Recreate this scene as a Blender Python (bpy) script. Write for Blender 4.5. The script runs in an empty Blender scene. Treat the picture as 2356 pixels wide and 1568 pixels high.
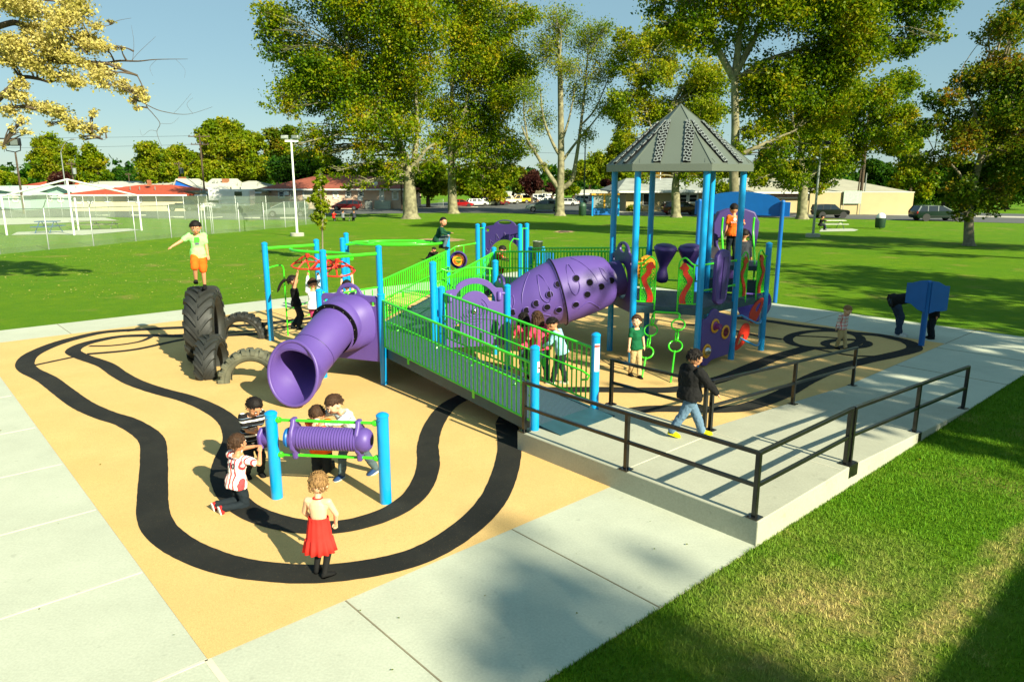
import bpy, bmesh, math, random
import numpy as np
from mathutils import Vector, Matrix, noise
R = math.radians
random.seed(7); RNG = np.random.default_rng(7)
SC = bpy.context.scene
COL = SC.collection

# ------------------------------------------------------------------ camera, sky, sun, exposure
CAMH, FPX, PITCH, CX, CY = 3.65, 1650.0, R(12.7), 1178.0, 784.0
cam = bpy.data.cameras.new("camera"); camo = bpy.data.objects.new("camera", cam); COL.objects.link(camo)
cam.sensor_width = 36; cam.lens = FPX/2356*36; cam.clip_start = .1; cam.clip_end = 3000
camo.location = (0, 0, CAMH); camo.rotation_euler = (R(90)-PITCH, 0, 0); SC.camera = camo
SUN_AZ, SUN_EL = R(-48.5), R(30)
SUNV = Vector((math.cos(SUN_AZ)*math.cos(SUN_EL), math.sin(SUN_AZ)*math.cos(SUN_EL), math.sin(SUN_EL)))
W = bpy.data.worlds.new("World"); SC.world = W; W.use_nodes = True
nt = W.node_tree; bg = nt.nodes['Background']; sky = nt.nodes.new('ShaderNodeTexSky')
sky.sky_type = 'NISHITA'; sky.sun_disc = False; sky.sun_elevation = SUN_EL
sky.sun_rotation = math.atan2(SUNV.x, SUNV.y); sky.air_density = 1.0; sky.dust_density = .15; sky.ozone_density = 1.5
tint = nt.nodes.new('ShaderNodeMix'); tint.data_type = 'RGBA'; tint.blend_type = 'MULTIPLY'; tint.inputs[0].default_value = 1; tint.inputs[7].default_value = (.98, 1.04, .94, 1)
air = nt.nodes.new('ShaderNodeMix'); air.data_type = 'RGBA'; air.inputs[0].default_value = .5; air.inputs[7].default_value = (4.2, 7.3, 8.8, 1)   # constant pale blue mixed into the whole sky, flattens its gradient and lifts fill
nt.links.new(sky.outputs[0], tint.inputs[6]); nt.links.new(tint.outputs[2], air.inputs[6]); nt.links.new(air.outputs[2], bg.inputs[0]); bg.inputs[1].default_value = .041
sl = bpy.data.lights.new("sun", 'SUN'); sl.energy = 5.0; sl.angle = R(.53); sl.color = (1, .94, .71)
so = bpy.data.objects.new("sun", sl); COL.objects.link(so)
so.rotation_euler = (-SUNV).to_track_quat('-Z', 'Y').to_euler(); so.location = (20, -20, 30)
vs = SC.view_settings; vs.view_transform = 'Standard'; vs.look = 'None'; vs.exposure = 1.12; vs.gamma = 1; vs.use_curve_mapping = False

# ------------------------------------------------------------------ helpers
def gz(y):
    t = min(1, max(0, (y-26)/50.0)); return -.012 - .8*t*t*(3-2*t)
def ray(px, py):
    x = (px-CX)/FPX; y = -(py-CY)/FPX; c, s = math.cos(PITCH), math.sin(PITCH)
    return Vector((x, c+y*s, -s+y*c))
def at(px, py, Y):
    d = ray(px, py); t = Y/d.y; return Vector((d.x*t, Y, CAMH+d.z*t))
def gnd(px, py, z=None):
    d = ray(px, py)
    if z is not None:
        t = (z-CAMH)/d.z; return Vector((d.x*t, d.y*t, z))
    Y = 20
    for _ in range(60):
        t = (gz(Y)-CAMH)/d.z; Y = .5*Y+.5*d.y*t
    return Vector((d.x*Y/d.y, Y, gz(Y)))
def mpp(Y): return (Y*math.cos(PITCH)+1)/FPX      # metres per traced unit at distance Y
A0 = Vector((-2.373, 4.910, 0)); UU = Vector((.7434, .6688, 0)); VV = Vector((-.6688, .7434, 0)); UANG = math.atan2(.6688, .7434)
def U(u, v, z=0): return A0+UU*u+VV*v+Vector((0, 0, z))
def s(r, g, b):
    f = lambda c: (c/255/12.92) if c <= 10 else ((c/255+.055)/1.055)**2.4
    return (f(r), f(g), f(b), 1)
def dirv(a): return Vector((math.cos(R(a)), math.sin(R(a)), 0))

def tag(o, label=None, cat=None, group=None, kind=None):
    if label: o['label'] = label
    if cat: o['category'] = cat
    if group: o['group'] = group
    if kind: o['kind'] = kind
    return o
def empty(name, loc, rz=0, label=None, cat=None, group=None):
    o = bpy.data.objects.new(name, None); COL.objects.link(o); o.location = loc; o.rotation_euler = (0, 0, rz)
    o.empty_display_size = .1
    return tag(o, label, cat, group)
def copy_tree(o, parent=None):
    c = o.copy(); COL.objects.link(c); c.parent = parent
    for ch in [x for x in ALLOBJ() if x.parent == o]: copy_tree(ch, c)
    return c
def ALLOBJ(): return list(COL.objects)

class MB:
    def __init__(s_): s_.v = []; s_.f = []; s_.m = []; s_.M = None
    def add(s_, vs, fs, mi=0, M=None):
        b = len(s_.v)
        M = M or s_.M
        s_.v += [tuple(M @ Vector(p)) for p in vs] if M else [tuple(p) for p in vs]
        s_.f += [tuple(i+b for i in f) for f in fs]; s_.m += [mi]*len(fs)
    def box(s_, c, d, rz=0, M=None, mi=0):
        x, y, z = d[0]/2, d[1]/2, d[2]/2
        pts = [Vector((a*x, b*y, e*z)) for a in (-1, 1) for b in (-1, 1) for e in (-1, 1)]
        if rz: rm = Matrix.Rotation(rz, 3, 'Z'); pts = [rm@p for p in pts]
        pts = [p+Vector(c) for p in pts]
        s_.add(pts, [(0, 1, 3, 2), (4, 6, 7, 5), (0, 4, 5, 1), (2, 3, 7, 6), (0, 2, 6, 4), (1, 5, 7, 3)], mi, M)
    def bar(s_, a, b, w, h, mi=0, up=(0, 0, 1)):
        a, b = Vector(a), Vector(b); d = (b-a).normalized(); up = Vector(up)
        x = d.cross(up)
        if x.length < 1e-4: x = d.cross(Vector((0, 1, 0)))
        x.normalize(); y = x.cross(d).normalized(); pts = []
        for p in (a, b):
            for q, r_ in ((-1, -1), (1, -1), (1, 1), (-1, 1)): pts.append(p+x*q*w/2+y*r_*h/2)
        s_.add(pts, [(0, 1, 2, 3), (7, 6, 5, 4), (0, 4, 5, 1), (1, 5, 6, 2), (2, 6, 7, 3), (3, 7, 4, 0)], mi)
    def rings(s_, rings, mi=0, cap=True, closed=False):
        n = len(rings[0]); b = []; fs = []
        for r_ in rings: b += list(r_)
        m = len(rings)
        for i in range(m if closed else m-1):
            for j in range(n):
                i2 = (i+1) % m; j2 = (j+1) % n
                fs.append((i*n+j, i*n+j2, i2*n+j2, i2*n+j))
        if cap and not closed: fs.append(tuple(range(n))[::-1]); fs.append(tuple((m-1)*n+j for j in range(n)))
        s_.add(b, fs, mi)
    def tube(s_, pts, r, n=10, mi=0, cap=True, closed=False, up=None):
        pts = [Vector(p) for p in pts]; m = len(pts)
        rr = r if hasattr(r, '__len__') else [r]*m
        rings = []; N = None
        for i in range(m):
            if closed: t = pts[(i+1) % m]-pts[i-1]
            else: t = (pts[min(i+1, m-1)]-pts[max(i-1, 0)])
            t.normalize()
            if N is None:
                N = t.cross(Vector(up) if up else Vector((0, 0, 1)))
                if N.length < .05: N = t.cross(Vector((0, 1, 0)))
            else: N = N-t*N.dot(t)
            N.normalize(); B = t.cross(N)
            rings.append([pts[i]+(N*math.cos(a)+B*math.sin(a))*rr[i] for a in [2*math.pi*k/n for k in range(n)]])
        s_.rings(rings, mi, cap, closed)
    def lathe(s_, prof, c=(0, 0, 0), axis='Z', n=24, mi=0, cap=True, M=None):
        rings = []
        for r_, h in prof:
            ring = []
            for k in range(n):
                a = 2*math.pi*k/n; x, y = r_*math.cos(a), r_*math.sin(a)
                p = (x, y, h) if axis == 'Z' else ((h, x, y) if axis == 'X' else (x, h, y))
                p = Vector(p)+Vector(c)
                ring.append(M@p if M else p)
            rings.append(ring)
        s_.rings(rings, mi, cap)
    def ball(s_, c, r, n=14, mi=0, M=None):
        r = r if hasattr(r, '__len__') else (r, r, r); k = n//2; rings = []
        for i in range(1, k):
            t = math.pi*i/k; rings.append([Vector((r[0]*math.sin(t)*math.cos(a), r[1]*math.sin(t)*math.sin(a), r[2]*math.cos(t))) for a in [2*math.pi*j/n for j in range(n)]])
        rings = [[((M@p) if M else p)+Vector(c) for p in rg] for rg in rings]
        s_.rings(rings, mi)
    def cap_(s_, a, b, ra, rb, n=10):      # tapered capsule
        a, b = Vector(a), Vector(b); d = b-a; L = d.length
        if L < 1e-6: return s_.ball(a, ra, n)
        d.normalize(); pts = []; rr = []
        for t in (90, 60, 30): pts.append(a-d*ra*math.sin(R(t))); rr.append(max(ra*math.cos(R(t)), ra*.02))
        pts.append(a); rr.append(ra); pts.append(b); rr.append(rb)
        for t in (30, 60, 90): pts.append(b+d*rb*math.sin(R(t))); rr.append(max(rb*math.cos(R(t)), rb*.02))
        N = d.cross(Vector((0, 0, 1)))
        if N.length < .05: N = d.cross(Vector((0, 1, 0)))
        N.normalize(); B = d.cross(N)
        s_.rings([[p+(N*math.cos(t)+B*math.sin(t))*q for t in [2*math.pi*k/n for k in range(n)]] for p, q in zip(pts, rr)])
    def prism(s_, poly, M, th, mi=0, holes=()):
        # poly in local XZ of frame M, thickness th along local Y; holes via bridged bmesh fill
        bm = bmesh.new()
        loops = [poly]+list(holes); es = []
        for lp in loops:
            vv = [bm.verts.new((p[0], 0, p[1])) for p in lp]
            es += [bm.edges.new((vv[i], vv[(i+1) % len(vv)])) for i in range(len(vv))]
        bmesh.ops.triangle_fill(bm, use_beauty=True, use_dissolve=False, edges=es)
        bm.verts.index_update()
        vs_ = [v.co.copy() for v in bm.verts]; fs = [tuple(v.index for v in f.verts) for f in bm.faces]
        n = len(vs_)
        allv = [v+Vector((0, -th/2, 0)) for v in vs_]+[v+Vector((0, th/2, 0)) for v in vs_]
        F = [f for f in fs]+[tuple(i+n for i in f[::-1]) for f in fs]
        for e in bm.edges:
            if len(e.link_faces) == 1: a, b = e.verts[0].index, e.verts[1].index; F.append((a, b, b+n, a+n))
        bm.free(); s_.add(allv, F, mi, M)
    def build(s_, name, mats, parent=None, smooth=40, bevel=0, loc=None):
        me = bpy.data.meshes.new(name); me.from_pydata(s_.v, [], s_.f)
        mats = mats if isinstance(mats, (list, tuple)) else [mats]
        for m in mats: me.materials.append(m)
        if len(mats) > 1: me.polygons.foreach_set('material_index', s_.m)
        bm = bmesh.new(); bm.from_mesh(me); bmesh.ops.recalc_face_normals(bm, faces=bm.faces); bm.to_mesh(me); bm.free()
        if smooth:
            me.shade_smooth(); me.set_sharp_from_angle(angle=R(smooth))
        o = bpy.data.objects.new(name, me); COL.objects.link(o)
        if parent: o.parent = parent
        if loc: o.location = loc
        if bevel:
            b = o.modifiers.new('bevel', 'BEVEL'); b.width = bevel; b.segments = 2; b.limit_method = 'ANGLE'; b.angle_limit = R(40)
        return o
def frame(o, ang, tilt=0):      # local X along ang, local Z up, local Y = depth
    return Matrix.Translation(Vector(o)) @ Matrix.Rotation(R(ang), 4, 'Z') @ Matrix.Rotation(R(tilt), 4, 'X')
def seg_frame(a, b):
    a, b = Vector(a), Vector(b); d = b-a; return frame(a, math.degrees(math.atan2(d.y, d.x)))
def arc(c, r, a0, a1, n=16, rz=None):
    rz = rz or r; return [(c[0]+r*math.cos(R(a0+(a1-a0)*i/n)), c[1]+rz*math.sin(R(a0+(a1-a0)*i/n))) for i in range(n+1)]
def circ(c, r, n=24, rz=None): return arc(c, r, 0, 360, n, rz)[:-1]
def smoothpath(P, n=6):
    P = [Vector(p) for p in P]; out = []
    for i in range(len(P)-1):
        p0 = P[max(i-1, 0)]; p1 = P[i]; p2 = P[i+1]; p3 = P[min(i+2, len(P)-1)]
        for k in range(n):
            t = k/n; out.append(.5*((2*p1)+(p2-p0)*t+(2*p0-5*p1+4*p2-p3)*t*t+(3*p1-p0-3*p2+p3)*t**3))
    out.append(P[-1]); return out

# ------------------------------------------------------------------ materials
def new_mat(name):
    m = bpy.data.materials.new(name); m.use_nodes = True; return m, m.node_tree.nodes, m.node_tree.links, m.node_tree.nodes['Principled BSDF']
def pm(name, col, rough=.5, metal=0, var=.12, sc=4, bump=0, bsc=60, coord='Object', spec=.5, col2=None, detail=5, coat=0, bdist=.01):
    m, N, L, P = new_mat(name)
    P.inputs['Roughness'].default_value = rough; P.inputs['Metallic'].default_value = metal
    P.inputs['Specular IOR Level'].default_value = spec; P.inputs['Coat Weight'].default_value = coat
    tc = N.new('ShaderNodeTexCoord'); 
    if coord == 'World': tcg = N.new('ShaderNodeNewGeometry'); out = tcg.outputs['Position']
    else: out = tc.outputs[coord]
    nz = N.new('ShaderNodeTexNoise'); nz.inputs['Scale'].default_value = sc; nz.inputs['Detail'].default_value = detail; L.new(out, nz.inputs['Vector'])
    cr = N.new('ShaderNodeValToRGB'); c = col
    c2 = col2 or tuple(min(1, x*(1+var)) for x in c[:3])+(1,); c1 = c if col2 else tuple(x*(1-var) for x in c[:3])+(1,)
    cr.color_ramp.elements[0].position = .32; cr.color_ramp.elements[1].position = .68
    cr.color_ramp.elements[0].color = c1; cr.color_ramp.elements[1].color = c2
    L.new(nz.outputs['Fac'], cr.inputs[0]); L.new(cr.outputs[0], P.inputs['Base Color'])
    if bump:
        n2 = N.new('ShaderNodeTexNoise'); n2.inputs['Scale'].default_value = bsc; n2.inputs['Detail'].default_value = 4; L.new(out, n2.inputs['Vector'])
        bp = N.new('ShaderNodeBump'); bp.inputs['Strength'].default_value = bump; bp.inputs['Distance'].default_value = bdist
        L.new(n2.outputs['Fac'], bp.inputs['Height']); L.new(bp.outputs[0], P.inputs['Normal'])
    return m
def mixc(N, L, fac, a, b):
    mx = N.new('ShaderNodeMix'); mx.data_type = 'RGBA'
    for sock, val in ((mx.inputs[0], fac), (mx.inputs[6], a), (mx.inputs[7], b)):
        if isinstance(val, (int, float, tuple)): sock.default_value = val
        else: L.new(val, sock)
    return mx.outputs[2]
def noise_n(N, L, vec, sc, det=4, rough=.5, lo=.4, hi=.6):
    n = N.new('ShaderNodeTexNoise'); n.inputs['Scale'].default_value = sc; n.inputs['Detail'].default_value = det; n.inputs['Roughness'].default_value = rough
    L.new(vec, n.inputs['Vector']); mr = N.new('ShaderNodeMapRange'); mr.inputs[1].default_value = lo; mr.inputs[2].default_value = hi
    L.new(n.outputs['Fac'], mr.inputs[0]); return mr.outputs[0]

M = {}
M['blue'] = pm('blue_paint', s(0, 142, 205), .34, var=.05, spec=.5, coat=.25, bump=.06, bsc=30)
M['bluepanel'] = pm('blue_panel', s(8, 96, 170), .45, var=.06)
M['green'] = pm('green_paint', s(62, 205, 28), .3, var=.05, coat=.3)
M['purple'] = pm('purple_plastic', s(90, 68, 142), .48, var=.05, sc=2, bump=.08, bsc=140)
M['purple2'] = pm('purple_plastic_dark', s(62, 46, 108), .45, var=.05, sc=2, bump=.08, bsc=140)
M['red'] = pm('red_paint', s(205, 48, 30), .35, var=.06)
M['orange'] = pm('orange_plastic', s(240, 165, 40), .4, var=.05)
M['teal'] = pm('teal_deck', s(38, 74, 84), .5, var=.12, sc=6)
M['black'] = pm('black_metal', s(22, 22, 20), .28, var=.2, coat=.3)
M['steel'] = pm('galvanised_steel', s(150, 156, 150), .4, metal=.6, var=.1)
M['chrome'] = pm('chrome', s(200, 200, 200), .15, metal=1, var=.03)
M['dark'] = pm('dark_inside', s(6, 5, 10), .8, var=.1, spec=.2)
M['white'] = pm('white_paint', s(225, 226, 220), .5, var=.04)
M['roofgrey'] = pm('grey_roof_metal', s(94, 102, 92), .42, metal=.1, var=.05, sc=1.2)
M['vent'] = pm('pale_vent_plastic', s(126, 133, 131), .5, var=.05)
M['bark'] = pm('brown_bark', s(78, 66, 50), .95, var=.35, sc=6, bump=.7, bsc=9, bdist=.03)
M['barkpale'] = pm('pale_plane_bark', s(88, 84, 62), .9, col2=s(146, 140, 108), sc=2.2, bump=.5, bsc=7, bdist=.03)
M['barkgrey'] = pm('grey_bark', s(120, 112, 92), .9, var=.3, sc=5, bump=.5, bsc=9)

# concrete
def concrete(name, base, dark):
    m, N, L, P = new_mat(name); g = N.new('ShaderNodeNewGeometry').outputs['Position']
    a = noise_n(N, L, g, .7, 10, .72, .33, .67); b = noise_n(N, L, g, 45, 5, .6, .3, .7); st = noise_n(N, L, g, 9, 2, .5, .68, .74)
    c = mixc(N, L, a, base, dark); 
    mx = N.new('ShaderNodeMix'); mx.data_type = 'RGBA'; mx.blend_type = 'MULTIPLY'; mx.inputs[0].default_value = .18
    L.new(c, mx.inputs[6]); L.new(b, mx.inputs[7])
    d = mixc(N, L, st, mx.outputs[2], tuple(x*.72 for x in dark[:3])+(1,))
    mm = N.new('ShaderNodeMix'); mm.data_type = 'RGBA'; mm.inputs[0].default_value = .5; L.new(mx.outputs[2], mm.inputs[6]); L.new(d, mm.inputs[7])
    L.new(mm.outputs[2], P.inputs['Base Color']); P.inputs['Roughness'].default_value = .85
    n2 = N.new('ShaderNodeTexNoise'); n2.inputs['Scale'].default_value = 120; L.new(g, n2.inputs['Vector'])
    bp = N.new('ShaderNodeBump'); bp.inputs['Strength'].default_value = .25; bp.inputs['Distance'].default_value = .004; L.new(n2.outputs['Fac'], bp.inputs['Height']); L.new(bp.outputs[0], P.inputs['Normal'])
    return m
M['conc'] = concrete('pale_concrete', s(194, 198, 177), s(178, 182, 162))
M['concwall'] = concrete('cast_concrete', s(182, 182, 160), s(165, 165, 145))
def rubber(name, a_, b_, spk, th):
    m, N, L, P = new_mat(name); g = N.new('ShaderNodeNewGeometry').outputs['Position']
    f = noise_n(N, L, g, 1.1, 6, .6, .35, .65); c = mixc(N, L, f, a_, b_)
    v = N.new('ShaderNodeTexVoronoi'); v.inputs['Scale'].default_value = 160; L.new(g, v.inputs['Vector'])
    vb = N.new('ShaderNodeSeparateColor'); L.new(v.outputs['Color'], vb.inputs[0])
    mr = N.new('ShaderNodeMapRange'); mr.inputs[1].default_value = th; mr.inputs[2].default_value = th+.02; L.new(vb.outputs[0], mr.inputs[0])
    c2 = mixc(N, L, mr.outputs[0], c, spk)
    sc1 = noise_n(N, L, g, .45, 7, .7, .42, .72); sc2 = noise_n(N, L, g, 5.5, 6, .75, .55, .8)
    c2 = mixc(N, L, sc1, c2, tuple(x*.87 for x in a_[:3])+(1,)); c2 = mixc(N, L, sc2, c2, tuple(x*.84 for x in a_[:3])+(1,))
    v2 = mixc(N, L, vb.outputs[1], (.80, .80, .80, 1), (1, 1, 1, 1))
    mx = N.new('ShaderNodeMix'); mx.data_type = 'RGBA'; mx.blend_type = 'MULTIPLY'; mx.inputs[0].default_value = 1; L.new(c2, mx.inputs[6]); L.new(v2, mx.inputs[7])
    L.new(mx.outputs[2], P.inputs['Base Color']); P.inputs['Roughness'].default_value = .9; P.inputs['Specular IOR Level'].default_value = .25
    bp = N.new('ShaderNodeBump'); bp.inputs['Strength'].default_value = .5; bp.inputs['Distance'].default_value = .004; L.new(v.outputs['Distance'], bp.inputs['Height']); L.new(bp.outputs[0], P.inputs['Normal'])
    return m
M['orub'] = rubber('tan_rubber', s(226, 188, 122), s(218, 178, 112), s(200, 148, 80), .95)
M['krub'] = rubber('black_rubber', s(28, 29, 27), s(46, 45, 39), s(120, 100, 66), .985)
def drybelt(N, L, g):
    def lin(vec, off):
        d = N.new('ShaderNodeVectorMath'); d.operation = 'DOT_PRODUCT'; d.inputs[1].default_value = vec; L.new(g, d.inputs[0])
        a = N.new('ShaderNodeMath'); a.operation = 'ADD'; a.inputs[1].default_value = off; L.new(d.outputs['Value'], a.inputs[0]); return a.outputs[0]
    def mth(op, a, b, cl=False):
        m_ = N.new('ShaderNodeMath'); m_.operation = op; m_.use_clamp = cl
        for i_, q in enumerate((a, b)):
            if isinstance(q, (int, float)): m_.inputs[i_].default_value = q
            else: L.new(q, m_.inputs[i_])
        return m_.outputs[0]
    v = lin((VV.x, VV.y, 0), -(A0.dot(VV))); u = lin((UU.x, UU.y, 0), -(A0.dot(UU)))
    n1 = noise_n(N, L, g, 1.3, 5, .65, .3, .7); n2 = noise_n(N, L, g, 9, 4, .7, .25, .75)
    w = mth('ADD', v, mth('MULTIPLY', n1, .35))
    line = mth('SUBTRACT', 1.0, mth('MULTIPLY', mth('ABSOLUTE', mth('ADD', w, BELTV), 0), 4.5), True)
    side = mth('MULTIPLY', mth('SUBTRACT', 1.0, mth('MULTIPLY', mth('ABSOLUTE', mth('ADD', u, -4.2), 0), .45), True), mth('SUBTRACT', 1.0, mth('MULTIPLY', mth('ABSOLUTE', mth('ADD', v, 2.9), 0), .75), True))
    near = mth('MULTIPLY', mth('GREATER_THAN', v, -9.0), mth('LESS_THAN', v, -1.9))
    tot = mth('ADD', mth('MULTIPLY', line, .75), mth('MULTIPLY', side, mth('MULTIPLY', n1, 1.5)))
    return mth('MULTIPLY', mth('MULTIPLY', tot, mth('ADD', mth('MULTIPLY', n2, .9), .25)), near, True)
BELTV = 3.5
# grass ground
def grass_mat(name, near=False):
    m, N, L, P = new_mat(name); g = N.new('ShaderNodeNewGeometry').outputs['Position']
    a = noise_n(N, L, g, .22, 8, .7, .38, .62); b = noise_n(N, L, g, 1.6, 9, .75, .32, .68); c = noise_n(N, L, g, 22, 6, .8, .3, .7)
    c1 = mixc(N, L, a, s(104, 144, 4), s(130, 154, 8)); c2 = mixc(N, L, b, c1, s(84, 130, 3))
    mxx = N.new('ShaderNodeMath'); mxx.operation = 'MULTIPLY'; L.new(c, mxx.inputs[0]); mxx.inputs[1].default_value = .8
    c3 = mixc(N, L, mxx.outputs[0], c2, s(62, 104, 4))
    # dry patches
    d1 = noise_n(N, L, g, .55, 3, .5, .60, .74); d2 = noise_n(N, L, g, 7, 5, .7, .35, .65)
    dm = N.new('ShaderNodeMath'); dm.operation = 'MULTIPLY'; L.new(d1, dm.inputs[0]); L.new(d2, dm.inputs[1])
    c4 = mixc(N, L, dm.outputs[0], c3, s(150, 128, 74))
    c4 = mixc(N, L, drybelt(N, L, g), c4, s(176, 154, 96))
    L.new(c4, P.inputs['Base Color']); P.inputs['Roughness'].default_value = .9; P.inputs['Specular IOR Level'].default_value = .15
    n2 = N.new('ShaderNodeTexNoise'); n2.inputs['Scale'].default_value = 34; n2.inputs['Detail'].default_value = 8; n2.inputs['Roughness'].default_value = .8; L.new(g, n2.inputs['Vector'])
    bp = N.new('ShaderNodeBump'); bp.inputs['Strength'].default_value = .9; bp.inputs['Distance'].default_value = .05; L.new(n2.outputs['Fac'], bp.inputs['Height']); L.new(bp.outputs[0], P.inputs['Normal'])
    return m
M['grass'] = grass_mat('lawn_grass')
M['asphalt'] = pm('asphalt', s(84, 86, 84), .9, var=.12, sc=1.5, bump=.3, bsc=80, coord='World')
def leaf_mat(name, cols, trans=.45):
    m, N, L, P = new_mat(name); N.remove(P); out = N['Material Output']
    geo = N.new('ShaderNodeNewGeometry'); tc = N.new('ShaderNodeTexCoord')
    n = N.new('ShaderNodeTexNoise'); n.inputs['Scale'].default_value = .33; n.inputs['Detail'].default_value = 3; L.new(tc.outputs['Object'], n.inputs['Vector'])
    ma = N.new('ShaderNodeMath'); ma.operation = 'MULTIPLY_ADD'; ma.inputs[1].default_value = 1.7; ma.inputs[2].default_value = -.62; L.new(n.outputs['Fac'], ma.inputs[0])
    mb = N.new('ShaderNodeMath'); mb.operation = 'MULTIPLY_ADD'; mb.inputs[1].default_value = .48; L.new(geo.outputs['Random Per Island'], mb.inputs[0]); L.new(ma.outputs[0], mb.inputs[2])
    cr = N.new('ShaderNodeValToRGB'); e = cr.color_ramp.elements
    while len(e) < len(cols): e.new(.5)
    for i, c in enumerate(cols): e[i].position = .05+.9*i/(len(cols)-1); e[i].color = c
    L.new(mb.outputs[0], cr.inputs[0])
    d = N.new('ShaderNodeBsdfDiffuse'); t = N.new('ShaderNodeBsdfTranslucent'); gl = N.new('ShaderNodeBsdfGlossy'); gl.inputs['Roughness'].default_value = .45
    L.new(cr.outputs[0], d.inputs[0]); L.new(cr.outputs[0], t.inputs[0]); gl.inputs[0].default_value = (.6, .6, .55, 1)
    mx = N.new('ShaderNodeMixShader'); mx.inputs[0].default_value = trans; L.new(d.outputs[0], mx.inputs[1]); L.new(t.outputs[0], mx.inputs[2])
    m2 = N.new('ShaderNodeMixShader'); m2.inputs[0].default_value = .012; L.new(mx.outputs[0], m2.inputs[1]); L.new(gl.outputs[0], m2.inputs[2])
    L.new(m2.outputs[0], out.inputs['Surface']); return m
M['leafgreen'] = leaf_mat('green_leaves', [s(40, 72, 6), s(80, 112, 8), s(118, 138, 12), s(150, 154, 16), s(180, 148, 32)])
M['leafyel'] = leaf_mat('yellow_green_leaves', [s(76, 108, 10), s(112, 134, 12), s(144, 152, 22), s(184, 166, 38)])
M['leafdark'] = leaf_mat('dark_green_leaves', [s(26, 62, 14), s(42, 84, 16), s(66, 104, 20), s(96, 118, 24)])
M['leafgold'] = leaf_mat('golden_leaves', [s(136, 138, 50), s(188, 176, 90), s(210, 196, 120), s(226, 214, 150)], .4)
M['leafrust'] = leaf_mat('rusty_leaves', [s(48, 80, 12), s(84, 112, 16), s(124, 124, 24), s(170, 110, 30)])
M['leafplum'] = leaf_mat('plum_leaves', [s(50, 24, 24), s(80, 44, 38), s(110, 80, 50)])
M['leaforange'] = leaf_mat('orange_leaves', [s(120, 118, 20), s(190, 150, 24), s(205, 125, 24)])

# ================================================================== SETTING: lawn, road, pads
def terrain_sheet(name, poly, off, mat, kind='structure', step=2.0, flat=None):
    """flat outline (x,y list) cut in strips along y and laid on the terrain"""
    bm = bmesh.new(); vv = [bm.verts.new((p[0], p[1], 0)) for p in poly]; bm.faces.new(vv)
    ys = [p[1] for p in poly]; y0, y1 = min(ys), max(ys)
    y = max(y0, 24)
    while y < min(y1, 78):
        bmesh.ops.bisect_plane(bm, geom=bm.verts[:]+bm.edges[:]+bm.faces[:], plane_co=(0, y, 0), plane_no=(0, 1, 0)); y += step
    for v in bm.verts: v.co.z = (flat if flat is not None else gz(v.co.y))+off
    bmesh.ops.recalc_face_normals(bm, faces=bm.faces)
    for f in bm.faces:
        if f.normal.z < 0: f.normal_flip()
    me = bpy.data.meshes.new(name); bm.to_mesh(me); bm.free(); me.materials.append(mat)
    o = bpy.data.objects.new(name, me); COL.objects.link(o)
    return tag(o, kind=kind) if kind else o
lawn = terrain_sheet('lawn', [(-1500, -60), (1500, -60), (1500, 2500), (-1500, 2500)], 0, M['grass'])

def pxpoly(pts, z=None): return [tuple(gnd(x, y, z)[:2]) for x, y in pts]
def smp(pts, n=6): return [(p[0], p[1]) for p in smoothpath([(x, y, 0) for x, y in pts], n)]
# --- road beyond the lawn and what lies behind it
road = terrain_sheet('road', pxpoly([(560, 499), (700, 496), (850, 492), (1030, 489.5), (1200, 490.5), (1400, 495.5), (1600, 498), (1800, 500.5), (2000, 505), (2356, 514), (2600, 522),
                                    (2600, 497), (2356, 492.5), (2100, 486), (1900, 480), (1600, 478), (1300, 476), (1000, 474), (560, 474)]), .02, M['asphalt'])
M['drive'] = pm('pale_pavement', s(176, 170, 152), .9, var=.12, sc=.4, coord='World')
pave = terrain_sheet('pavement', pxpoly([(1420, 489), (1600, 490), (1800, 488), (2060, 496), (2400, 503), (2400, 499), (2260, 497), (2097, 484), (1900, 482), (1600, 482), (1420, 482)]), .035, M['drive'])
pv2 = terrain_sheet('sidewalk', pxpoly([(800, 482), (950, 481), (1100, 477.5), (1100, 475.5), (950, 478), (800, 479)]), .04, M['drive'])
parking = terrain_sheet('parking_lot', pxpoly([(1020, 485), (1420, 489), (1430, 478), (1390, 462), (1180, 458), (1060, 462), (930, 474)]), .03, M['asphalt'])
left_lot = terrain_sheet('school_parking', pxpoly([(-200, 503), (0, 501), (270, 500), (430, 503), (540, 506), (700, 505), (750, 500), (750, 480), (600, 478), (300, 470), (0, 470), (-200, 470)]), .03, M['asphalt'])
court = terrain_sheet('court_slab', pxpoly([(-120, 521), (0, 518), (120, 514), (270, 507), (240, 501), (0, 502), (-120, 503)]), .03, M['conc'])
slab2 = terrain_sheet('picnic_slab', pxpoly([(26, 541), (120, 539), (190, 541), (250, 536), (325, 529), (300, 526), (160, 530), (40, 534)]), .02, M['conc'])
M['dirt'] = pm('bare_soil', s(140, 112, 72), .95, col2=s(172, 146, 96), sc=6, bump=.5, bsc=30, coord='World')
def blob(cx, cy, rx, ry, seed, n=26):
    rr = random.Random(seed); return [(cx+rx*math.cos(t)*(1+rr.uniform(-.3, .3)), cy+ry*math.sin(t)*(1+rr.uniform(-.3, .3))) for t in [2*math.pi*k/n for k in range(n)]]
for k, b in enumerate([(1016, 552, 46, 4.5), (1297, 533, 24, 2.6), (1240, 535, 0, 0)]):
    if b[2]: terrain_sheet('bare_patch', pxpoly(blob(b[0], b[1], b[2], b[3], k)), .012, M['dirt'])

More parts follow.
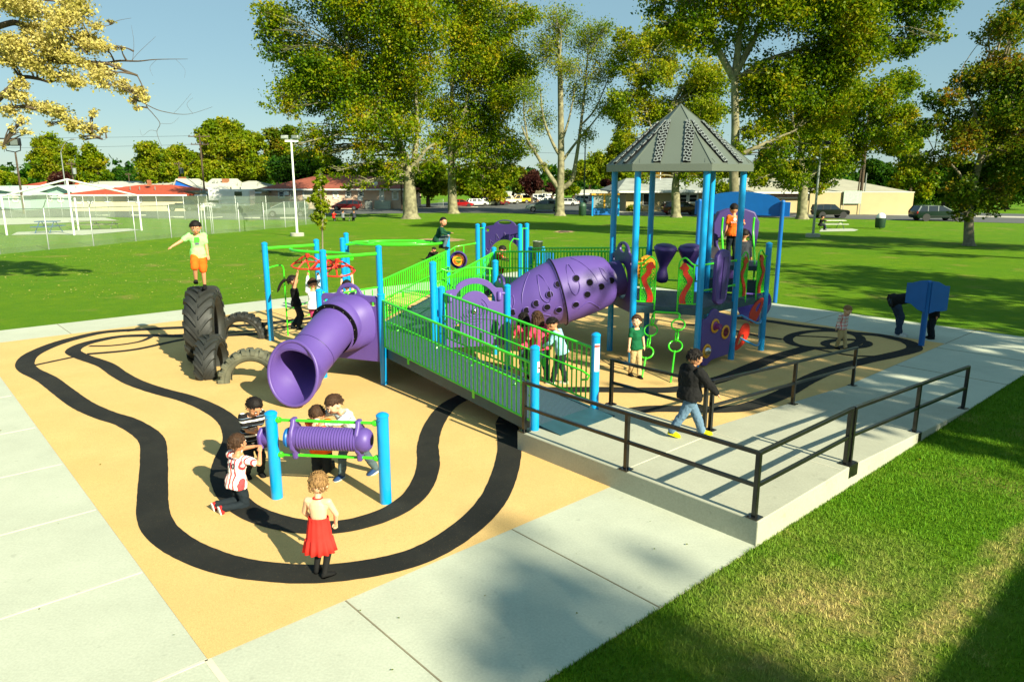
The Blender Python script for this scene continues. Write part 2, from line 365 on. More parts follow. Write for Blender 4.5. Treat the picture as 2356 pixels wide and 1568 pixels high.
# --- playground surface and pavements around it, in the frame of the pad
def pad(name, uvs, z, mat, kind='structure'):
    mb = MB(); mb.add([U(a, b, z) for a, b in uvs], [tuple(range(len(uvs)))]); o = mb.build(name, mat, smooth=0)
    for p in o.data.polygons:
        if p.normal.z < 0: o.data.flip_normals(); break
    return tag(o, kind=kind)
UL, VL = 16.45, 14.5
M['joint'] = pm('joint_sealant', s(126, 118, 94), .9, var=.15)
M['jointl'] = pm('pale_joint', s(206, 200, 176), .9, var=.08)
pav = pad('pavement', [(-14, -1.93), (16.45+2.2, -1.93), (16.45+2.2, 16.15), (-14, 16.15)], 0, M['conc'])
# slab step at the grass edge
mb = MB(); a, b = U(-14, -1.93), U(18.65, -1.93)
mb.bar(a+Vector((0, 0, -.052)), b+Vector((0, 0, -.052)), .012, .1); a, b = U(18.65, -1.93), U(18.65, 16.15); mb.bar(a+Vector((0, 0, -.052)), b+Vector((0, 0, -.052)), .012, .1)
tag(mb.build('pavement_edge', M['concwall'], smooth=0), kind='structure')
rub = pad('play_surface', [(0, 0), (UL, 0), (UL, VL), (.05, VL)], .004, M['orub'])
# joints
mb = MB(); mj = MB()
def joint(m_, a, b, w=.014, z=.005):
    m_.bar(U(*a)+Vector((0, 0, z-.004)), U(*b)+Vector((0, 0, z-.004)), w, .006)
for uu in (-2.0, 1.2-.0, 3.19): joint(mj, (uu, -1.93), (uu, -.005))
joint(mb, (0, 0), (0, -1.93), .05)
for vv in (1.72, 3.5, 5.3, 7.2, 9.4, 11.6): joint(mb, (-.005, vv), (-12, vv), .02)
joint(mb, (0, 0), (-12, 0), .03)
for uu in (1.9, 5.1, 8.3, 11.5, 14.6): joint(mj, (uu, VL+.005), (uu, 16.15))
joint(mj, (-.2, VL), (-.2, 16.15))
for vv in (0, 3.3, 6.6, 9.9): joint(mj, (UL+.01, vv), (18.65, vv))
for uu in (13.6, 15.9): joint(mj, (uu, -1.93), (uu, -.005))
tag(mb.build('pavement_joint', M['jointl'], smooth=0), kind='structure'); tag(mj.build('pavement_joint', M['joint'], smooth=0), kind='structure')

# --- black track markings of the play surface
def ribbon(mb, P, wid, z=.008):
    P = [Vector(p) for p in P]; n = len(P); ww = wid if hasattr(wid, '__len__') else [wid]*n
    L_, R_ = [], []
    for i in range(n):
        t = (P[min(i+1, n-1)]-P[max(i-1, 0)]); t.z = 0; t.normalize(); nn = Vector((-t.y, t.x, 0))
        j = .006*noise.noise(P[i]*9); k = .006*noise.noise(P[i]*9+Vector((7, 3, 1)))
        L_.append(P[i]+nn*(ww[i]/2+j)); R_.append(P[i]-nn*(ww[i]/2+k))
    vs_ = [Vector((p.x, p.y, z)) for p in L_]+[Vector((p.x, p.y, z)) for p in R_]
    mb.add(vs_, [(i, i+1, n+i+1, n+i) for i in range(n-1)])
def band(pts, w, closed=False, z=.008, w1=None):
    P = [gnd(x, y, 0) for x, y in pts]
    if closed: P = P+[P[0]]
    P = smoothpath(P, 12); n = len(P)
    ww = [w+(w1-w)*i/(n-1) for i in range(n)] if w1 is not None else w
    mb = MB(); ribbon(mb, P, ww, z); return mb
tracks = MB()
def addband(*a, **k):
    m_ = band(*a, **k); tracks.add(m_.v, m_.f)
addband([(1165, 975), (1172, 1040), (1150, 1120), (1110, 1180), (1040, 1238), (960, 1280), (863, 1305), (753, 1319), (659, 1319), (546, 1305), (452, 1275), (384, 1234), (354, 1189), (352, 1128), (354, 1053), (346, 1008),
         (295, 973), (241, 955), (188, 931), (142, 898), (107, 872), (66, 851), (58, 834), (75, 815), (121, 794), (174, 778), (242, 764), (336, 757.6), (412, 754), (560, 749), (700, 734), (860, 716), (1000, 708)], .335)
addband([(1165, 975), (1180, 945), (1200, 925)], .335, z=.0084)
addband([(1070, 912), (1030, 935), (1000, 975), (985, 1022), (985, 1075), (962, 1130), (910, 1173), (830, 1203), (750, 1214), (665, 1207), (580, 1180), (532, 1140), (513, 1095), (520, 1055), (538, 1008), (524, 968), (483, 939), (430, 917), (362, 898.5),
         (309, 880), (274, 861), (242, 839.5), (190, 821), (168, 808), (188, 794), (228, 783), (282, 774), (345, 772), (412, 773), (500, 772), (600, 768)], .30, z=.0092)
addband([(1070, 912), (1130, 895), (1190, 885)], .30, z=.0097)
addband([(60, 845), (120, 832), (172, 821)], .11, z=.0101)
addband([(200, 815), (309, 804.6), (412, 783), (520, 766), (620, 758), (720, 740)], .17, z=.0105)
addband([(205, 796.5), (262, 795), (322, 786), (352, 773)], .12, z=.0109)
# right-hand half
addband([(1250, 897), (1379, 896.5), (1482, 898), (1570, 894), (1668, 869), (1727, 845), (1785, 822), (1840, 806), (1862, 800)], .33, z=.0088)
addband([(1440, 948), (1500, 941), (1570, 941), (1668, 942), (1727, 934), (1800, 907), (1859, 874), (1917, 850), (1991, 830), (2049, 818), (2102, 803.6), (2093, 789), (2064, 780), (2020, 771), (1961, 766), (1903, 757), (1829, 748), (1760, 738), (1650, 727)], .33, z=.0096)
addband(circ((1897, 781), 84, 20, 20), .22, closed=True, z=.0103)
addband(circ((1948, 791), 50, 16, 9.5), .20, closed=True, z=.0111)
addband([(1800, 781), (1730, 770), (1650, 752), (1560, 746)], .16, z=.0115)
addband([(1862, 800), (1960, 818), (2050, 820)], .1, z=.0119)
addband([(1815, 772), (1900, 776), (1950, 781)], .1, z=.0123)
tag(tracks.build('track_marking', M['krub'], smooth=0), kind='structure')

# --- raised concrete walkway
mb = MB(); ZR = .27
def wz(u): return ZR if u <= 6.9 else max(.012, ZR*(11.45-u)/(11.45-6.9))
outer = [(4.8, 1.68), (4.8, -1.94), (6.9, -1.94), (11.45, -1.94), (11.45, -.02), (6.9, -.02), (6.74, -.02), (6.74, 1.68)]
top = [U(a, b, wz(a)+.001) for a, b in outer]; bot = [U(a, b, -.1) for a, b in outer]; n = len(outer)
mb.add(top+bot, [(0, 1, 2, 6, 7), (2, 3, 4, 5), (2, 5, 6)]+[(i, (i+1) % n, n+(i+1) % n, n+i) for i in range(n)])
wk = mb.build('raised_walkway', M['concwall'], smooth=0, bevel=.012); tag(wk, kind='structure')
mb = MB()
for a, b in (((4.83, -.18), (6.72, -.18)), ((8.3, -1.9), (8.3, -.05)), ((9.9, -1.9), (9.9, -.05)), ((6.75, -1.9), (6.75, -.05)), ((11.4, -1.93), (11.4, 0))):
    p, q = U(a[0], a[1], wz(a[0])+.0015), U(b[0], b[1], wz(b[0])+.0015); mb.bar(p, q, .012, .006)
tag(mb.build('walkway_joint', M['jointl'], smooth=0), kind='structure')

def handrail(pts, posts, label, plates=True, ends=None, hz=.70):
    """pts: rail corners in pad frame; posts: positions"""
    o = empty('handrail', U(pts[0][0], pts[0][1], wz(pts[0][0])), 0, label, 'handrail', 'black metal handrails of the concrete ramp')
    def loc(m_): m_.v = [tuple(Vector(p)-o.location) for p in m_.v]
    for nm, hh, ww in (('top_rail', hz, .042), ('mid_rail', hz*.5, .036)):
        for i in range(len(pts)-1):
            a, b = [U(p[0], p[1], (wz(p[0]) if p[0] > 6.9 else ZR)+hh) for p in pts[i:i+2]]
            d = (b-a).normalized(); m_ = MB(); m_.bar(a-d*(.02 if i else 0), b+d*.02, ww, .042); loc(m_); m_.build(nm, M['black'], o, smooth=0, bevel=.004)
    for (a, b, side) in posts:
        m_ = MB(); p = U(a, b, wz(a)); m_.bar(p, p+Vector((0, 0, hz+.018)), .05, .05, up=UU)
        loc(m_); po = m_.build('post', M['black'], o, smooth=0, bevel=.004)
        m_ = MB(); m_.box(p+Vector((0, 0, .007)), (.13, .13, .012), UANG)
        if side == 'w': m_.box(p-UU*.045+Vector((0, 0, -.07)), (.012, .13, .155), UANG)
        if side == 's': m_.box(p-VV*.075+Vector((0, 0, -.07)), (.13, .012, .155), UANG)
        for q in (-.045, .045): m_.box(p+UU*q+VV*.045+Vector((0, 0, .016)), (.018, .018, .012), UANG)
        loc(m_); m_.build('base_plate', M['black'], po, smooth=0)
    return o
handrail([(4.86, 1.6), (4.86, -1.86), (7.02, -1.86)], [(4.86, 1.6, 'w'), (4.86, -.18, 'w'), (4.86, -1.86, 'w'), (6.98, -1.86, 's')], 'black two-bar handrail turning the near corner of the raised concrete ramp')
handrail([(7.08, -1.86), (11.4, -1.86)], [(7.1, -1.86, 's'), (9.25, -1.86, 's'), (11.38, -1.86, '')], 'straight black handrail along the grass side of the sloping concrete ramp')
handrail([(6.68, 1.6), (6.68, -.06)], [(6.68, 1.6, ''), (6.68, -.06, '')], 'short black handrail beside the boy in the black hoodie, on the play surface side')
handrail([(6.8, -.08), (11.42, -.08)], [(6.8, -.08, ''), (9.16, -.08, ''), (11.4, -.08, '')], 'long black handrail on the playground side of the sloping concrete ramp')

# --- grass blades on the near lawn (stuff)
def blades():
    n = 170000; pts = []
    uu = RNG.uniform(-.5, 17, n*2); dd = RNG.uniform(0, 1, n*2)**1.35*9.5
    xy = np.array([A0.x, A0.y])+uu[:, None]*np.array([UU.x, UU.y])-(1.935+dd)[:, None]*np.array([VV.x, VV.y])
    dist = np.hypot(xy[:, 0], xy[:, 1]); vis = (np.abs(xy[:, 0]) < xy[:, 1]*.74+.6) & (xy[:, 1] > 3.2)
    xy = xy[vis]; dist = dist[vis]; keep = RNG.uniform(0, 1, len(xy)) < np.clip(1.25-dist/22, .25, 1); xy = xy[keep][:n]
    n = len(xy); h = RNG.uniform(.018, .05, n); a = RNG.uniform(0, 6.283, n); w = RNG.uniform(.003, .006, n); ln = RNG.uniform(0, .035, n); la = RNG.uniform(0, 6.283, n)
    v = np.zeros((n, 3, 3)); ca, sa = np.cos(a)*w, np.sin(a)*w
    v[:, 0] = np.c_[xy[:, 0]-ca, xy[:, 1]-sa, np.full(n, -.014)]; v[:, 1] = np.c_[xy[:, 0]+ca, xy[:, 1]+sa, np.full(n, -.014)]
    v[:, 2] = np.c_[xy[:, 0]+np.cos(la)*ln, xy[:, 1]+np.sin(la)*ln, h-.012]
    me = bpy.data.meshes.new('grass'); me.vertices.add(n*3); me.loops.add(n*3); me.polygons.add(n)
    me.vertices.foreach_set('co', v.ravel()); me.loops.foreach_set('vertex_index', np.arange(n*3)); me.polygons.foreach_set('loop_start', np.arange(n)*3); me.polygons.foreach_set('loop_total', np.full(n, 3)); me.update()
    m, N, L, P = new_mat('grass_blades'); g = N.new('ShaderNodeNewGeometry'); 
    d1 = noise_n(N, L, g.outputs['Position'], .9, 4, .6, .58, .80); d2 = noise_n(N, L, g.outputs['Position'], 6, 4, .7, .3, .7)
    c = mixc(N, L, g.outputs['Random Per Island'], s(48, 100, 6), s(108, 142, 12)); c = mixc(N, L, d2, c, s(84, 134, 8))
    mm = N.new('ShaderNodeMath'); mm.operation = 'MULTIPLY_ADD'; mm.inputs[1].default_value = .5; mm.inputs[2].default_value = -.38; L.new(g.outputs['Random Per Island'], mm.inputs[0])
    ad = N.new('ShaderNodeMath'); ad.operation = 'ADD'; ad.use_clamp = True; L.new(d1, ad.inputs[0]); L.new(mm.outputs[0], ad.inputs[1])
    c = mixc(N, L, ad.outputs[0], c, s(176, 158, 92)); c = mixc(N, L, drybelt(N, L, g.outputs['Position']), c, s(200, 176, 112)); L.new(c, P.inputs['Base Color']); P.inputs['Roughness'].default_value = .7; P.inputs['Specular IOR Level'].default_value = .2
    me.materials.append(m); o = bpy.data.objects.new('grass', me); COL.objects.link(o); tag(o, 'short lawn grass with dry straw patches beside the concrete ramp', 'grass', kind='stuff')
blades()
def litter(name, n, region, size, cols, seed, label, cat='leaves'):
    rr = random.Random(seed); mb = MB(); k = 0
    while k < n:
        x, y = region(rr)
        z = gz(y)+.02+rr.uniform(0, .012); s_ = size*rr.uniform(.6, 1.3); a = rr.uniform(0, 6.28); t = rr.uniform(-.5, .5)
        M_ = Matrix.Translation((x, y, z)) @ Matrix.Rotation(a, 4, 'Z') @ Matrix.Rotation(t, 4, 'X')
        mb.add([(-s_, 0, 0), (-s_*.2, -s_*.7, s_*.2), (s_, 0, 0), (-s_*.2, s_*.7, s_*.15)], [(0, 1, 2, 3)], M=M_); k += 1
    o = mb.build(name, cols, smooth=0); return tag(o, label, cat, kind='stuff')
def reg_left(r_):
    while True:
        y = r_.uniform(22, 44); x = r_.uniform(-.75*y, -.25*y)
        q = Vector((x, y, 0))-A0
        if q.dot(VV) > 16.5 and r_.random() < 1: return x, y
litter('fallen_leaves', 1400, reg_left, .03, M['leafgold'], 3, 'fallen yellow leaves scattered over the lawn left of the play area')
def reg_near(r_):
    d = r_.uniform(2.1, 9); u_ = r_.uniform(0, 16); p = U(u_, -d); return p.x, p.y
litter('fallen_leaves', 60, reg_near, .03, M['leafrust'], 5, 'brown fallen leaves in the grass beside the concrete ramp')

def reg_pad(r_):
    while True:
        u_, v_ = r_.uniform(-8, 17), r_.uniform(-1.8, 13)
        if (v_ < -.1 and u_ < 4.6) or u_ < -.1 or r_.random() < .12:
            p = U(u_, v_); return p.x, p.y
litter('leaf_crumbs', 240, reg_pad, .013, M['leafrust'], 9, 'tiny dry leaf crumbs and twigs scattered on the pavement and play surface')

# ================================================================== THE BIG PLAY STRUCTURE
PS = empty('play_structure', (-.4, 15.3, 0), 0, 'large green, blue and purple play structure with ramps, tunnel slides and a grey pointed roof', 'play structure')
PO = Vector(PS.location)
def pb(mb, name, mats, parent=PS, smooth=40, bevel=0):
    mb.v = [tuple(Vector(p)-PO) for p in mb.v]; return mb.build(name, mats, parent, smooth, bevel)
def pbs(mb, name, mats, parent=PS, smooth=40):
    """every loose piece becomes a part of its own"""
    par = list(range(len(mb.v)))
    def find(i):
        while par[i] != i: par[i] = par[par[i]]; i = par[i]
        return i
    for f in mb.f:
        for q in f[1:]: par[find(q)] = find(f[0])
    grp = {}
    for f in mb.f: grp.setdefault(find(f[0]), []).append(f)
    for fs in grp.values():
        used = sorted({q for f in fs for q in f}); ix = {q: k for k, q in enumerate(used)}; m_ = MB(); m_.add([mb.v[q] for q in used], [tuple(ix[q] for q in f) for f in fs]); pb(m_, name, mats, parent, smooth)
HC = Vector((3.34, 14.85, 0)); HR = 1.27
def hexv(c, a, r=HR): return Vector(c)+dirv(a)*r
G1, G2, G3, G4, G5, G6 = [hexv(HC, a) for a in (162, 222, 102, 282, 42, 342)]
G7 = G6+dirv(42)*1.21
Pt, Pu = Vector((.31, 9.42, 0)), Vector((1.24, 10.33, 0))
Pg = Vector((-2.33, 12.6, 0)); Pd = Vector((-3.55, 13.07, 0)); Pi = Vector((-1.48, 13.36, 0)); Pi2 = Vector((-1.33, 13.38, 0)); Pj = Vector((-1.58, 14.64, 0)); Pf = Vector((-2.8, 15.1, 0)); Pc = Vector((-3.74, 14.2, 0))
Pm = Vector((-.09, 13.65, 0)); Pk = Vector((-.35, 14.9, 0)); Pn = Vector((-1.66, 18.5, 0)); Pl = Vector((-.46, 18.1, 0)); Pq2 = Vector((.49, 18.97, 0))
Pr, Pp = Vector((.22, 20.19, 0)), Vector((-.98, 20.58, 0)); Pr2, Pp2 = Vector((.42, 20.5, 0)), Vector((-.82, 20.9, 0))
Pa, Pb = Vector((-5.58, 16.24, 0)), Vector((-4.64, 17.09, 0)); Pe = Vector((-4.25, 18.5, 0))
PR = .064
def post(p, h, z0=0, r=PR, cap=True):
    m_ = MB(); m_.lathe([(r, z0-.02), (r, h-.03)]+([(r+.006, h-.028), (r+.006, h-.012), (r*.82, h+.008), (r*.35, h+.022), (.003, h+.025)] if cap else [(r, h)]), (p.x, p.y, 0), n=20)
    return pb(m_, 'post', M['blue'])
for p in (G1, G2, G3, G4, G5, G6): post(p, 3.86, cap=False)
post(G7, 2.33)
for p, h in ((Pg, 1.67), (Pd, 1.67), (Pi, 2.14), (Pi2, 1.67), (Pj, 1.48), (Pm, 1.67), (Pk, 2.0), (Pf, 2.28), (Pc, 2.28), (Pa, 2.25), (Pb, 2.25), (Pn, 2.26), (Pl, 1.97), (Pr, 2.42), (Pp, 2.4), (Pr2, 2.42), (Pp2, 2.4), (Pe, 2.3), (Pe+Vector((-.02, -.35, 0)), 2.2), (Pq2, 1.9)): post(p, h)
for k, (p, h) in enumerate(((Pt, 1.18+.27), (Pu, 1.16+.27))):
    po = post(p, h, .25)
    m_ = MB(); a0 = -62 if k else -30
    zz = (.62, .95) if k else (.98, 1.1)
    def cyl(a, b, z0, z1, r=PR+.002):
        pts = [(p+dirv(a+(b-a)*i/6)*r) for i in range(7)]; m_.add([(q.x, q.y, z0+.27-.0) for q in pts]+[(q.x, q.y, z1+.27) for q in pts], [(i, i+1, 8+i, 7+i) for i in range(6)])
    if k: cyl(-110, -38, .6, 1.02)
    else: cyl(-60, -12, .83, .98)
    pb(m_, 'warning_sticker', M['white'], po, smooth=60)
    m_ = MB()
    if k: cyl(-108, -40, .97, 1.0, PR+.004)
    else: cyl(-56, -16, .88, .9, PR+.004)
    pb(m_, 'sticker_stripe', M['red'] if k else M['dark'], po, smooth=60)

# ---- decks
M['perf'] = None
m, N, L, P = new_mat('perforated_teal_deck'); tcn = N.new('ShaderNodeNewGeometry'); v = N.new('ShaderNodeTexVoronoi'); v.voronoi_dimensions = '2D'; v.inputs['Scale'].default_value = 55; v.inputs['Randomness'].default_value = 0
L.new(tcn.outputs['Position'], v.inputs['Vector']); mr = N.new('ShaderNodeMapRange'); mr.inputs[1].default_value = .30; mr.inputs[2].default_value = .36; L.new(v.outputs['Distance'], mr.inputs[0])
c = mixc(N, L, mr.outputs[0], s(16, 26, 32), s(66, 90, 104)); L.new(c, P.inputs['Base Color']); P.inputs['Roughness'].default_value = .45
bp = N.new('ShaderNodeBump'); bp.inputs['Strength'].default_value = .6; bp.inputs['Distance'].default_value = .004; L.new(mr.outputs[0], bp.inputs['Height']); L.new(bp.outputs[0], P.inputs['Normal'])
M['perf'] = m
def deck(pts, z, skirt=.14, th=.05):
    n = len(pts); m_ = MB(); c = sum(pts, Vector())/n
    P_ = [c+(p-c)*.985 for p in pts]
    m_.add([(p.x, p.y, z) for p in P_]+[(p.x, p.y, z-th) for p in P_], [tuple(range(n)), tuple(range(n, 2*n))[::-1]]+[(i, (i+1) % n, n+(i+1) % n, n+i) for i in range(n)])
    o = pb(m_, 'deck', M['perf'], smooth=0)
    m_ = MB()
    for i in range(n):
        a, b = P_[i], P_[(i+1) % n]; m_.bar(a+Vector((0, 0, z-skirt/2-.002)), b+Vector((0, 0, z-skirt/2-.002)), .03, skirt)
        d = b-a
        for t in (.15, .32, .5, .68, .85):
            q = a+d*t; nn = Vector((d.y, -d.x, 0)).normalized()
            if nn.dot(q-c) < 0: nn = -nn
            m_.ball(q+nn*.017+Vector((0, 0, z-.07)), .011, 6)
    pb(m_, 'deck_frame', M['teal'], o, smooth=0)
    return o
deck([G1, G2, G4, G6, G5, G3], 1.22); deck([G6, G7, G5], 1.22)
deck([Pd, Pg, Pi, Pj, Pf, Pc], .65); deck([Pi2, Pm, Pk, Pj], .652)
deck([Pn, Pl, Pq2, Pr, Pp, Vector((-1.93, 19.73, 0))], .95)
dk3 = [G5+Vector((.05, .1, 0)), G7+Vector((.05, .1, 0)), G7+Vector((.42, 1.25, 0)), G5+Vector((.42, 1.25, 0))]
deck(dk3, 1.82, skirt=.1); deck([G5+Vector((0, .02, 0)), G7+Vector((0, .02, 0)), G7+Vector((.1, .3, 0)), G5+Vector((.1, .3, 0))], 1.5, skirt=.25)
for p in (dk3[2], dk3[3]): post(p, 1.8)

# ---- ramps
def ramp(a0, a1, b0, b1, za, zb):
    """a0-a1 lower edge, b0-b1 upper edge"""
    m_ = MB(); z = lambda p, h: Vector((p.x, p.y, h)); top = [z(a0, za), z(a1, za), z(b1, zb), z(b0, zb)]
    m_.add(top+[p-Vector((0, 0, .04)) for p in top], [(0, 1, 2, 3), (7, 6, 5, 4)]+[(i, (i+1) % 4, 4+(i+1) % 4, 4+i) for i in range(4)])
    o = pb(m_, 'ramp', M['perf'], smooth=0); m_ = MB()
    for p, q in ((a0, b0), (a1, b1)): m_.bar(z(p, za-.07), z(q, zb-.07), .05, .17)
    pb(m_, 'side_beam', M['teal'], o, smooth=0)
    return o
def off(p, q, t): return p+(q-p).normalized()*t
rA, rB = off(Pt, Pu, .09), off(Pu, Pt, .09)
r1 = ramp(rA, rB, off(Pg, Pi, .09), off(Pi, Pg, .05), .315, .65)
m_ = MB(); dv = Vector((.669, -.743, 0))
a, b = rA-Vector((0, 0, 0)), rB; m_.add([Vector((p.x, p.y, z_)) for p, z_ in ((a, .318), (b+dv*-.0, .318), (b+dv*.42+Vector((.05, .04, 0)), .283), (a+dv*.42, .283))]+[Vector((p.x, p.y, z_)) for p, z_ in ((a, .306), (b, .306), (b+dv*.42+Vector((.05, .04, 0)), .273), (a+dv*.42, .273))], [(0, 1, 2, 3), (7, 6, 5, 4), (0, 4, 5, 1), (1, 5, 6, 2), (2, 6, 7, 3), (3, 7, 4, 0)])
pb(m_, 'ramp_threshold', M['teal'], r1, smooth=0)
ramp(off(Pf, Pj, .09), off(Pj, Pf, .09), off(Pn, Pl, .09), off(Pl, Pn, .09), .65, .95)
ramp(off(Pl, Pq2, .09), off(Pq2, Pl, .09), off(G1, G3, .09), off(G3, G1, .09), .95, 1.22)

# ---- railings: top rail, bottom rail and balusters
def railing(p, q, zp, zq, h=.9, hand=True, side=1, gap=.10, low=.07, loops=True, ext=0):
    p, q = Vector(p), Vector(q); d = (q-p); Ln = d.length; d.normalize(); a = p+d*.085; b = q-d*.085
    f = lambda t, hh: Vector((a.x+(b.x-a.x)*t, a.y+(b.y-a.y)*t, zp+(zq-zp)*t+hh)); m_ = MB()
    m_.tube([f(-.02, h), f(1.02, h)], .022, 10); m_.tube([f(0, low), f(1, low)], .017, 8)
    n = max(2, int((b-a).length/gap))
    for k in range(n+1):
        t = k/n; r_ = .0125 if 0 < k < n else .018; m_.tube([f(t, low), f(t, h)], r_, 7)
    if loops:
        for t in (0, 1):
            s_ = -1 if t == 0 else 1; base = f(t, h-.02)
            m_.tube([f(t, h), f(t, h)+d*s_*.045+Vector((0, 0, -.02)), f(t, h)+d*s_*.06+Vector((0, 0, -.08)), f(t, h)+d*s_*.05+Vector((0, 0, -.15)), f(t, h)+Vector((0, 0, -.19))], .015, 8)
            m_.tube([f(t, low), f(t, low)+d*s_*.04+Vector((0, 0, .01)), f(t, low)+d*s_*.055+Vector((0, 0, .07)), f(t, low)+d*s_*.03+Vector((0, 0, .13)), f(t, low)+Vector((0, 0, .15))], .014, 8)
    o = pb(m_, 'railing', M['green'], smooth=50)
    if hand:
        nn = Vector((-d.y, d.x, 0))*side*.075; m_ = MB(); hh = .52
        m_.tube([f(.03, hh-.14)+nn, f(.0, hh-.1)+nn, f(-.01, hh-.03)+nn, f(.03, hh)+nn, f(.97, hh)+nn, f(1.01, hh-.03)+nn, f(1.0, hh-.1)+nn, f(.97, hh-.14)+nn], .016, 8)
        for t in (.1, .35, .6, .9):
            m_.tube([f(t, hh)+nn, f(t, hh-.06)+nn*.7, f(t, hh-.06)], .01, 6)
        pb(m_, 'inner_handrail', M['green'], o, smooth=50)
        m_ = MB()
        for t in (.28, .72): m_.bar(f(t, .30), f(t, .44), .008, .05, up=d)
        pbs(m_, 'bracket', M['green'], o, smooth=0)
    m_ = MB()
    for t in (.33, .8): m_.bar(f(t, low-.1)-Vector((-d.y, d.x, 0))*side*.012, f(t, low+.03)-Vector((-d.y, d.x, 0))*side*.012, .006, .06, up=d)
    pbs(m_, 'mounting_plate', M['green'], o, smooth=0)
    return o
railing(Pt+Vector((.0, 0, 0)), Pg, .31, .65, side=-1); railing(Pu, Pi2+Vector((.05, -.05, 0)), .31, .65, side=1)
railing(Pf, Pn, .65, .95, side=-1); railing(Pj, Pl, .65, .95, side=1)
railing(Pl, G1, .95, 1.22, side=1, h=.93); railing(Pq2, G3, .95, 1.22, side=-1, h=.93)
railing(Vector((-1.93, 19.73, 0)), Pn, .95, .95, hand=False, h=.6)
# wavy barrier above the square deck
m_ = MB(); f = lambda t, z: Vector((Pi.x+(Pk.x-Pi.x)*t, Pj.y+(Pk.y-Pj.y)*t, z))
m_.tube(smoothpath([f(.03, 1.86), f(.2, 1.80), f(.45, 1.86), f(.7, 1.87), f(.97, 1.83)], 5), .018, 9)
for t in (.1, .2, .8, .9): m_.tube([f(t, 1.84), f(t, 1.25)], .014, 7)
m_.tube([f(.03, 1.25), f(.97, 1.25)], .015, 8); m_.ball(f(.97, 1.83), .035, 10)
pb(m_, 'wavy_barrier', M['green'], smooth=50)
# small guard by the overhead climber
m_ = MB(); f = lambda t, z: Pc+(Pf-Pc)*t+Vector((0, 0, z))
m_.tube(smoothpath([f(.95, 1.42), f(.45, 1.4), f(.28, 1.36), f(.25, 1.2), f(.25, .7)], 4), .018, 8)
for t in (.4, .55, .7, .85): m_.tube([f(t, 1.38), f(t, .72)], .011, 6)
m_.tube([f(.25, .72), f(.95, .72)], .013, 7); pb(m_, 'guard_rail', M['green'], smooth=50)
m_ = MB(); q = Pc+(Pd-Pc)*.45
m_.lathe([(.055, .66), (.055, 1.5), (.045, 1.53), (.005, 1.55)], (q.x, q.y, 0), n=14)
for a, b in ((Pc, q), (q, Pd)): m_.tube([a+Vector((0, 0, 1.38)), b+Vector((0, 0, 1.38))], .018, 8); m_.tube([a+Vector((0, 0, .95)), b+Vector((0, 0, .95))], .014, 8)
pb(m_, 'transfer_grip', M['green'], smooth=50)
# arched green grab bars around the far deck
m_ = MB()
for a, b, z0, z1 in ((Pp+Vector((-.05, .1, 0)), Pp2, 1.0, 2.28), (Pr, Pr2, 1.0, 2.3)):
    c_ = (a+b)/2; m_.tube([c_+Vector((-.03, 0, z1)), c_+Vector((-.03, 0, z0))], .017, 8); m_.tube([c_+Vector((-.12, 0, z1)), c_+Vector((.12, 0, z1))], .016, 8)
q = Pr+Vector((-.28, -.2, 0)); m_.tube([q+Vector((.25, .05, 2.02)), q+Vector((.1, 0, 2.05)), q+Vector((0, 0, 1.9)), q+Vector((0, 0, 1.15))], .016, 8)
e1 = Vector((-1.93, 19.73, 0)); e2 = Pp
for t in (.35, .6): m_.tube([e1+(e2-e1)*t+Vector((0, 0, 1.82)), e1+(e2-e1)*t+Vector((0, 0, .98))], .015, 8)
m_.tube([e1+Vector((-.75, .3, 1.05)), e1+Vector((.35, .3, 1.82)), e2+Vector((-.05, 0, 1.87))], .017, 8); m_.ball(e2+Vector((-.07, -.02, 1.87)), .04, 8)
pb(m_, 'grab_bar', M['green'], smooth=50)

# ---- hexagonal roof
zr = at(1545, 377, 13.75).z; zt = at(1565, 240, 14.85).z; RR = 1.45; apex = HC+Vector((0, 0, zt)); zb = zr-.13
ev = [hexv(HC, a, RR)+Vector((0, 0, zr)) for a in (162, 222, 282, 342, 42, 102)]
m_ = MB(); m_.add(ev+[apex]+[Vector((p.x, p.y, zb)) for p in ev], [(i, (i+1) % 6, 6) for i in range(6)]+[(i, 7+i, 7+(i+1) % 6, (i+1) % 6) for i in range(6)])
inn = [hexv(HC, a, RR-.05)+Vector((0, 0, zr-.03)) for a in (162, 222, 282, 342, 42, 102)]
m_.add([Vector((p.x, p.y, zb)) for p in ev]+[Vector((p.x, p.y, zb)) for p in inn]+inn+[apex-Vector((0, 0, .05))], [(i, (i+1) % 6, 6+(i+1) % 6, 6+i) for i in range(6)]+[(6+i, 6+(i+1) % 6, 12+(i+1) % 6, 12+i) for i in range(6)]+[(12+i, 12+(i+1) % 6, 18) for i in range(6)])
roof = pb(m_, 'roof', M['roofgrey'], smooth=0)
m_ = MB()
for i in range(6):
    a, b = ev[i], ev[(i+1) % 6]
    m_.bar(a+Vector((0, 0, .004)), apex+Vector((0, 0, .004)), .03, .014)
    nn = (b-a).cross(apex-a).normalized()
    if nn.z < 0: nn = -nn
    for t in (.36, .62):
        p = a+(b-a)*t; k = .88 if t == .36 else .60; q = p+(apex-p)*(.55 if t != .36 else .9)
        # lines run straight up the slope
        up = (apex-(a+b)/2); top = p+up*(min(t, 1-t)*2*.96)
        m_.bar(p+nn*.003, top+nn*.003, .010, .008, up=nn)
    for t in (.09, .91): p = a+(b-a)*t; m_.bar(p+(apex-(a+b)/2)*.02+nn*.003, p+(apex-(a+b)/2)*.08+nn*.003, .008, .008, up=nn)
pb(m_, 'roof_seam', M['roofgrey'], roof, smooth=0)
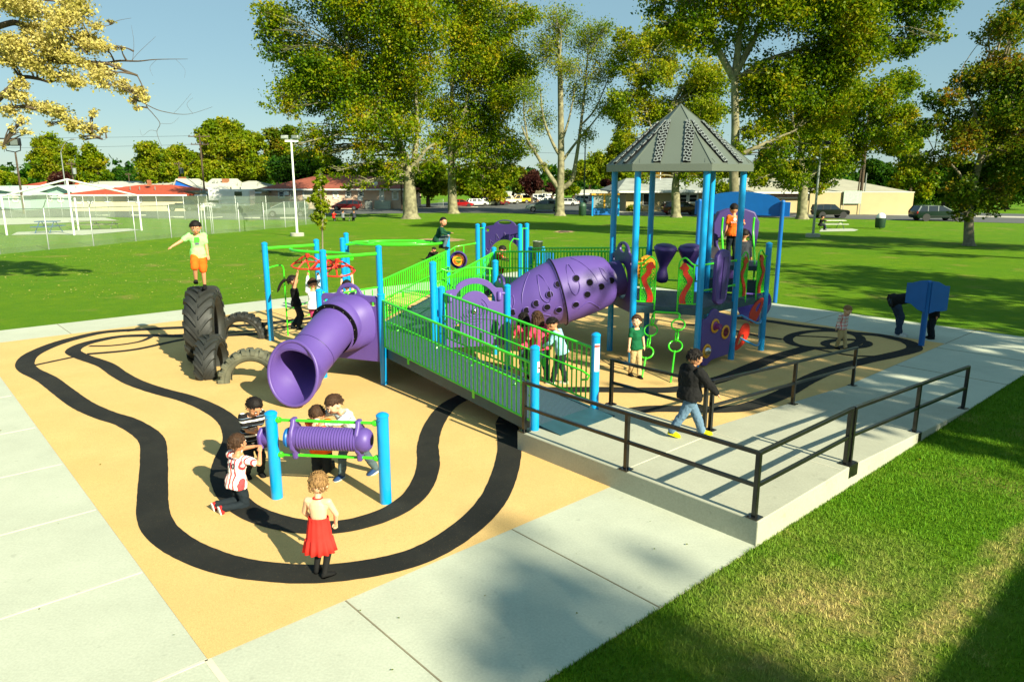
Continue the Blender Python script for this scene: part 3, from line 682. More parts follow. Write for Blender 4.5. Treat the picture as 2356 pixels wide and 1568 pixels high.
for i in range(6):
    a, b = ev[i], ev[(i+1) % 6]; mid = (a+b)/2; up = apex-mid; Lu = up.length; up.normalize(); ex = (b-a).normalized(); nn = ex.cross(up)
    if nn.z < 0: nn = -nn
    for sg in (-1, 1):
        F = lambda x, y, z: mid+ex*x*sg+up*y+nn*z
        def xs(y):   # strip between inner x and outer x, cut by the ridge
            lim = (b-a).length/2*(1-y/Lu)-.035; return .205+.0*y, min(.335, lim)
        mk, mw = MB(), MB(); y0, y1 = .03, 1.20; K = 15
        for k in range(K):
            ya, yb = y0+(y1-y0)*k/K, y0+(y1-y0)*(k+1)/K; i0, o0 = xs(ya); i1, o1 = xs(yb)
            i0 -= .05*ya; i1 -= .05*yb
            if o1-i1 < .02: break
            mk.add([F(i0, ya, .004), F(o0, ya, .004), F(o1, yb, .004), F(i1, yb, .004), F(i0, ya, .03), F(o0, ya, .03), F(o1, yb, .03), F(i1, yb, .03)], [(4, 5, 6, 7), (0, 1, 5, 4), (1, 2, 6, 5), (2, 3, 7, 6), (3, 0, 4, 7)])
            w = o0-i0; pts = [F(i0+w*q, ya+.020+.016*math.sin(q*2*math.pi*1.0), .037) for q in (0, .15, .3, .45, .6, .75, .9, 1)]
            for g_ in range(7): mw.bar(pts[g_], pts[g_+1], .019, .012, up=nn)
            for q in ((.22, .72) if k % 2 else (.03, .5, .95)): mw.bar(F(i0+w*q, ya+.03, .036), F(i0+w*q, ya+.085, .036), .013, .012, up=nn)
        vp = pb(mk, 'vent_strip', M['dark'], roof, smooth=0); pb(mw, 'vent_grille', M['vent'], vp, smooth=0)

# ---- perforated climbing panels with red wave
m, N, L, P = new_mat('perforated_green_panel'); tcn = N.new('ShaderNodeTexCoord'); mp = N.new('ShaderNodeMapping'); mp.inputs['Scale'].default_value = (1, 0, 1); L.new(tcn.outputs['Object'], mp.inputs[0])
M['pgreen'] = M['green']
def holes(x0, x1, z0, z1, r, dx, dz):
    out = []; z = z0+r*1.6; k = 0
    while z < z1-r*1.5:
        x = x0+r*1.8+(dx/2 if k % 2 else 0)
        while x < x1-r*1.5: out.append(circ((x, z), r, 8)); x += dx
        z += dz; k += 1
    return out
def wave_panel(p, q, z0, z1, flip=False):
    """panel from p to q (horizontal), green loop, green perforated plate and red serpentine"""
    F = seg_frame(p+Vector((0, 0, z0)), q+Vector((0, 0, z0))); w = (Vector(q)-Vector(p)).length; h = z1-z0; F0 = F.copy()
    X = (lambda x: w-x) if flip else (lambda x: x)
    m_ = MB(); T = lambda x, z, y=0: F@Vector((X(x), y, z))
    loop = [T(-.07, .06), T(.04, .05), T(w-.02, .05)]; m_.tube(loop, .016, 8); m_.ball(loop[0], .032, 10)
    pts = smoothpath([T(.03, .05), T(.03, h*.5), T(.03, h-.12)], 2)+smoothpath([T(.03, h-.12), T(-.03, h-.1), T(-.07, h-.1)], 3); 
    m_.tube([T(.03, .05), T(.03, h-.12)], .016, 8)
    m_.tube(smoothpath([T(-.08, h-.14), T(.05, h-.12), T(w*.42, h-.05), T(w*.62, h+.0), T(w-.06, h-.02), T(w-.005, h-.12), T(w-.005, h*.5), T(w-.005, .0), T(w-.005, -.1)], 6), .0165, 9)
    m_.ball(T(-.08, h-.14), .034, 10)
    o = pb(m_, 'climbing_panel', M['green'], smooth=50)
    hs = holes(.045, w-.03, .07, h-.2, .0135, .044, .038)
    m_ = MB(); m_.prism([(X(a), b) for a, b in [(.04, .06), (w-.025, .06), (w-.025, h-.17), (w*.55, h-.1), (.04, h-.2)]], F, .012, 0, [[(X(a), b) for a, b in hh] for hh in hs]); pb(m_, 'perforated_plate', M['green'], o, smooth=0)
    L1 = [(.46, .0), (.54, .10), (.46, .25), (.24, .40), (.10, .55), (.12, .62), (.38, .72), (.44, .80), (.36, .86), (.60, .97)]
    R1 = [(.80, .97), (.88, .90), (1.0, .845), (.78, .80), (.72, .70), (.52, .60), (.44, .52), (.56, .42), (.80, .27), (.92, .12), (.88, .0)]
    m_ = MB(); poly = [(X(.02+p_.x*(w-.03)), .05+p_.z*(h-.12)) for p_ in smoothpath([(a, 0, b) for a, b in L1], 3)+smoothpath([(a, 0, b) for a, b in R1], 3)]; F2 = F@Matrix.Translation((0, -.017, 0)); m_.prism(poly, F2, .012)
    F3 = F@Matrix.Translation((0, .017, 0)); m_.prism(poly, F3, .012)
    wv = pb(m_, 'wave_board', M['red'], o, smooth=0); m_ = MB()
    for a, b in ((.7, .04), (.75, .2), (.4, .5), (.68, .8), (.72, .93), (.6, .33)): m_.ball(F@Vector((X(.02+a*(w-.03)), -.026, .05+b*(h-.12))), .008, 6)
    pb(m_, 'bolt', M['chrome'], wv, smooth=50); return o
e = (G4-G2).normalized(); wave_panel(G2+e*.1, G2+e*.42, 1.25, 2.18); wave_panel(G4-e*.42, G4-e*.1, 1.25, 2.18, flip=True)
e = (G7-G6).normalized(); wave_panel(G6+e*.08, G6+e*.40, 1.25, 2.2); wave_panel(G7-e*.40, G7-e*.08, 1.25, 2.2, flip=True)
# mirror board between two bars on the front right side of the roofed deck
e = (G6-G4).normalized()
for z in (2.06, 1.56): m_ = MB(); m_.tube([G4+e*.07+Vector((0, 0, z)), G6-e*.07+Vector((0, 0, z))], .018, 8); m_.ball(G4+e*.075+Vector((0, 0, z)), .035, 8); m_.ball(G6-e*.075+Vector((0, 0, z)), .035, 8); br = pb(m_, 'cross_bar', M['green'], smooth=50)
F = frame(G4+e*.42, math.degrees(math.atan2(e.y, e.x)))@Matrix.Translation((0, -.05, 0)); m_ = MB()
m_.prism([(-.02, 1.34), (.03, 1.28), (.12, 1.24), (.26, 1.25), (.36, 1.32), (.40, 1.5), (.44, 1.9), (.45, 2.18), (.38, 2.28), (.22, 2.33), (.08, 2.3), (-.02, 2.2), (-.04, 1.8)], F, .09)
mi = pb(m_, 'play_board', M['purple'], br, smooth=30, bevel=.02); m_ = MB(); m_.prism([(.12, 1.36), (.29, 1.36), (.34, 2.18), (.18, 2.18)], F@Matrix.Translation((0, -.055, 0)), .02)
pb(m_, 'mirror_plate', M['purple2'], br, smooth=0)
# two hourglass drums hung on the back bar
e = (G5-G3).normalized()
for z in (1.45, 2.1): m_ = MB(); m_.tube([G3+e*.07+Vector((0, 0, z)), G5-e*.07+Vector((0, 0, z))], .018, 8); m_.ball(G3+e*.08+Vector((0, 0, z)), .035, 8); br2 = pb(m_, 'cross_bar', M['green'], smooth=50)
for px_, Yd, ry in ((1531, 15.6, 25), (1586, 15.55, -30)):
    X_ = at(px_, 590, Yd).x; m_ = MB(); zt_ = 2.22; Md = Matrix.Translation((X_, Yd, zt_)) @ Matrix.Scale(1.13, 4) @ Matrix.Rotation(R(ry), 4, 'Z') @ Matrix.Rotation(R(8), 4, 'X')
    m_.lathe([(.005, .055), (.12, .05), (.19, .02), (.215, -.03), (.205, -.09), (.16, -.2), (.1, -.33), (.075, -.4), (.085, -.46), (.12, -.56), (.13, -.62), (.11, -.68), (.04, -.71), (.004, -.712)], n=28, M=Md)
    pb(m_, 'drum', M['purple2'], br2, smooth=60); m_ = MB(); m_.lathe([(.19, .024), (.222, -.02), (.222, -.045), (.2, -.06)], n=28, M=Md, cap=False); pb(m_, 'drum_rim', M['purple'], br2, smooth=60)
# ball panel (yellow counting balls) seen through the left wave panel
m_ = MB(); q = G1+(G2-G1)*.8+Vector((.28, .12, 0)); F = frame(q+Vector((0, 0, 1.72)), -8)
m_.prism([(x*1.0, z) for x, z in circ((.08, .17), .2, 20, .28)], F, .05); yb = pb(m_, 'bead_board', M['orange'], smooth=30); m_ = MB()
rr = random.Random(2)
for k in range(22):
    x, z = .08+(k % 4-1.5)*.07, .0+(k//4)*.075; m_.ball(F@Vector((x, -.04, z)), .026, 8)
pbs(m_, 'bead', pm('yellow_bead', s(245, 205, 60), .35), yb, smooth=60)
# dark steps up to the high slide deck + side rails
m_ = MB(); 
for k, (z, t) in enumerate(((1.36, .0), (1.5, .12), (1.66, .26))): pass
rl = MB(); ax = Vector((.31, .95, 0)).normalized()
for px_ in (1663, 1735):
    b0 = at(px_-3, 670, 15.75); t0 = at(px_, 502, 16.1); rl.tube(smoothpath([Vector((b0.x, 15.75, 1.3)), Vector((b0.x, 15.78, 1.9)), Vector((t0.x, 16.1, 2.5)), Vector((t0.x, 16.1, t0.z))], 4), .024, 10); rl.ball((t0.x, 16.1, t0.z), .03, 8)
    rl.tube([Vector((b0.x, 15.75, 1.3)), Vector((b0.x, 15.75, 1.24))], .02, 8)
pb(rl, 'slide_handrail', M['green'], smooth=50)
# hood of the high slide and the slide itself (runs away behind, turning right)
m_ = MB(); hx0, hx1 = at(1644, 480, 16.9).x, at(1746, 480, 16.9).x; hc_ = Vector(((hx0+hx1)/2, 16.95, 0)); hw = (hx1-hx0)/2; ztop = at(1690, 480, 16.9).z; zlow = 1.85
prof = [(-hw*.93, zlow+.25), (-hw*1.0, zlow+.55), (-hw*1.02, ztop-.3), (-hw*.8, ztop-.07), (-hw*.4, ztop), (0, ztop+.02), (hw*.4, ztop), (hw*.8, ztop-.07), (hw*1.02, ztop-.3), (hw*1.0, zlow+.55), (hw*.93, zlow+.25)]
inner = [(hw*.78, zlow+.25), (hw*.74, zlow+.45), (hw*.55, zlow+.62), (hw*.3, zlow+.66), (-hw*.3, zlow+.66), (-hw*.55, zlow+.62), (-hw*.74, zlow+.45), (-hw*.78, zlow+.25)]
m_.prism([(x, z) for x, z in prof+inner], frame(hc_, -4), .30); hood = pb(m_, 'slide_hood', M['purple2'], smooth=30, bevel=.03)
def trough(path, r, name, mat, flare=None, n=14, lo=-100, hi=100, th=.02):
    """open half-tube along path; opening faces up"""
    m_ = MB(); path = [Vector(p) for p in path]; rings = []
    for i, p in enumerate(path):
        t = (path[min(i+1, len(path)-1)]-path[max(i-1, 0)]).normalized(); sx = t.cross(Vector((0, 0, 1))).normalized(); upv = sx.cross(t)
        rr_ = r if flare is None else flare[i]; ring = []
        for k in range(n+1):
            a = R(lo+(hi-lo)*k/n); ring.append(p+sx*rr_*math.sin(a)-upv*rr_*math.cos(a))
        for k in range(n, -1, -1):
            a = R(lo+(hi-lo)*k/n); ring.append(p+sx*(rr_-th)*math.sin(a)-upv*(rr_-th)*math.cos(a))
        rings.append(ring)
    m_.rings(rings, cap=True); return pb(m_, name, mat, smooth=60)
pth = smoothpath([hc_+Vector((0, .1, 2.2)), hc_+Vector((.1, .9, 1.9)), hc_+Vector((.35, 1.8, 1.4)), hc_+Vector((.8, 2.1, 1.05)), hc_+Vector((1.15, 1.8, .75)), hc_+Vector((1.1, 1.3, .55)), hc_+Vector((.85, .95, .45))], 5)
trough(pth, .36, 'spiral_slide', M['purple'])

# ---- blue fin climber between the two right posts
e = (G7-G6).normalized(); Fp = frame(G6, math.degrees(math.atan2(e.y, e.x))); m_ = MB()
for z in (.9, .42):
    m_.tube([Fp@Vector(p) for p in ((.06, 0, z), (.26, -.02, z+.0), (.75, -.1, z-.22), (.9, -.1, z-.24), (1.13, 0, z-.2))], .019, 9)
cb = pb(m_, 'climber_bar', M['blue'], smooth=50)
for x0, z0, sg in ((.56, .68, 1), (.05, .18, -1)):
    def lens(cx, cz, a, b, rot, n=22, pw=1.0):
        out = []
        for k in range(n):
            q = 2*math.pi*k/n; x, z = a*math.cos(q), b*math.sin(q)*(1-.35*(math.cos(q) if sg > 0 else -math.cos(q))); c_, s_ = math.cos(R(rot)), math.sin(R(rot)); out.append((cx+x*c_-z*s_, cz+x*s_+z*c_))
        return out
    o_ = lens(.28, .27, .33, .17, 42) if sg > 0 else lens(.27, .25, .34, .18, 44); hh = lens(.34, .33, .13, .055, 42) if sg > 0 else lens(.22, .2, .14, .06, 44)
    m_ = MB(); m_.prism(o_, Fp@Matrix.Translation((x0, -.03, z0)), .02, 0, [hh]); pb(m_, 'fin', M['red'], cb, smooth=0, bevel=.004)
# ---- three-ring activity board under the roofed deck
e = (G6-G4).normalized(); Fp = frame(G4, math.degrees(math.atan2(e.y, e.x))); wP = (G6-G4).length; m_ = MB()
g = lambda x, y: ((x-1092)/(1400-1092)*(wP-.16)+.08, 0)
def ab(x, y):    # board outline, traced in board plane
    u_ = (x-1092)/(1392-1092); zb_ = 1380-u_*75; return (.07+u_*(wP-.14), .1+(zb_-y)/350*1.07)
out = [ab(*p) for p in ((1102, 1085), (1135, 1076), (1160, 1060), (1178, 1020), (1205, 1003), (1235, 1005), (1262, 1022), (1385, 1035), (1382, 1200), (1372, 1298), (1300, 1318), (1210, 1345), (1165, 1385), (1120, 1388), (1100, 1300))]
m_.prism(out, Fp, .045); bd = pb(m_, 'activity_board', M['purple'], smooth=20, bevel=.015)
cs = [ab(1218, 1115), ab(1322, 1148), ab(1152, 1287)]
for k, c_ in enumerate(cs):
    m_ = MB(); Mx = Fp@Matrix.Translation((c_[0], -.03, c_[1])); m_.lathe([(.145, 0), (.145, -.012), (.13, -.022), (.10, -.018), (.095, 0)], axis='Y', n=28, M=Mx); pb(m_, 'ring_frame', M['orange'], bd, smooth=60)
    m_ = MB()
    if k == 0: m_.lathe([(.09, .0), (.085, -.02), (.06, -.03), (.058, -.12), (.05, -.135), (.02, -.12), (.002, -.12)], axis='Y', n=20, M=Mx); pb(m_, 'knob', pm('magenta_knob', s(140, 50, 120), .35), bd, smooth=60)
    elif k == 1: 
        m_.lathe([(.088, -.004), (.088, -.02), (.002, -.02)], axis='Y', n=24, M=Mx)
        for q in range(7): m_.ball(Mx@Vector((.055*math.cos(q*.9), -.03, .055*math.sin(q*.9))), .018, 6)
        pb(m_, 'spinner', pm('maroon_spinner', s(120, 24, 60), .4), bd, smooth=60)
    else: m_.ball(Mx@Vector((0, -.01, 0)), (.085, .05, .085), 20); pb(m_, 'mirror_dome', M['chrome'], bd, smooth=60)
# ---- ring climber
m_ = MB(); e = (G4-G2).normalized(); nrm = Vector((e.y, -e.x, 0)); a = G2+e*.42+nrm*.04; b = G4-e*.36+nrm*.04
tp = [a+Vector((0, 0, 1.12)), b+Vector((0, 0, 1.12))]; m_.tube([a+Vector((0, 0, 1.0)), tp[0]-Vector((0, 0, .02)), tp[0]+e*.03, tp[1]-e*.03, tp[1]-Vector((0, 0, .02)), b+Vector((0, 0, .98))], .022, 9)
for (p0, foot, off_) in ((a, gnd(1477, 868, 0), 0), (b, gnd(1543, 880, 0), 1)):
    p1 = p0+Vector((0, 0, 1.1)); L_ = (foot-p1); nseg = 4 if off_ == 0 else 4; d_ = L_.normalized(); sx = e; ln = L_.length
    r_ = .125; t = .02+(.1 if off_ else 0)
    if off_: m_.tube([p1, p1+d_*t], .018, 8)
    for k in range(3 if off_ else 4):
        c_ = p1+d_*(t+r_); side = (k % 2 == 1) if off_ == 0 else (k % 2 == 0)
        sv = sx if side else (nrm*.96+sx*.28).normalized()
        if k < 4: m_.tube([c_+d_*r_*math.cos(q)+sv*r_*(1.0)*math.sin(q) for q in [2*math.pi*i/22 for i in range(22)]], .0165, 8, closed=True)
        m_.ball(c_+d_*r_, .026, 8); t += 2*r_-.012
    m_.tube([p1+d_*(t-.01), foot], .018, 8)
pb(m_, 'ring_climber', M['green'], smooth=60)
# ---- small sounding tube holder under ramp etc: panel feet
# ---- tunnel: purple crawl tube between the square deck and the roofed deck
Tb = (G1+G2)/2+Vector((0, 0, 1.70)); Ta = (Pm+Pk)/2+Vector((0, 0, 1.06)); dT = (Tb-Ta); LT = dT.length; dT.normalize(); sT = dT.cross(Vector((0, 0, 1))).normalized(); uT = sT.cross(dT)
def tub(prof, name, mat, parent=PS, n=40, squash=1.0, lift=None):
    m_ = MB(); rings = []
    for t, r_ in prof:
        c_ = Ta+dT*t+(uT*lift(t/LT) if lift else Vector((0, 0, 0)))
        rings.append([c_+sT*r_*math.cos(2*math.pi*k/n)*squash+uT*r_*math.sin(2*math.pi*k/n) for k in range(n)])
    m_.rings(rings, cap=False); m_.rings([[ (p-(Ta+dT*prof[i][0]))*.965+(Ta+dT*prof[i][0]) for p in rg] for i, rg in enumerate(rings)], cap=False)
    return pb(m_, name, mat, parent, smooth=60)
lf = lambda q: .06*math.sin(math.pi*min(max(q, 0), 1))
xs_ = [0, .05, .12, .2, .3, .4, .5, .6, .7, .82, .95, 1.08, 1.17, 1.2, 1.235, 1.24, 1.3, 1.4, 1.55, 1.7, 1.78, 1.86, 1.95, 2.05, 2.15, 2.22, 2.28, 2.33]
RT_ = ((0, .36), (.3, .45), (.7, .57), (1.2, .66), (1.6, .64), (1.95, .58), (2.15, .53), (2.27, .48), (2.33, .40))
def rad(t):
    for (a, ra), (b, rb) in zip(RT_, RT_[1:]):
        if t <= b: k = max(0, (t-a)/(b-a)); return ra+(rb-ra)*k
    return .42
tun = tub([(t, rad(t) if not 1.17 < t < 1.238 else rad(t)+.035) for t in xs_], 'crawl_tunnel', M['purple'], lift=lf)
tub([(2.29, .40), (2.34, .37), (2.4, .36), (LT-.01, .36)], 'tunnel_collar', M['purple2'], tun, lift=lambda q: .0)
tub([(1.19, rad(1.2)+.036), (1.2, rad(1.2)+.043), (1.215, rad(1.2)+.036)], 'tunnel_seam', M['dark'], tun, lift=lf)
def onT(t, a, h=.0):
    r_ = rad(t)+h; q = R(a); c_ = Ta+dT*t+uT*lf(t/LT); nr = (sT*math.cos(q)+uT*math.sin(q)); return c_+nr*r_, nr
def decal(px_, py_):  # the side of the tunnel that faces the play surface
    best = None
    for t in np.linspace(.05, 2.25, 84):
        for a in np.linspace(-75, 85, 90):
            p, nr = onT(t, a); 
            d = p-Vector((0, 0, CAMH)); 
            if nr.dot(d) > 0: continue
            f_ = d.y*math.cos(PITCH)-d.z*math.sin(PITCH); x = CX+FPX*d.x/f_; y = CY-FPX*(d.y*math.sin(PITCH)+d.z*math.cos(PITCH))/f_
            e_ = (x-px_)**2+(y-py_)**2
            if best is None or e_ < best[0]: best = (e_, t, a)
    return best[1], best[2]
hp = [(1286, 653), (1327, 640), (1356, 649), (1383, 660), (1407, 644), (1350, 678), (1324, 701), (1264, 677), (1259, 707), (1286, 713), (1181, 718), (1211, 713), (1234, 697)]
mh, mr_ = MB(), MB()
for px_, py_ in hp:
    t, a = decal(px_, py_); p, nr = onT(t, a, .004); tx = nr.cross(uT).normalized(); ty = nr.cross(tx)
    if tx.length < .5: continue
    Mx = Matrix((tx, ty, nr)).transposed().to_4x4(); Mx.translation = p
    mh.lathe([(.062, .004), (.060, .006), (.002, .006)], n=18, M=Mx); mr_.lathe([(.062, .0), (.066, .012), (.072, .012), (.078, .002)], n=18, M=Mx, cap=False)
pbs(mh, 'dark_hole_disc', M['dark'], tun, smooth=40); pbs(mr_, 'hole_rim', M['purple'], tun, smooth=60)  # dark discs laid on the shell, their colour stands in for the shaded inside
mr_ = MB()
def ridge(pl):
    P_ = [onT(t, a, .004)[0] for t, a in pl]; mr_.tube(smoothpath(P_, 5), .010, 6)
for t0, sg in ((1.36, 1), (.98, -1)):
    ridge([(t0, 20), (t0+.05*sg, 45), (t0+.12*sg, 58), (t0+.17*sg, 40), (t0+.2*sg, 12), (t0+.1*sg, -2), (t0+.02*sg, 5), (t0, 20)])
    ridge([(t0+.25*sg, 78), (t0+.4*sg, 55), (t0+.55*sg, 25), (t0+.6*sg, -10)]); ridge([(t0+.1*sg, -30), (t0+.3*sg, -22), (t0+.45*sg, -35), (t0+.55*sg, -50)])
    ridge([(t0+.7*sg, 40), (t0+.72*sg, 20), (t0+.8*sg, 8), (t0+.78*sg, 32), (t0+.7*sg, 40)])
pbs(mr_, 'moulded_ridge', M['purple'], tun, smooth=60)
# end panels
def handle_panel(p, q, z0, zs, zt_, mat, name='end_panel', hole_r=.36, hc_z=None, th=.05):
    w = (q-p).length; F = seg_frame(p, q); c_ = w/2
    o_ = [(.06, z0+.08), (.12, z0), (w-.12, z0), (w-.06, z0+.08), (w-.06, zs-.02), (w-.12, zs)]+[(c_+x*.36, zs+.02+z*(zt_-zs-.02)) for x, z in arc((0, 0), 1, 10, 170, 10)]+[(.12, zs), (.06, zs-.02)]
    hs = [[(c_+x, (zs+.01)+z) for x, z in circ((0, (zt_-zs)*.45), .17, 16, (zt_-zs)*.32)]]
    if hole_r: hs.append(circ((c_, hc_z), hole_r, 28))
    for x in (.15, w-.15): hs.append(circ((x, zs-.13), .035, 10, .05))
    m_ = MB(); m_.prism(o_, F, th, 0, hs); return pb(m_, name, mat, smooth=20, bevel=.012)
handle_panel(G2, G1, 1.05, 2.16, 2.42, M['purple2'], hc_z=1.62); handle_panel(Pk, Pm, .5, 1.58, 1.80, M['purple2'], hc_z=1.06)
# ---- swirl board on the square deck
p, q = Pi2, Pm; w = (q-p).length; F = seg_frame(p, q); m_ = MB()
o_ = [(.08, .50), (w-.08, .50), (w-.08, 1.55), (w-.1, 1.62), (w-.22, 1.63)]+[(w/2+x*.40, 1.56+z*.27) for x, z in arc((0, 0), 1, 25, 155, 10)]+[(.28, 1.63), (.08, 1.60)]
arch_in = [(w/2+x*.40, 1.34+z*.38) for x, z in arc((0, 0), 1, 4, 160, 12)]+[(w/2+x*.3, 1.28+z*.3) for x, z in arc((0, 0), 1, 150, 20, 12)]
slots = [[(.2, .66), (.3, .62), (.36, .98), (.24, .92)], [(w-.34, .7), (w-.2, .72), (w-.2, .98), (w-.3, 1.0)]]
m_.prism(o_, F, .05, 0, [arch_in]+slots); sw = pb(m_, 'swirl_board', M['purple'], smooth=20, bevel=.01)
m_ = MB()
for k, r_ in enumerate((.06, .11, .16, .21, .27)): m_.tube([F@Vector((w/2-.02+r_*math.cos(t), -.028, 1.2+r_*math.sin(t))) for t in [R(a) for a in range(-200+k*10, 40+k*5, 12)]], .008, 6)
m_.tube([F@Vector((x, -.03, z)) for x, z in ((.2, .98), (w*.5, 1.06), (w-.2, 1.02), (w-.16, .9))], .012, 6)
pb(m_, 'moulded_swirl', M['purple'], sw, smooth=60); m_ = MB(); m_.ball(F@Vector((w/2-.02, -.05, 1.2)), (.05, .03, .05), 14); pb(m_, 'centre_knob', M['chrome'], sw, smooth=60)
m_ = MB()
for x, z in ((.16, 1.5), (w-.16, 1.5)): m_.lathe([(.05, -.1), (.05, .05), (.035, .06), (.002, .06)], n=12, M=F@Matrix.Translation((x, -.03, z))); m_.tube([F@Vector((x, -.03, z+.02)), F@Vector((0 if x < .5 else w, 0, z+.02))], .026, 8)
pb(m_, 'clamp', M['purple'], sw, smooth=60)
# ---- arch panel on the far deck
p, q = Pp2, Pr2; w = (q-p).length; F = seg_frame(p, q); m_ = MB(); c_ = w/2; zt_ = at(1155, 507, 20.7).z; zs = at(1155, 522, 20.7).z; za = at(1160, 551, 20.7).z
o_ = [(.05, .98), (.05, zs), (.2, zs+.03)]+[(c_+x*.34, zs+.02+z*(zt_-zs)) for x, z in arc((0, 0), 1, 170, 10, 10)]+[(w-.2, zs+.03), (w-.05, zs), (w-.05, .98), (w-.16, .98)]+[(c_+x*(w/2-.17), za-.5+z*.5) for x, z in arc((0, 0), 1, 0, 180, 14)]+[(.16, .98)]
m_.prism(o_, F, .06, 0, [[(c_+x*.2, (zs+zt_)/2+.03+z*.05) for x, z in circ((0, 0), 1, 14)], [(.13+x*.05, zs-.1+z*.05) for x, z in circ((0, 0), 1, 10)]])
ap = pb(m_, 'arch_panel', M['purple2'], smooth=20, bevel=.01); m_ = MB()
for k in range(7):
    a = 20+k*23.3; r0, r1_ = .5, .62; cx_, cz_ = c_, za-.5
    for da in (-5, 5): m_.tube([F@Vector((cx_+r1_*1.0*math.cos(R(a)), -.035, cz_+(r1_+.09)*math.sin(R(a)))), F@Vector((cx_+r0*1.06*math.cos(R(a+da)), -.035, cz_+(r0+.05)*math.sin(R(a+da))))], .01, 6)
pbs(m_, 'moulded_ridge', M['purple2'], ap, smooth=60)

# ---- near tube slide
Q0 = (Pd+Pg)/2+Vector((0, 0, 1.08)); path = smoothpath([Q0, Q0+Vector((-.17, -.36, .03)), Q0+Vector((-.30, -.75, -.12)), Q0+Vector((-.45, -1.08, -.32)), Vector((-3.50, 11.42, .60))], 5)
rings = []; n = 36; m_ = MB(); m2 = MB()
for i, p in enumerate(path):
    t = (path[min(i+1, len(path)-1)]-path[max(i-1, 0)]).normalized(); sx = t.cross(Vector((0, 0, 1))).normalized(); uy = sx.cross(t)
    q = i/(len(path)-1); r_ = .44 if q < .26 else .385+.0*q; 
    if q > .8: r_ = .385+.03*(q-.8)/.2
    rings.append((p, sx, uy, r_, t))
def rg(p, sx, uy, r_, dz=0, sq=1): return [p+sx*r_*sq*math.cos(2*math.pi*k/n)+uy*r_*math.sin(2*math.pi*k/n) for k in range(n)]
R1_ = [rg(*x[:4]) for x in rings]
# flared scoop: bottom reaches further forward than the top
p, sx, uy, r_, t = rings[-1]
for kf, (adv, gr) in enumerate(((.08, .02), (.17, .035), (.26, .045), (.33, .05))):
    R1_.append([p+sx*(r_+gr)*math.cos(a)*1.02+uy*(r_+gr)*math.sin(a)+t*adv*(.42-.58*math.sin(a))*1.5+Vector((0, 0, .02*kf)) for a in [2*math.pi*k/n for k in range(n)]])
m_.rings(R1_, cap=False); inner = [[x[0]+(q-x[0])*.93 for q in rg(*x[:4])] for x in rings]+[[p+(q-p)*.93+t*.012 for q in R1_[len(rings)+k]] for k in range(4)]
m_.rings(inner, cap=False); sl_ = pb(m_, 'tube_slide', M['purple'], smooth=60)
m_ = MB(); m_.tube([(a+b)/2 for a, b in zip(R1_[-1], inner[-1])], .030, 10, closed=True); pb(m_, 'rolled_lip', M['purple'], sl_, smooth=70)
iF = [i for i, x in enumerate(rings) if i/(len(rings)-1) >= .26][0]
m_ = MB(); x = rings[iF]; m_.rings([[x[0]-x[4]*.025+(q-x[0]) for q in rg(x[0], x[1], x[2], .385)], [x[0]-x[4]*.025+(q-x[0]) for q in rg(x[0], x[1], x[2], .452)], [x[0]+x[4]*.005+(q-x[0]) for q in rg(x[0], x[1], x[2], .452)], [x[0]+x[4]*.005+(q-x[0]) for q in rg(x[0], x[1], x[2], .385)]], cap=False)
fl = pb(m_, 'slide_flange', M['dark'], sl_, smooth=0); m_ = MB()
for k in range(14): m_.ball(x[0]+x[4]*.012+x[1]*.42*math.cos(k*.449)+x[2]*.42*math.sin(k*.449), .011, 6)
pb(m_, 'bolt', M['chrome'], sl_, smooth=60)
m_ = MB(); x = rings[len(rings)*7//10]; m_.tube([q for q in rg(x[0], x[1], x[2], x[3]+.002)], .006, 6, closed=True); pb(m_, 'slide_seam', M['purple2'], sl_, smooth=60)
# moulded hood panel with handle
w = (Pg-Pd).length; F = seg_frame(Pd, Pg); c_ = w/2; m_ = MB()
o_ = [(.05, .42), (w-.05, .42), (w-.05, 1.55), (w-.1, 1.62), (c_+.34, 1.62)]+[(c_+x_*.27, 1.58+z_*.25) for x_, z_ in arc((0, 0), 1, 15, 165, 10)]+[(c_-.34, 1.62), (.1, 1.62), (.05, 1.55)]
m_.prism(o_, F, .05, 0, [[(c_+x_*.17, 1.68+z_*.07) for x_, z_ in circ((0, 0), 1, 16)], [(w-.17+x_*.07, 1.47+z_*.04) for x_, z_ in circ((0, 0), 1, 12)], [(.17+x_*.07, 1.47+z_*.04) for x_, z_ in circ((0, 0), 1, 12)]])
hp_ = pb(m_, 'hood_panel', M['purple'], smooth=20, bevel=.012)
m_ = MB(); nF = (F.to_3x3()@Vector((0, -1, 0))); top = []
rr_ = []
for i, (dd, ww_, zt_) in enumerate(((.02, .54, 1.62), (.12, .52, 1.60), (.22, .49, 1.56), (.34, .455, 1.50), (.42, .445, 1.47))):
    cpt = F@Vector((c_, -dd, 0)); ring = []; zc = 1.08
    for k in range(n):
        a = 2*math.pi*k/n; sxx = math.copysign(abs(math.cos(a))**.75, math.cos(a)); szz = math.copysign(abs(math.sin(a))**.75, math.sin(a)) if i < 3 else math.sin(a)
        sxx = sxx if i < 3 else math.cos(a)
        ring.append(cpt+(F.to_3x3()@Vector((1, 0, 0)))*sxx*ww_+Vector((0, 0, zc+szz*((zt_-zc) if szz > 0 else .42+.02*i)))+Vector((-.25*dd, 0, 0)))
    rr_.append(ring)
m_.rings(rr_, cap=False); pb(m_, 'moulded_hood', M['purple'], hp_, smooth=60)

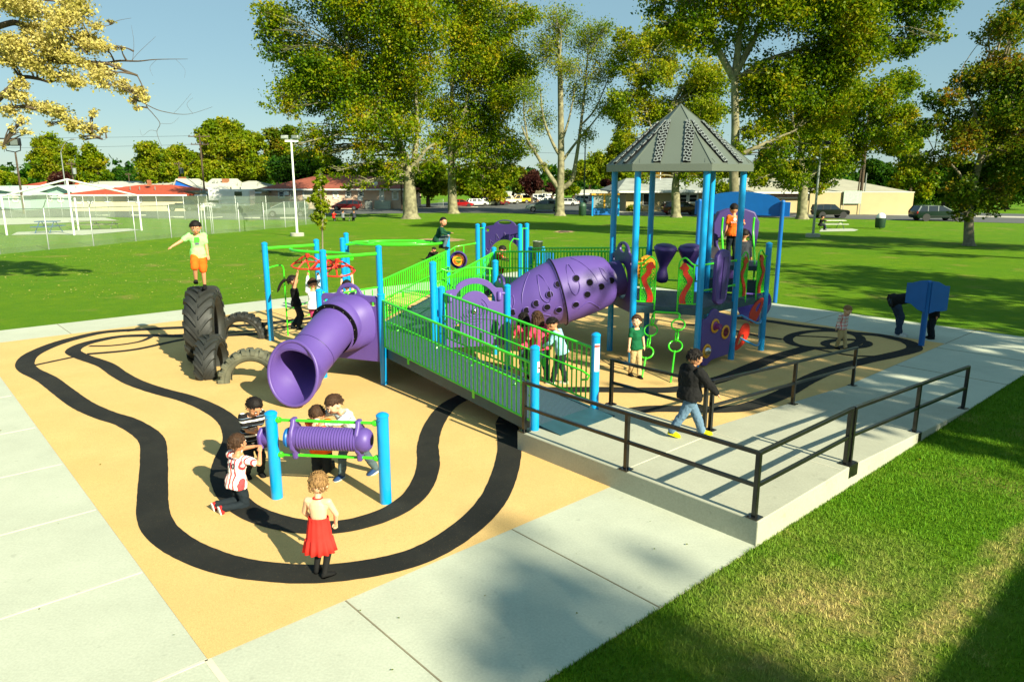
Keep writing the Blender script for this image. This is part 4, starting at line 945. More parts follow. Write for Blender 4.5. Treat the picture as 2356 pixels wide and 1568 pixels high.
# ---- overhead spinner track: beams, wheels and access ladder
def beam(pts, r=.03, n=10): m_ = MB(); m_.tube(pts, r, n); return m_
zA = 2.13
m_ = MB(); V = lambda p, z: Vector((p.x, p.y, z))
m_.tube([V(Pa, zA)+(Pb-Pa)*.05, V(Pb, zA)-(Pb-Pa)*.05], .034, 10); m_.tube([V(Pc, zA+.0)+(Pf-Pc)*.05, V(Pf, zA)-(Pf-Pc)*.05], .034, 10)
mA, mC = (Pa+Pb)/2, (Pc+Pf)/2; dr = (mA-mC)
S_ = [V(mC, zA-.06)]+[V(mC+dr*t, zA-.03)+Vector((UU.x, UU.y, 0))*.26*math.sin(t*math.pi*2) for t in (.12, .25, .4, .5, .6, .75, .88)]+[V(mA, zA-.06)]
m_.tube(smoothpath(S_, 4), .036, 10)
ov = pb(m_, 'overhead_track', M['green'], smooth=60)
def wheel(c_, tilt, az):
    m_ = MB(); Mx = Matrix.Translation(c_)@Matrix.Rotation(R(az), 4, 'Z')@Matrix.Rotation(R(tilt), 4, 'X'); K = 3
    rim = []
    for k in range(12):
        a = 2*math.pi*k/12; rim.append(Mx@Vector((.36*math.cos(a), .36*math.sin(a), -.30+.0*math.sin(3*a))))
    m_.tube(rim, .019, 8, closed=True)
    for k in range(3):
        a = 2*math.pi*k/3+.3; pts = [Mx@Vector((0, 0, -.07)), Mx@Vector((.13*math.cos(a), .13*math.sin(a), -.12)), Mx@Vector((.36*math.cos(a+.25), .36*math.sin(a+.25), -.30))]
        m_.tube(pts, .018, 8); m_.tube([pts[1], Mx@Vector((.36*math.cos(a-.5), .36*math.sin(a-.5), -.30))], .016, 8)
    m_.lathe([(.03, -.12), (.045, -.08), (.045, -.02), (.02, .02)], n=10, M=Mx)
    return pb(m_, 'spinning_wheel', M['red'], ov, smooth=60)
w1, w2, w3 = V(mC+dr*.70, zA-.07)+UU*(-.02), V(mC+dr*.45, zA-.07)+UU*.05, V(mC+dr*.24, zA-.09)+UU*.02
wheel(w1, 7, 20); wheel(w2, -6, 50); wheel(w3, 12, 10)
m_ = MB()
for x_, pp in ((660, gnd(663, 772, 0)), (718, gnd(718, 748, 0))):
    sgn = Pa if x_ < 700 else Pb
    m_.tube(smoothpath([V(sgn, 1.68)+(pp-sgn).normalized()*.06, V(sgn.lerp(pp, .8), 1.7), V(pp, 1.6), V(pp, 1.2), V(pp, 0)], 4), .018, 8); m_.ball(V(sgn, 1.68)+(pp-sgn).normalized()*.075, .03, 8)
p1_, p2_ = gnd(663, 772, 0), gnd(718, 748, 0)
for z in (.3, .62): m_.tube([V(p1_, z), V(p2_, z)], .015, 8)
pb(m_, 'access_ladder', M['green'], smooth=50)
# ---- oval loop ladder between the far post pair and the crouching boy's post
zO = 2.06; c1, c2 = Pe+Vector((.06, 0, zO)), Pn+Vector((-.06, 0, zO)); ax = (c2-c1); Lx = ax.length; ax.normalize(); sx = Vector((-ax.y, ax.x, 0)); m_ = MB()
ell = [c1+ax*(Lx/2)+ax*(Lx*.47)*math.cos(a)+sx*.62*math.sin(a) for a in [2*math.pi*k/40 for k in range(40)]]
m_.tube(ell, .032, 10, closed=True); m_.tube([c1, c1+ax*Lx*.14+sx*.12], .03, 8); m_.tube([c2, c2-ax*Lx*.14-sx*.1], .03, 8); m_.tube([c1+Vector((0, -.3, -.02)), c1+ax*Lx*.1-sx*.33], .03, 8)
ell2 = [c1+ax*(Lx/2)+ax*(Lx*.30)*math.cos(a)+sx*.33*math.sin(a)+Vector((0, 0, .015)) for a in [2*math.pi*k/32 for k in range(32)]]
for k in range(0, 40, 5): m_.tube([ell[k], ell2[int(k*32/40)]], .016, 6)
m_.tube(ell2, .022, 8, closed=True)
pb(m_, 'loop_ladder', M['green'], smooth=60)
# climbing chain net hanging under it
m_ = MB()
for k in range(5):
    x_ = -4.45+.28*k; 
    for q in range(14): m_.ball((x_, 17.75+.02*q, 1.95-.1*q), (.009, .009, .03), 5)
pb(m_, 'chain', M['steel'], smooth=0)
# ---- steering wheel on the boy's post, drive panel
m_ = MB(); F = frame(Pn+Vector((.28, .02, 1.62)), -4); m_.lathe([(.20, -.04), (.23, 0), (.20, .04), (.15, .045), (.15, -.045)], axis='Y', n=30, M=F, cap=False); wh = pb(m_, 'steering_wheel', M['purple2'], smooth=60)
m_ = MB(); m_.lathe([(.15, -.03), (.15, .03), (.085, .02), (.085, -.02)], axis='Y', n=26, M=F, cap=False); m_.bar(F@Vector((-.1, 0, 0)), F@Vector((.1, 0, 0)), .02, .03); pb(m_, 'wheel_hub', M['orange'], wh, smooth=60)

# ================================================================== FREE-STANDING PLAY THINGS
# ---- tyres set in the rubber
M['tyre'] = pm('tyre_rubber', s(24, 25, 23), .6, col2=s(44, 46, 42), sc=3, bump=.5, bsc=22, bdist=.006)
M['tyreold'] = pm('weathered_tyre_rubber', s(66, 68, 56), .8, col2=s(104, 104, 84), sc=4, bump=.6, bsc=22, bdist=.008)
def tyre(c, ang, R0, wid, zc, mat, label, lugs, rin=.6, tilt=0, lug_h=.035, style=0):
    """axle horizontal, plane of the wheel along direction ang; centre height zc"""
    o = empty('half_buried_tyre', (c[0], c[1], 0), R(ang), label, 'tyre', 'old tractor tyres set upright in the play surface')
    def ok(a): return zc+R0*math.sin(a) > -.12
    n = 72; prof = [(rin, -.30), (rin+.02, -.36), (.72, -.47), (.86, -.5), (.94, -.47), (.975, -.38), (.985, 0), (.975, .38), (.94, .47), (.86, .5), (.72, .47), (rin+.02, .36), (rin, .30), (rin+.015, .27), (.72, .40), (.86, .43), (.93, .36), (.945, 0), (.93, -.36), (.86, -.43), (.72, -.40), (rin+.015, -.27)]
    def P_(a, r_, y): return Vector((R0*r_*math.cos(a), y*wid, zc+R0*r_*math.sin(a)))
    a0 = math.asin(max(-1, min(1, (-.12-zc)/(R0)))); span = math.pi-2*a0
    m_ = MB(); rings = [[P_(a0+span*i/n, r_, y) for r_, y in prof] for i in range(n+1)]
    m_.rings(rings, cap=True); body = m_.build('tyre_wall', mat, o, smooth=50)
    m_ = MB()
    for k in range(lugs):
        for sg in (-1, 1):
            a = a0+span*(k+(.5 if sg > 0 else 0))/lugs; da = span/lugs*(1.15 if style == 0 else .35); y0, y1 = .04*sg, .49*sg
            if not ok(a) or not ok(a+da): continue
            w = span/lugs*.40 if style == 0 else span/lugs*.62; pts = []
            for q in range(5):
                t = q/4; aa = a+da*(1-t)**1.2*(1 if style == 0 else .6); yy = y0+(y1-y0)*t; drop = .0 if t < .9 else .03
                pts.append((aa, yy, drop))
            lo = [P_(aa+s_*w/2*(.8 if q == 0 else 1), .955-dr, yy) for q, (aa, yy, dr) in enumerate(pts) for s_ in (-1, 1)]
            hi = [P_(aa+s_*w/2*.78, 1.0+lug_h/R0-dr, yy) for (aa, yy, dr) in pts for s_ in (-1, 1)]
            # shoulder end runs down the side wall
            lo += [P_(pts[-1][0]+s_*w/2, .87, yy) for s_ in (-1, 1) for yy in (.505*sg,)]; hi += [P_(pts[-1][0]+s_*w/2*.8, .90, .53*sg) for s_ in (-1, 1)]
            nn = 6; fs = []
            for i in range(nn-1):
                A_, B_, C_, D_ = 2*i, 2*i+1, 2*i+3, 2*i+2; h_ = 2*nn
                fs += [(h_+A_, h_+B_, h_+C_, h_+D_), (A_, h_+A_, h_+D_, D_), (B_, C_, h_+C_, h_+B_)]
            fs += [(0, 1, 2*nn+1, 2*nn), (2*nn-2, 4*nn-2, 4*nn-1, 2*nn-1)]
            m_.add(lo+hi, fs)
    m_.build('tread_lugs', mat, o, smooth=30); 
    m_ = MB()
    for y in (-.505, .505):
        for rr_ in (.80, .90): m_.tube([P_(a0+span*i/40, rr_, y*(.93 if rr_ == .9 else .995)) for i in range(41)], .006, 5)
    m_.build('wall_rib', mat, o, smooth=50)
    return o
tyre((-6.42, 14.72), 103, .83, .56, .63, M['tyre'], 'tallest dark tractor tyre standing upright with the boy in the lime shirt on top', 17, .64)
tyre((-5.78, 13.38), 98, .56, .38, .17, M['tyre'], 'narrow dark tyre half buried right in front of the tallest tyre', 12, .66, lug_h=.025)
tyre((-4.82, 12.82), 8, .56, .30, .03, M['tyreold'], 'worn grey tyre arch nearest the mouth of the purple tube slide', 13, .66, style=1, lug_h=.03)
tyre((-6.34, 16.5), 2, .56, .28, .03, M['tyre'], 'dark tyre arch furthest back, between the tallest tyre and the blue climber post', 12, .68, style=1, lug_h=.03)

# ---- near talk-tube panel
T0, T1 = Vector((-2.76, 7.82, 0)), Vector((-1.46, 7.69, 0)); e = (T1-T0).normalized(); F = seg_frame(T0, T1)
tp = empty('rain_drum_panel', T0, 0, 'freestanding purple ribbed drum between two short blue posts, nearest the camera', 'play panel')
def tb(m_, n_, mt, par=tp, **k): m_.v = [tuple(Vector(p)-T0) for p in m_.v]; return m_.build(n_, mt, par, **k)
for p, h in ((T0, 1.055), (T1, 1.075)):
    m_ = MB(); m_.lathe([(PR+.004, -.02), (PR+.004, h-.03), (PR+.01, h-.028), (PR+.01, h-.01), (PR*.85, h+.008), (PR*.4, h+.02), (.003, h+.023)], (p.x, p.y, 0), n=28); tb(m_, 'post', M['blue'])
    m_ = MB(); m_.ball(p+Vector((-.02, -PR-.008, h-.06)), .008, 6); tb(m_, 'rivet', M['chrome'])
for z in (.965, .545):
    m_ = MB(); m_.tube([T0+e*.07+Vector((0, 0, z)), T1-e*.07+Vector((0, 0, z))], .017, 10); br_ = tb(m_, 'cross_bar', M['green'])
    for q in (T0+e*.085, T1-e*.085):
        m_ = MB(); m_.ball(q+Vector((0, 0, z)), (.03, .035, .04), 10); m_.lathe([(.03, -.03), (.036, 0), (.03, .03)], q+Vector((0, 0, z)), 'X', 12); tb(m_, 'end_clamp', M['green'], br_)
zc = .765; x0, x1 = .33, 1.02; m_ = MB(); prof = []
K = 22
prof.append((.10, .21)); prof.append((.125, .24))
for k in range(K):
    x = x0+(x1-x0)*k/K; wd = (x1-x0)/K; prof += [(.123, x), (.134, x+wd*.25), (.134, x+wd*.65), (.123, x+wd*.9)]
prof += [(.125, x1), (.14, x1+.02), (.14, x1+.09), (.12, x1+.13), (.09, x1+.155), (.07, x1+.16), (.06, x1+.13)]
Md = F@Matrix.Translation((0, -.02, zc))
m_.lathe(prof, axis='X', n=40, M=Md); dr_ = tb(m_, 'ribbed_drum', M['purple'], smooth=50)
m_ = MB(); m_.lathe([(.002, .155), (.06, .16), (.105, .175), (.118, .205), (.105, .225)], axis='X', n=28, M=Md); tb(m_, 'drum_cap', M['bluepanel'], dr_)
m_ = MB(); m_.ball(Md@Vector((x1+.165, -.01, 0)), (.012, .045, .055), 14); tb(m_, 'drum_mouth', M['dark'], dr_)
for xx in (.27, 1.03):
    F2 = F@Matrix.Translation((xx, 0, 0))@Matrix.Rotation(R(90), 4, 'Z'); m_ = MB()
    m_.prism([(-.05, 1.0), (.05, 1.0), (.07, .93), (.15, .87), (.165, .76), (.15, .66), (.07, .6), (.05, .51), (-.05, .51), (-.07, .6), (-.13, .66), (-.15, .76), (-.13, .87), (-.07, .93)], F2, .055)
    tb(m_, 'drum_bracket', M['purple'], bevel=.018, smooth=30)
# the second small drum on the far side of the left post
m_ = MB(); F3 = frame(T0+Vector((-.11, .12, 0)), 62); m_.prism([(-.12, .60), (.10, .57), (.13, .72), (.11, .82), (-.08, .85), (-.14, .76)], F3, .05); tb(m_, 'side_board', M['purple'], bevel=.015, smooth=30)
m_ = MB(); m_.lathe([(.075, -.09), (.085, -.07), (.085, .04), (.07, .05), (.002, .05)], axis='Y', n=24, M=F3@Matrix.Translation((-.03, -.05, .71))); tb(m_, 'side_drum', M['purple'], smooth=50)

# ---- two-wing blue sign at the right
sg = empty('sign_board', (9.2, 15.71, 0), 0, 'blue two-wing board on one post, hiding the head of the bending adult', 'sign board')
m_ = MB(); m_.lathe([(.062, -.02), (.062, 1.42), (.066, 1.43), (.05, 1.47), (.002, 1.48)], n=20); m_.build('post', M['bluepanel'], sg)
zz = lambda py, Y=15.75: at(2130, py, Y).z
for xa, ang, zt0, zt1, zb0, zb1 in ((-.06, 148, 646, 652, 711, 697), (.04, 2, 648, 657, 714, 712)):
    w_ = .40; pts = [(0, zz(zb0+5)), (w_*.35, zz(zb0)), (w_*.7, zz(zb1+2)), (w_, zz(zb1)), (w_, zz(zt1)), (w_*.75, zz(zt1-1)), (w_*.35, zz(zt0-1)), (0, zz(zt0-3))]
    m_ = MB(); F = frame((xa, -.06, 0), ang if ang < 90 else ang); m_.prism(pts, F, .02); wg = m_.build('board', M['bluepanel'], sg, smooth=0)
    m_ = MB()
    for x, z in ((w_-.03, zz(zt1+4)), (w_-.03, zz(zb1-4))): m_.ball(F@Vector((x, -.012 if ang < 90 else .012, z)), .009, 6)
    m_.build('bolt', M['chrome'], wg)
# ---- tall arched blue sign behind the roofed tower (seen from its back)
AL, AR = Vector((5.85, 22.75, 0)), Vector((8.0, 21.55, 0)); ag = empty('arched_sign', AL, 0, 'big arched blue sign back on two tall blue posts behind the high slide', 'sign board')
def tb2(m_, n_, mt, par=ag, **k): m_.v = [tuple(Vector(p)-AL) for p in m_.v]; return m_.build(n_, mt, par, **k)
for p in (AL, AR):
    m_ = MB(); m_.lathe([(.062, -.02), (.062, 2.98), (.068, 3.0), (.05, 3.04), (.002, 3.05)], (p.x, p.y, 0), n=18); tb2(m_, 'post', M['bluepanel'])
w_ = (AR-AL).length; F = seg_frame(AL, AR)@Matrix.Translation((0, .09, 0)); zA_ = at(1700, 496, 22.1).z; zS_ = at(1610, 461, 22.7).z-.02; zT_ = at(1700, 441, 22.1).z-zS_
m_ = MB(); m_.prism([(-.16, zA_), (w_+.2, zA_), (w_+.2, zS_), (w_-.02, zS_+.01)]+[(w_/2+x*(w_/2-.1), zS_+z*zT_) for x, z in arc((0, 0), 1, 8, 172, 18)]+[(-.02, zS_+.01), (-.16, zS_)], F, .03); pn = tb2(m_, 'panel', M['bluepanel'], smooth=0)
m_ = MB(); m_.bar(F@Vector((.15, -.03, 2.62)), F@Vector((w_-.15, -.03, 2.60)), .02, .025); tb2(m_, 'batten', M['bluepanel'], pn, smooth=0)
# blue info boards and mesh bin behind the far deck
bg_ = empty('activity_station', (.95, 21.9, 0), 0, 'small blue panel between short blue posts beyond the arch panel', 'play panel')
for x, h in ((0, 1.62), (-.16, 1.5)):
    m_ = MB(); m_.lathe([(.06, -.1), (.06, h), (.04, h+.03), (.002, h+.035)], (x, -.1 if x else 0, 0), n=16); m_.build('post', M['blue'], bg_)
m_ = MB(); m_.prism([(.04, .5), (.36, .5), (.36, 1.42), (.25, 1.5), (.04, 1.46)], frame((0, 0, 0), 10), .03); m_.build('panel', M['bluepanel'], bg_, smooth=0)
m, N, L, P = new_mat('dark_wire_mesh'); P.inputs['Base Color'].default_value = s(40, 48, 44); P.inputs['Metallic'].default_value = .4
tr = N.new('ShaderNodeBsdfTransparent'); mx = N.new('ShaderNodeMixShader'); mx.inputs[0].default_value = .62; L.new(tr.outputs[0], mx.inputs[1]); L.new(P.outputs[0], mx.inputs[2]); L.new(mx.outputs[0], N['Material Output'].inputs[0]); M['wire'] = m
g_ = gnd(1237, 598, 0); mb_ = empty('litter_bin', g_, 0, 'dark wire mesh bin next to the small blue panel beyond the far deck', 'bin')
m_ = MB(); m_.lathe([(.2, .02), (.23, .85)], n=20, cap=False); m_.lathe([(.2, .02), (.002, .02)], n=20, cap=False); m_.build('basket', M['wire'], mb_)
m_ = MB(); m_.tube([(.235*math.cos(a), .235*math.sin(a), .86) for a in [2*math.pi*k/20 for k in range(20)]], .015, 6, closed=True)
m_.build('rim', M['steel'], mb_)

# ================================================================== TREES
def leaves_mesh(name, clumps, n, size, mat, origin, seed, spread=1.0, droop=0):
    """clumps: (x, y, z, r) world; many small leaf-sized quads spread in sub-clumps"""
    rg = np.random.default_rng(seed); vol = np.array([c[3]**2.4 for c in clumps]); cnt = np.maximum(3, (n*vol/vol.sum()).astype(int)); P = []
    for c, k in zip(clumps, cnt):
        r = c[3]; ns = int(min(90, max(6, k//14)))
        d = rg.normal(size=(ns, 3)); d /= np.linalg.norm(d, axis=1)[:, None]; rad = r*(.25+.78*rg.uniform(0, 1, ns)**.55)
        sc_ = d*rad[:, None]; sc_[:, 2] *= .8; sr = np.minimum(r*rg.uniform(.16, .42, ns), 1.3)
        idx = rg.integers(0, ns, k); o_ = rg.normal(size=(k, 3))*.62*spread; o_[:, 2] *= .7
        P.append(np.array(c[:3])+sc_[idx]+o_*sr[idx][:, None])
    P = np.concatenate(P); k = len(P); P -= np.array(origin)
    nrm = rg.normal(size=(k, 3)); nrm[:, 2] += .5; nrm /= np.linalg.norm(nrm, axis=1)[:, None]
    t = np.cross(nrm, rg.normal(size=(k, 3))); t /= np.linalg.norm(t, axis=1)[:, None]; b = np.cross(nrm, t); s_ = (size*rg.uniform(.45, 1.4, k))[:, None]
    V = np.stack([P-t*s_*.6, P-b*s_*.42+nrm*s_*.12, P+t*s_*.6, P+b*s_*.42+nrm*s_*.12], 1)
    me = bpy.data.meshes.new(name); me.vertices.add(k*4); me.loops.add(k*4); me.polygons.add(k)
    me.vertices.foreach_set('co', V.ravel()); me.loops.foreach_set('vertex_index', np.arange(k*4)); me.polygons.foreach_set('loop_start', np.arange(k)*4); me.polygons.foreach_set('loop_total', np.full(k, 4)); me.update(); me.materials.append(mat)
    return me
def tree(name, label, base, trunk, clumps, n, leaf, mat, bark, seed, limbs=(), tr=.4, group=None, branches=True, twigs=0, spread=1.0):
    """base world, trunk: list of world points up from base; clumps world spheres"""
    base = Vector(base); o = empty(name, base, 0, label, 'tree', group); rr = random.Random(seed)
    m_ = MB(); T = smoothpath([Vector(p) for p in trunk], 5); nT = len(T)
    rad = [tr*(1.45 if i == 0 else 1.12 if i == 1 else 1)*(1-.55*i/nT) for i in range(nT)]
    P0 = [p-base for p in T]; P0[0] = P0[0]-Vector((0, 0, .1)); m_.tube(P0, rad, 12, cap=True)
    forks = []
    for lb in limbs:
        pts, r0, r1 = lb; pts = smoothpath([Vector(p) for p in pts], 5); k = len(pts)
        m_.tube([p-base for p in pts], [r0+(r1-r0)*i/(k-1) for i in range(k)], 8); forks += [(p, r0+(r1-r0)*i/(k-1)) for i, p in enumerate(pts)][k//4:]
    forks += [(p, rad[i]) for i, p in enumerate(T)][int(nT*.55):]
    if branches:
        for c in clumps:
            cp = Vector(c[:3]); src, sr_ = min(forks, key=lambda f: (f[0]-cp).length+(2.5 if f[0].z > cp.z+c[3]*.5 else 0))
            mid = src.lerp(cp, .5)+Vector((rr.uniform(-.1, .1), rr.uniform(-.1, .1), .08))*(cp-src).length
            r_ = max(.03, min(sr_*.6, tr*.16+.012*(cp-src).length)); pts = smoothpath([src, mid, cp], 5); m_.tube([p-base for p in pts], [r_*(1-.75*i/(len(pts)-1)) for i in range(len(pts))], 6)
            for q in range(5+twigs):
                d_ = Vector((rr.gauss(0, 1), rr.gauss(0, 1), rr.gauss(.25, .8))).normalized(); e_ = cp+d_*c[3]*rr.uniform(.7, 1.05); s0 = pts[rr.randrange(len(pts)//2, len(pts))]
                md = s0.lerp(e_, .5)+Vector((rr.uniform(-1, 1), rr.uniform(-1, 1), rr.uniform(-.3, .6)))*c[3]*.12
                m_.tube([s0-base, md-base, e_-base], [r_*.35, r_*.22, r_*.08], 4, cap=False)
    m_.build('trunk', bark, o, smooth=60)
    me = leaves_mesh('crown', clumps, n, leaf, mat, base, seed, spread)
    c_ = bpy.data.objects.new('crown', me); COL.objects.link(c_); c_.parent = o
    return o
def CL_(Y, L_, dep=.7, seed=0, sub=3):
    """crown clumps traced at distance Y, given real depth"""
    rr = random.Random(seed); out = []
    for x, y, r in L_:
        c = at(x, y, Y); R_ = r*mpp(Y)
        for k in range(sub):
            q = R_*.74 if sub > 1 else R_
            dx, dz = (rr.uniform(-.5, .5)*R_, rr.uniform(-.5, .5)*R_) if sub > 1 else (0, 0)
            out.append((c.x+dx, Y+rr.uniform(-1, 1)*dep*R_*1.6, c.z+dz, q*rr.uniform(.85, 1.2)))
    return out
def PT(Y, pts, dy=0): return [at(x, y, Y+dy*i) for i, (x, y) in enumerate(pts)]
g2 = gnd(945, 503); g3 = gnd(1043, 491); g4 = gnd(1288, 496); g5 = gnd(1555, 500); g6_ = gnd(1672, 549); g7 = gnd(1845, 504); g8 = gnd(2229, 565); g9 = gnd(1812, 481); g10 = gnd(2312, 482)
Y2, Y3, Y4, Y5, Y6, Y7, Y8 = g2.y, g3.y, g4.y, g5.y, g6_.y, g7.y, g8.y
L2 = [(655, 55, 60), (700, 140, 75), (640, 35, 45), (760, 40, 85), (850, 50, 95), (770, 150, 85), (860, 160, 95), (725, 235, 65), (830, 270, 80), (900, 250, 80), (770, 325, 50), (870, 345, 52), (955, 320, 55), (940, 60, 95), (960, 170, 85), (705, 300, 40), (640, 130, 38), (670, 190, 40), (840, 385, 30), (920, 375, 35), (760, -60, 90), (880, -70, 100), (660, 250, 40), (690, 335, 34), (740, 365, 34), (790, 385, 34), (850, 400, 32), (900, 395, 30), (960, 390, 30), (990, 360, 34), (880, 430, 16), (800, 420, 18), (620, 80, 40), (700, 190, 60), (800, 210, 70), (900, 120, 70)]
tree('plane_tree', 'broad leafy plane tree with a forked pale trunk in front of the brown-roofed house', g2, [g2]+PT(Y2, [(943, 470), (942, 430), (938, 395), (930, 350)]), CL_(Y2, L2, seed=1), 120000, .24, M['leafgreen'], M['barkpale'], 11,
     limbs=[(PT(Y2, [(942, 425), (925, 370), (905, 310), (870, 220)]), .42, .15), (PT(Y2, [(944, 425), (952, 370), (960, 300), (955, 190)]), .42, .15), (PT(Y2, [(944, 400), (975, 350), (1000, 330)]), .28, .1), (PT(Y2, [(905, 310), (850, 200), (800, 120)]), .22, .08), (PT(Y2, [(930, 350), (890, 230), (880, 100)]), .25, .08)], tr=.92)
L3 = [(1040, 50, 90), (1120, 50, 78), (1195, 60, 48), (1060, 170, 88), (1145, 160, 68), (1190, 140, 45), (1100, 270, 78), (1160, 320, 50), (1175, 245, 42), (1060, 325, 58), (1120, 370, 40), (1020, 240, 62), (1170, 385, 26), (1030, -60, 90), (1130, -50, 70), (1190, 190, 34), (1215, 30, 30), (1080, 400, 34), (1130, 410, 28), (1000, 330, 40), (1180, 360, 34), (1090, 120, 60), (1150, 230, 50)]
tree('plane_tree', 'plane tree with a single straight spotted trunk beside the parked red cars', g3, [g3]+PT(Y3, [(1041, 465), (1040, 420), (1038, 380), (1035, 330)]), CL_(Y3, L3, seed=2), 100000, .24, M['leafgreen'], M['barkpale'], 12,
     limbs=[(PT(Y3, [(1038, 390), (1060, 300), (1080, 200)]), .35, .12), (PT(Y3, [(1036, 370), (1010, 350), (985, 345)]), .2, .08), (PT(Y3, [(1035, 340), (1040, 200), (1040, 80)]), .35, .1)], tr=.72)
L4 = [(1215, 200, 38), (1245, 110, 42), (1285, 60, 42), (1290, 150, 40), (1345, 110, 48), (1240, 260, 40), (1330, 215, 42), (1395, 160, 42), (1390, 250, 38), (1225, 330, 22), (1345, 320, 26), (1250, 380, 16), (1310, 400, 18), (1420, 110, 30), (1380, 60, 30)]
tree('plane_tree', 'half-bare pale plane tree with three spreading limbs beside the silver sedan', g4, [g4]+PT(Y4, [(1288, 470), (1288, 440), (1290, 410), (1291, 350), (1290, 250), (1288, 130)]), CL_(Y4, L4, seed=3), 26000, .17, M['leafyel'], M['barkpale'], 13,
     limbs=[(PT(Y4, [(1286, 434), (1262, 400), (1240, 365), (1215, 325), (1200, 290)]), .34, .08), (PT(Y4, [(1290, 436), (1315, 415), (1325, 370), (1335, 300), (1345, 210), (1352, 130)]), .34, .08), (PT(Y4, [(1291, 362), (1272, 330), (1250, 270), (1243, 200)]), .24, .07), (PT(Y4, [(1291, 375), (1320, 335), (1350, 300), (1390, 250)]), .2, .06), (PT(Y4, [(1291, 330), (1310, 270), (1325, 190)]), .18, .06), (PT(Y4, [(1335, 290), (1370, 250), (1400, 180)]), .14, .05), (PT(Y4, [(1215, 325), (1205, 250), (1215, 190)]), .13, .05)], tr=.62, twigs=14, spread=1.8)
L5 = [(1475, 100, 40), (1530, 160, 45), (1465, 210, 42), (1515, 255, 48), (1450, 320, 36), (1500, 335, 40), (1610, 330, 40), (1640, 400, 40), (1440, 70, 26), (1560, 90, 35), (1585, 400, 30), (1660, 440, 30), (1480, 400, 22), (1600, 180, 50), (1580, 260, 50), (1560, 330, 40), (1630, 260, 50), (1520, 90, 40), (1440, 160, 36), (1425, 240, 34), (1640, 180, 45), (1435, 280, 34)]
tree('plane_tree', 'slender plane tree whose pale trunk stands in front of the dark red minivan', g5, [g5]+PT(Y5, [(1555, 470), (1554, 430), (1556, 400), (1552, 330), (1540, 250)]), CL_(Y5, L5, seed=4), 60000, .23, M['leafyel'], M['barkpale'], 14,
     limbs=[(PT(Y5, [(1554, 410), (1530, 360), (1500, 300), (1475, 200)]), .2, .08), (PT(Y5, [(1555, 380), (1600, 340), (1640, 380)]), .2, .08)], tr=.58)
L6 = [(1500, 15, 42), (1545, 50, 42), (1590, 40, 50), (1620, 90, 46), (1700, 40, 80), (1790, 60, 95), (1880, 50, 95), (1965, 60, 85), (2045, 30, 75), (2120, 25, 55), (2180, 10, 40), (1830, 160, 85), (1925, 160, 85), (2010, 120, 62), (1770, 240, 66), (1865, 270, 72), (1945, 235, 62), (1790, 330, 44), (1860, 355, 42), (2090, 95, 42), (2150, 75, 26), (1745, 170, 52), (1660, -60, 90), (1800, -70, 110), (1960, -70, 110), (2080, -50, 70), (1700, 350, 26), (1725, 300, 32)]
tree('plane_tree', 'tallest plane tree with a thick trunk rising behind the arched blue sign', g6_, [g6_]+PT(Y6, [(1682, 500), (1690, 470), (1688, 400), (1692, 300), (1690, 220), (1690, 170)]), CL_(Y6, L6, seed=5, dep=.6), 120000, .17, M['leafgreen'], M['barkpale'], 15,
     limbs=[(PT(Y6, [(1688, 180), (1660, 130), (1635, 80), (1600, 20), (1580, -60)]), .27, .09), (PT(Y6, [(1691, 175), (1698, 110), (1705, 40), (1700, -60)]), .27, .1), (PT(Y6, [(1692, 170), (1730, 100), (1760, 40), (1800, -30)]), .24, .09), (PT(Y6, [(1692, 185), (1760, 140), (1850, 110), (1960, 60)]), .18, .05), (PT(Y6, [(1690, 360), (1760, 330), (1830, 300)]), .18, .06)], tr=.43)
L7 = [(1860, 320, 52), (1925, 290, 55), (1990, 250, 55), (1960, 370, 46), (1820, 395, 40), (2040, 290, 40), (1900, 400, 36), (1985, 320, 40), (1905, 350, 40), (1875, 230, 40), (2030, 220, 40), (1880, 440, 24), (2085, 190, 36), (2060, 330, 36), (1800, 300, 40), (1960, 190, 40), (1760, 400, 34), (2080, 260, 34)]
tree('plane_tree', 'plane tree with a pale twisting trunk left of the black sport utility car', g7, [g7]+PT(Y7, [(1846, 470), (1848, 430), (1842, 380), (1846, 320), (1850, 240)]), CL_(Y7, L7, seed=6), 60000, .23, M['leafgreen'], M['barkpale'], 16,
     limbs=[(PT(Y7, [(1848, 425), (1880, 390), (1930, 340), (1990, 290), (2030, 280)]), .26, .08), (PT(Y7, [(1848, 400), (1890, 330), (1920, 260)]), .22, .06)], tr=.62)
L8 = [(2295, 60, 46), (2340, 40, 50), (2335, 150, 62), (2250, 180, 44), (2180, 235, 38), (2285, 270, 72), (2200, 320, 52), (2130, 290, 30), (2340, 340, 75), (2260, 410, 55), (2200, 425, 42), (2110, 360, 22), (2150, 380, 32), (2230, 465, 32), (2300, 455, 42), (2400, 200, 90), (2420, 340, 90), (2210, 500, 18)]
tree('maple_tree', 'dense rusty-green tree overhanging the right edge, its trunk next to the green station wagon', g8, [g8]+PT(Y8, [(2229, 530), (2230, 490), (2236, 440), (2262, 340), (2290, 200)]), CL_(Y8, L8, seed=7), 80000, .14, M['leafrust'], M['barkgrey'], 17,
     limbs=[(PT(Y8, [(2234, 450), (2200, 390), (2150, 350)]), .12, .04), (PT(Y8, [(2250, 380), (2320, 320), (2380, 280)]), .14, .05), (PT(Y8, [(2262, 340), (2240, 250), (2200, 180)]), .12, .03)], tr=.30)
tree('evergreen_tree', 'dark round tree with a leaning trunk beyond the road at the far right', g10, [g10]+PT(g10.y, [(2312, 465), (2316, 440)]), CL_(g10.y, [(2310, 415, 40), (2350, 425, 40), (2290, 440, 28), (2330, 380, 42), (2380, 420, 40)], seed=8), 12000, .34, M['leafdark'], M['bark'], 18, tr=.55)
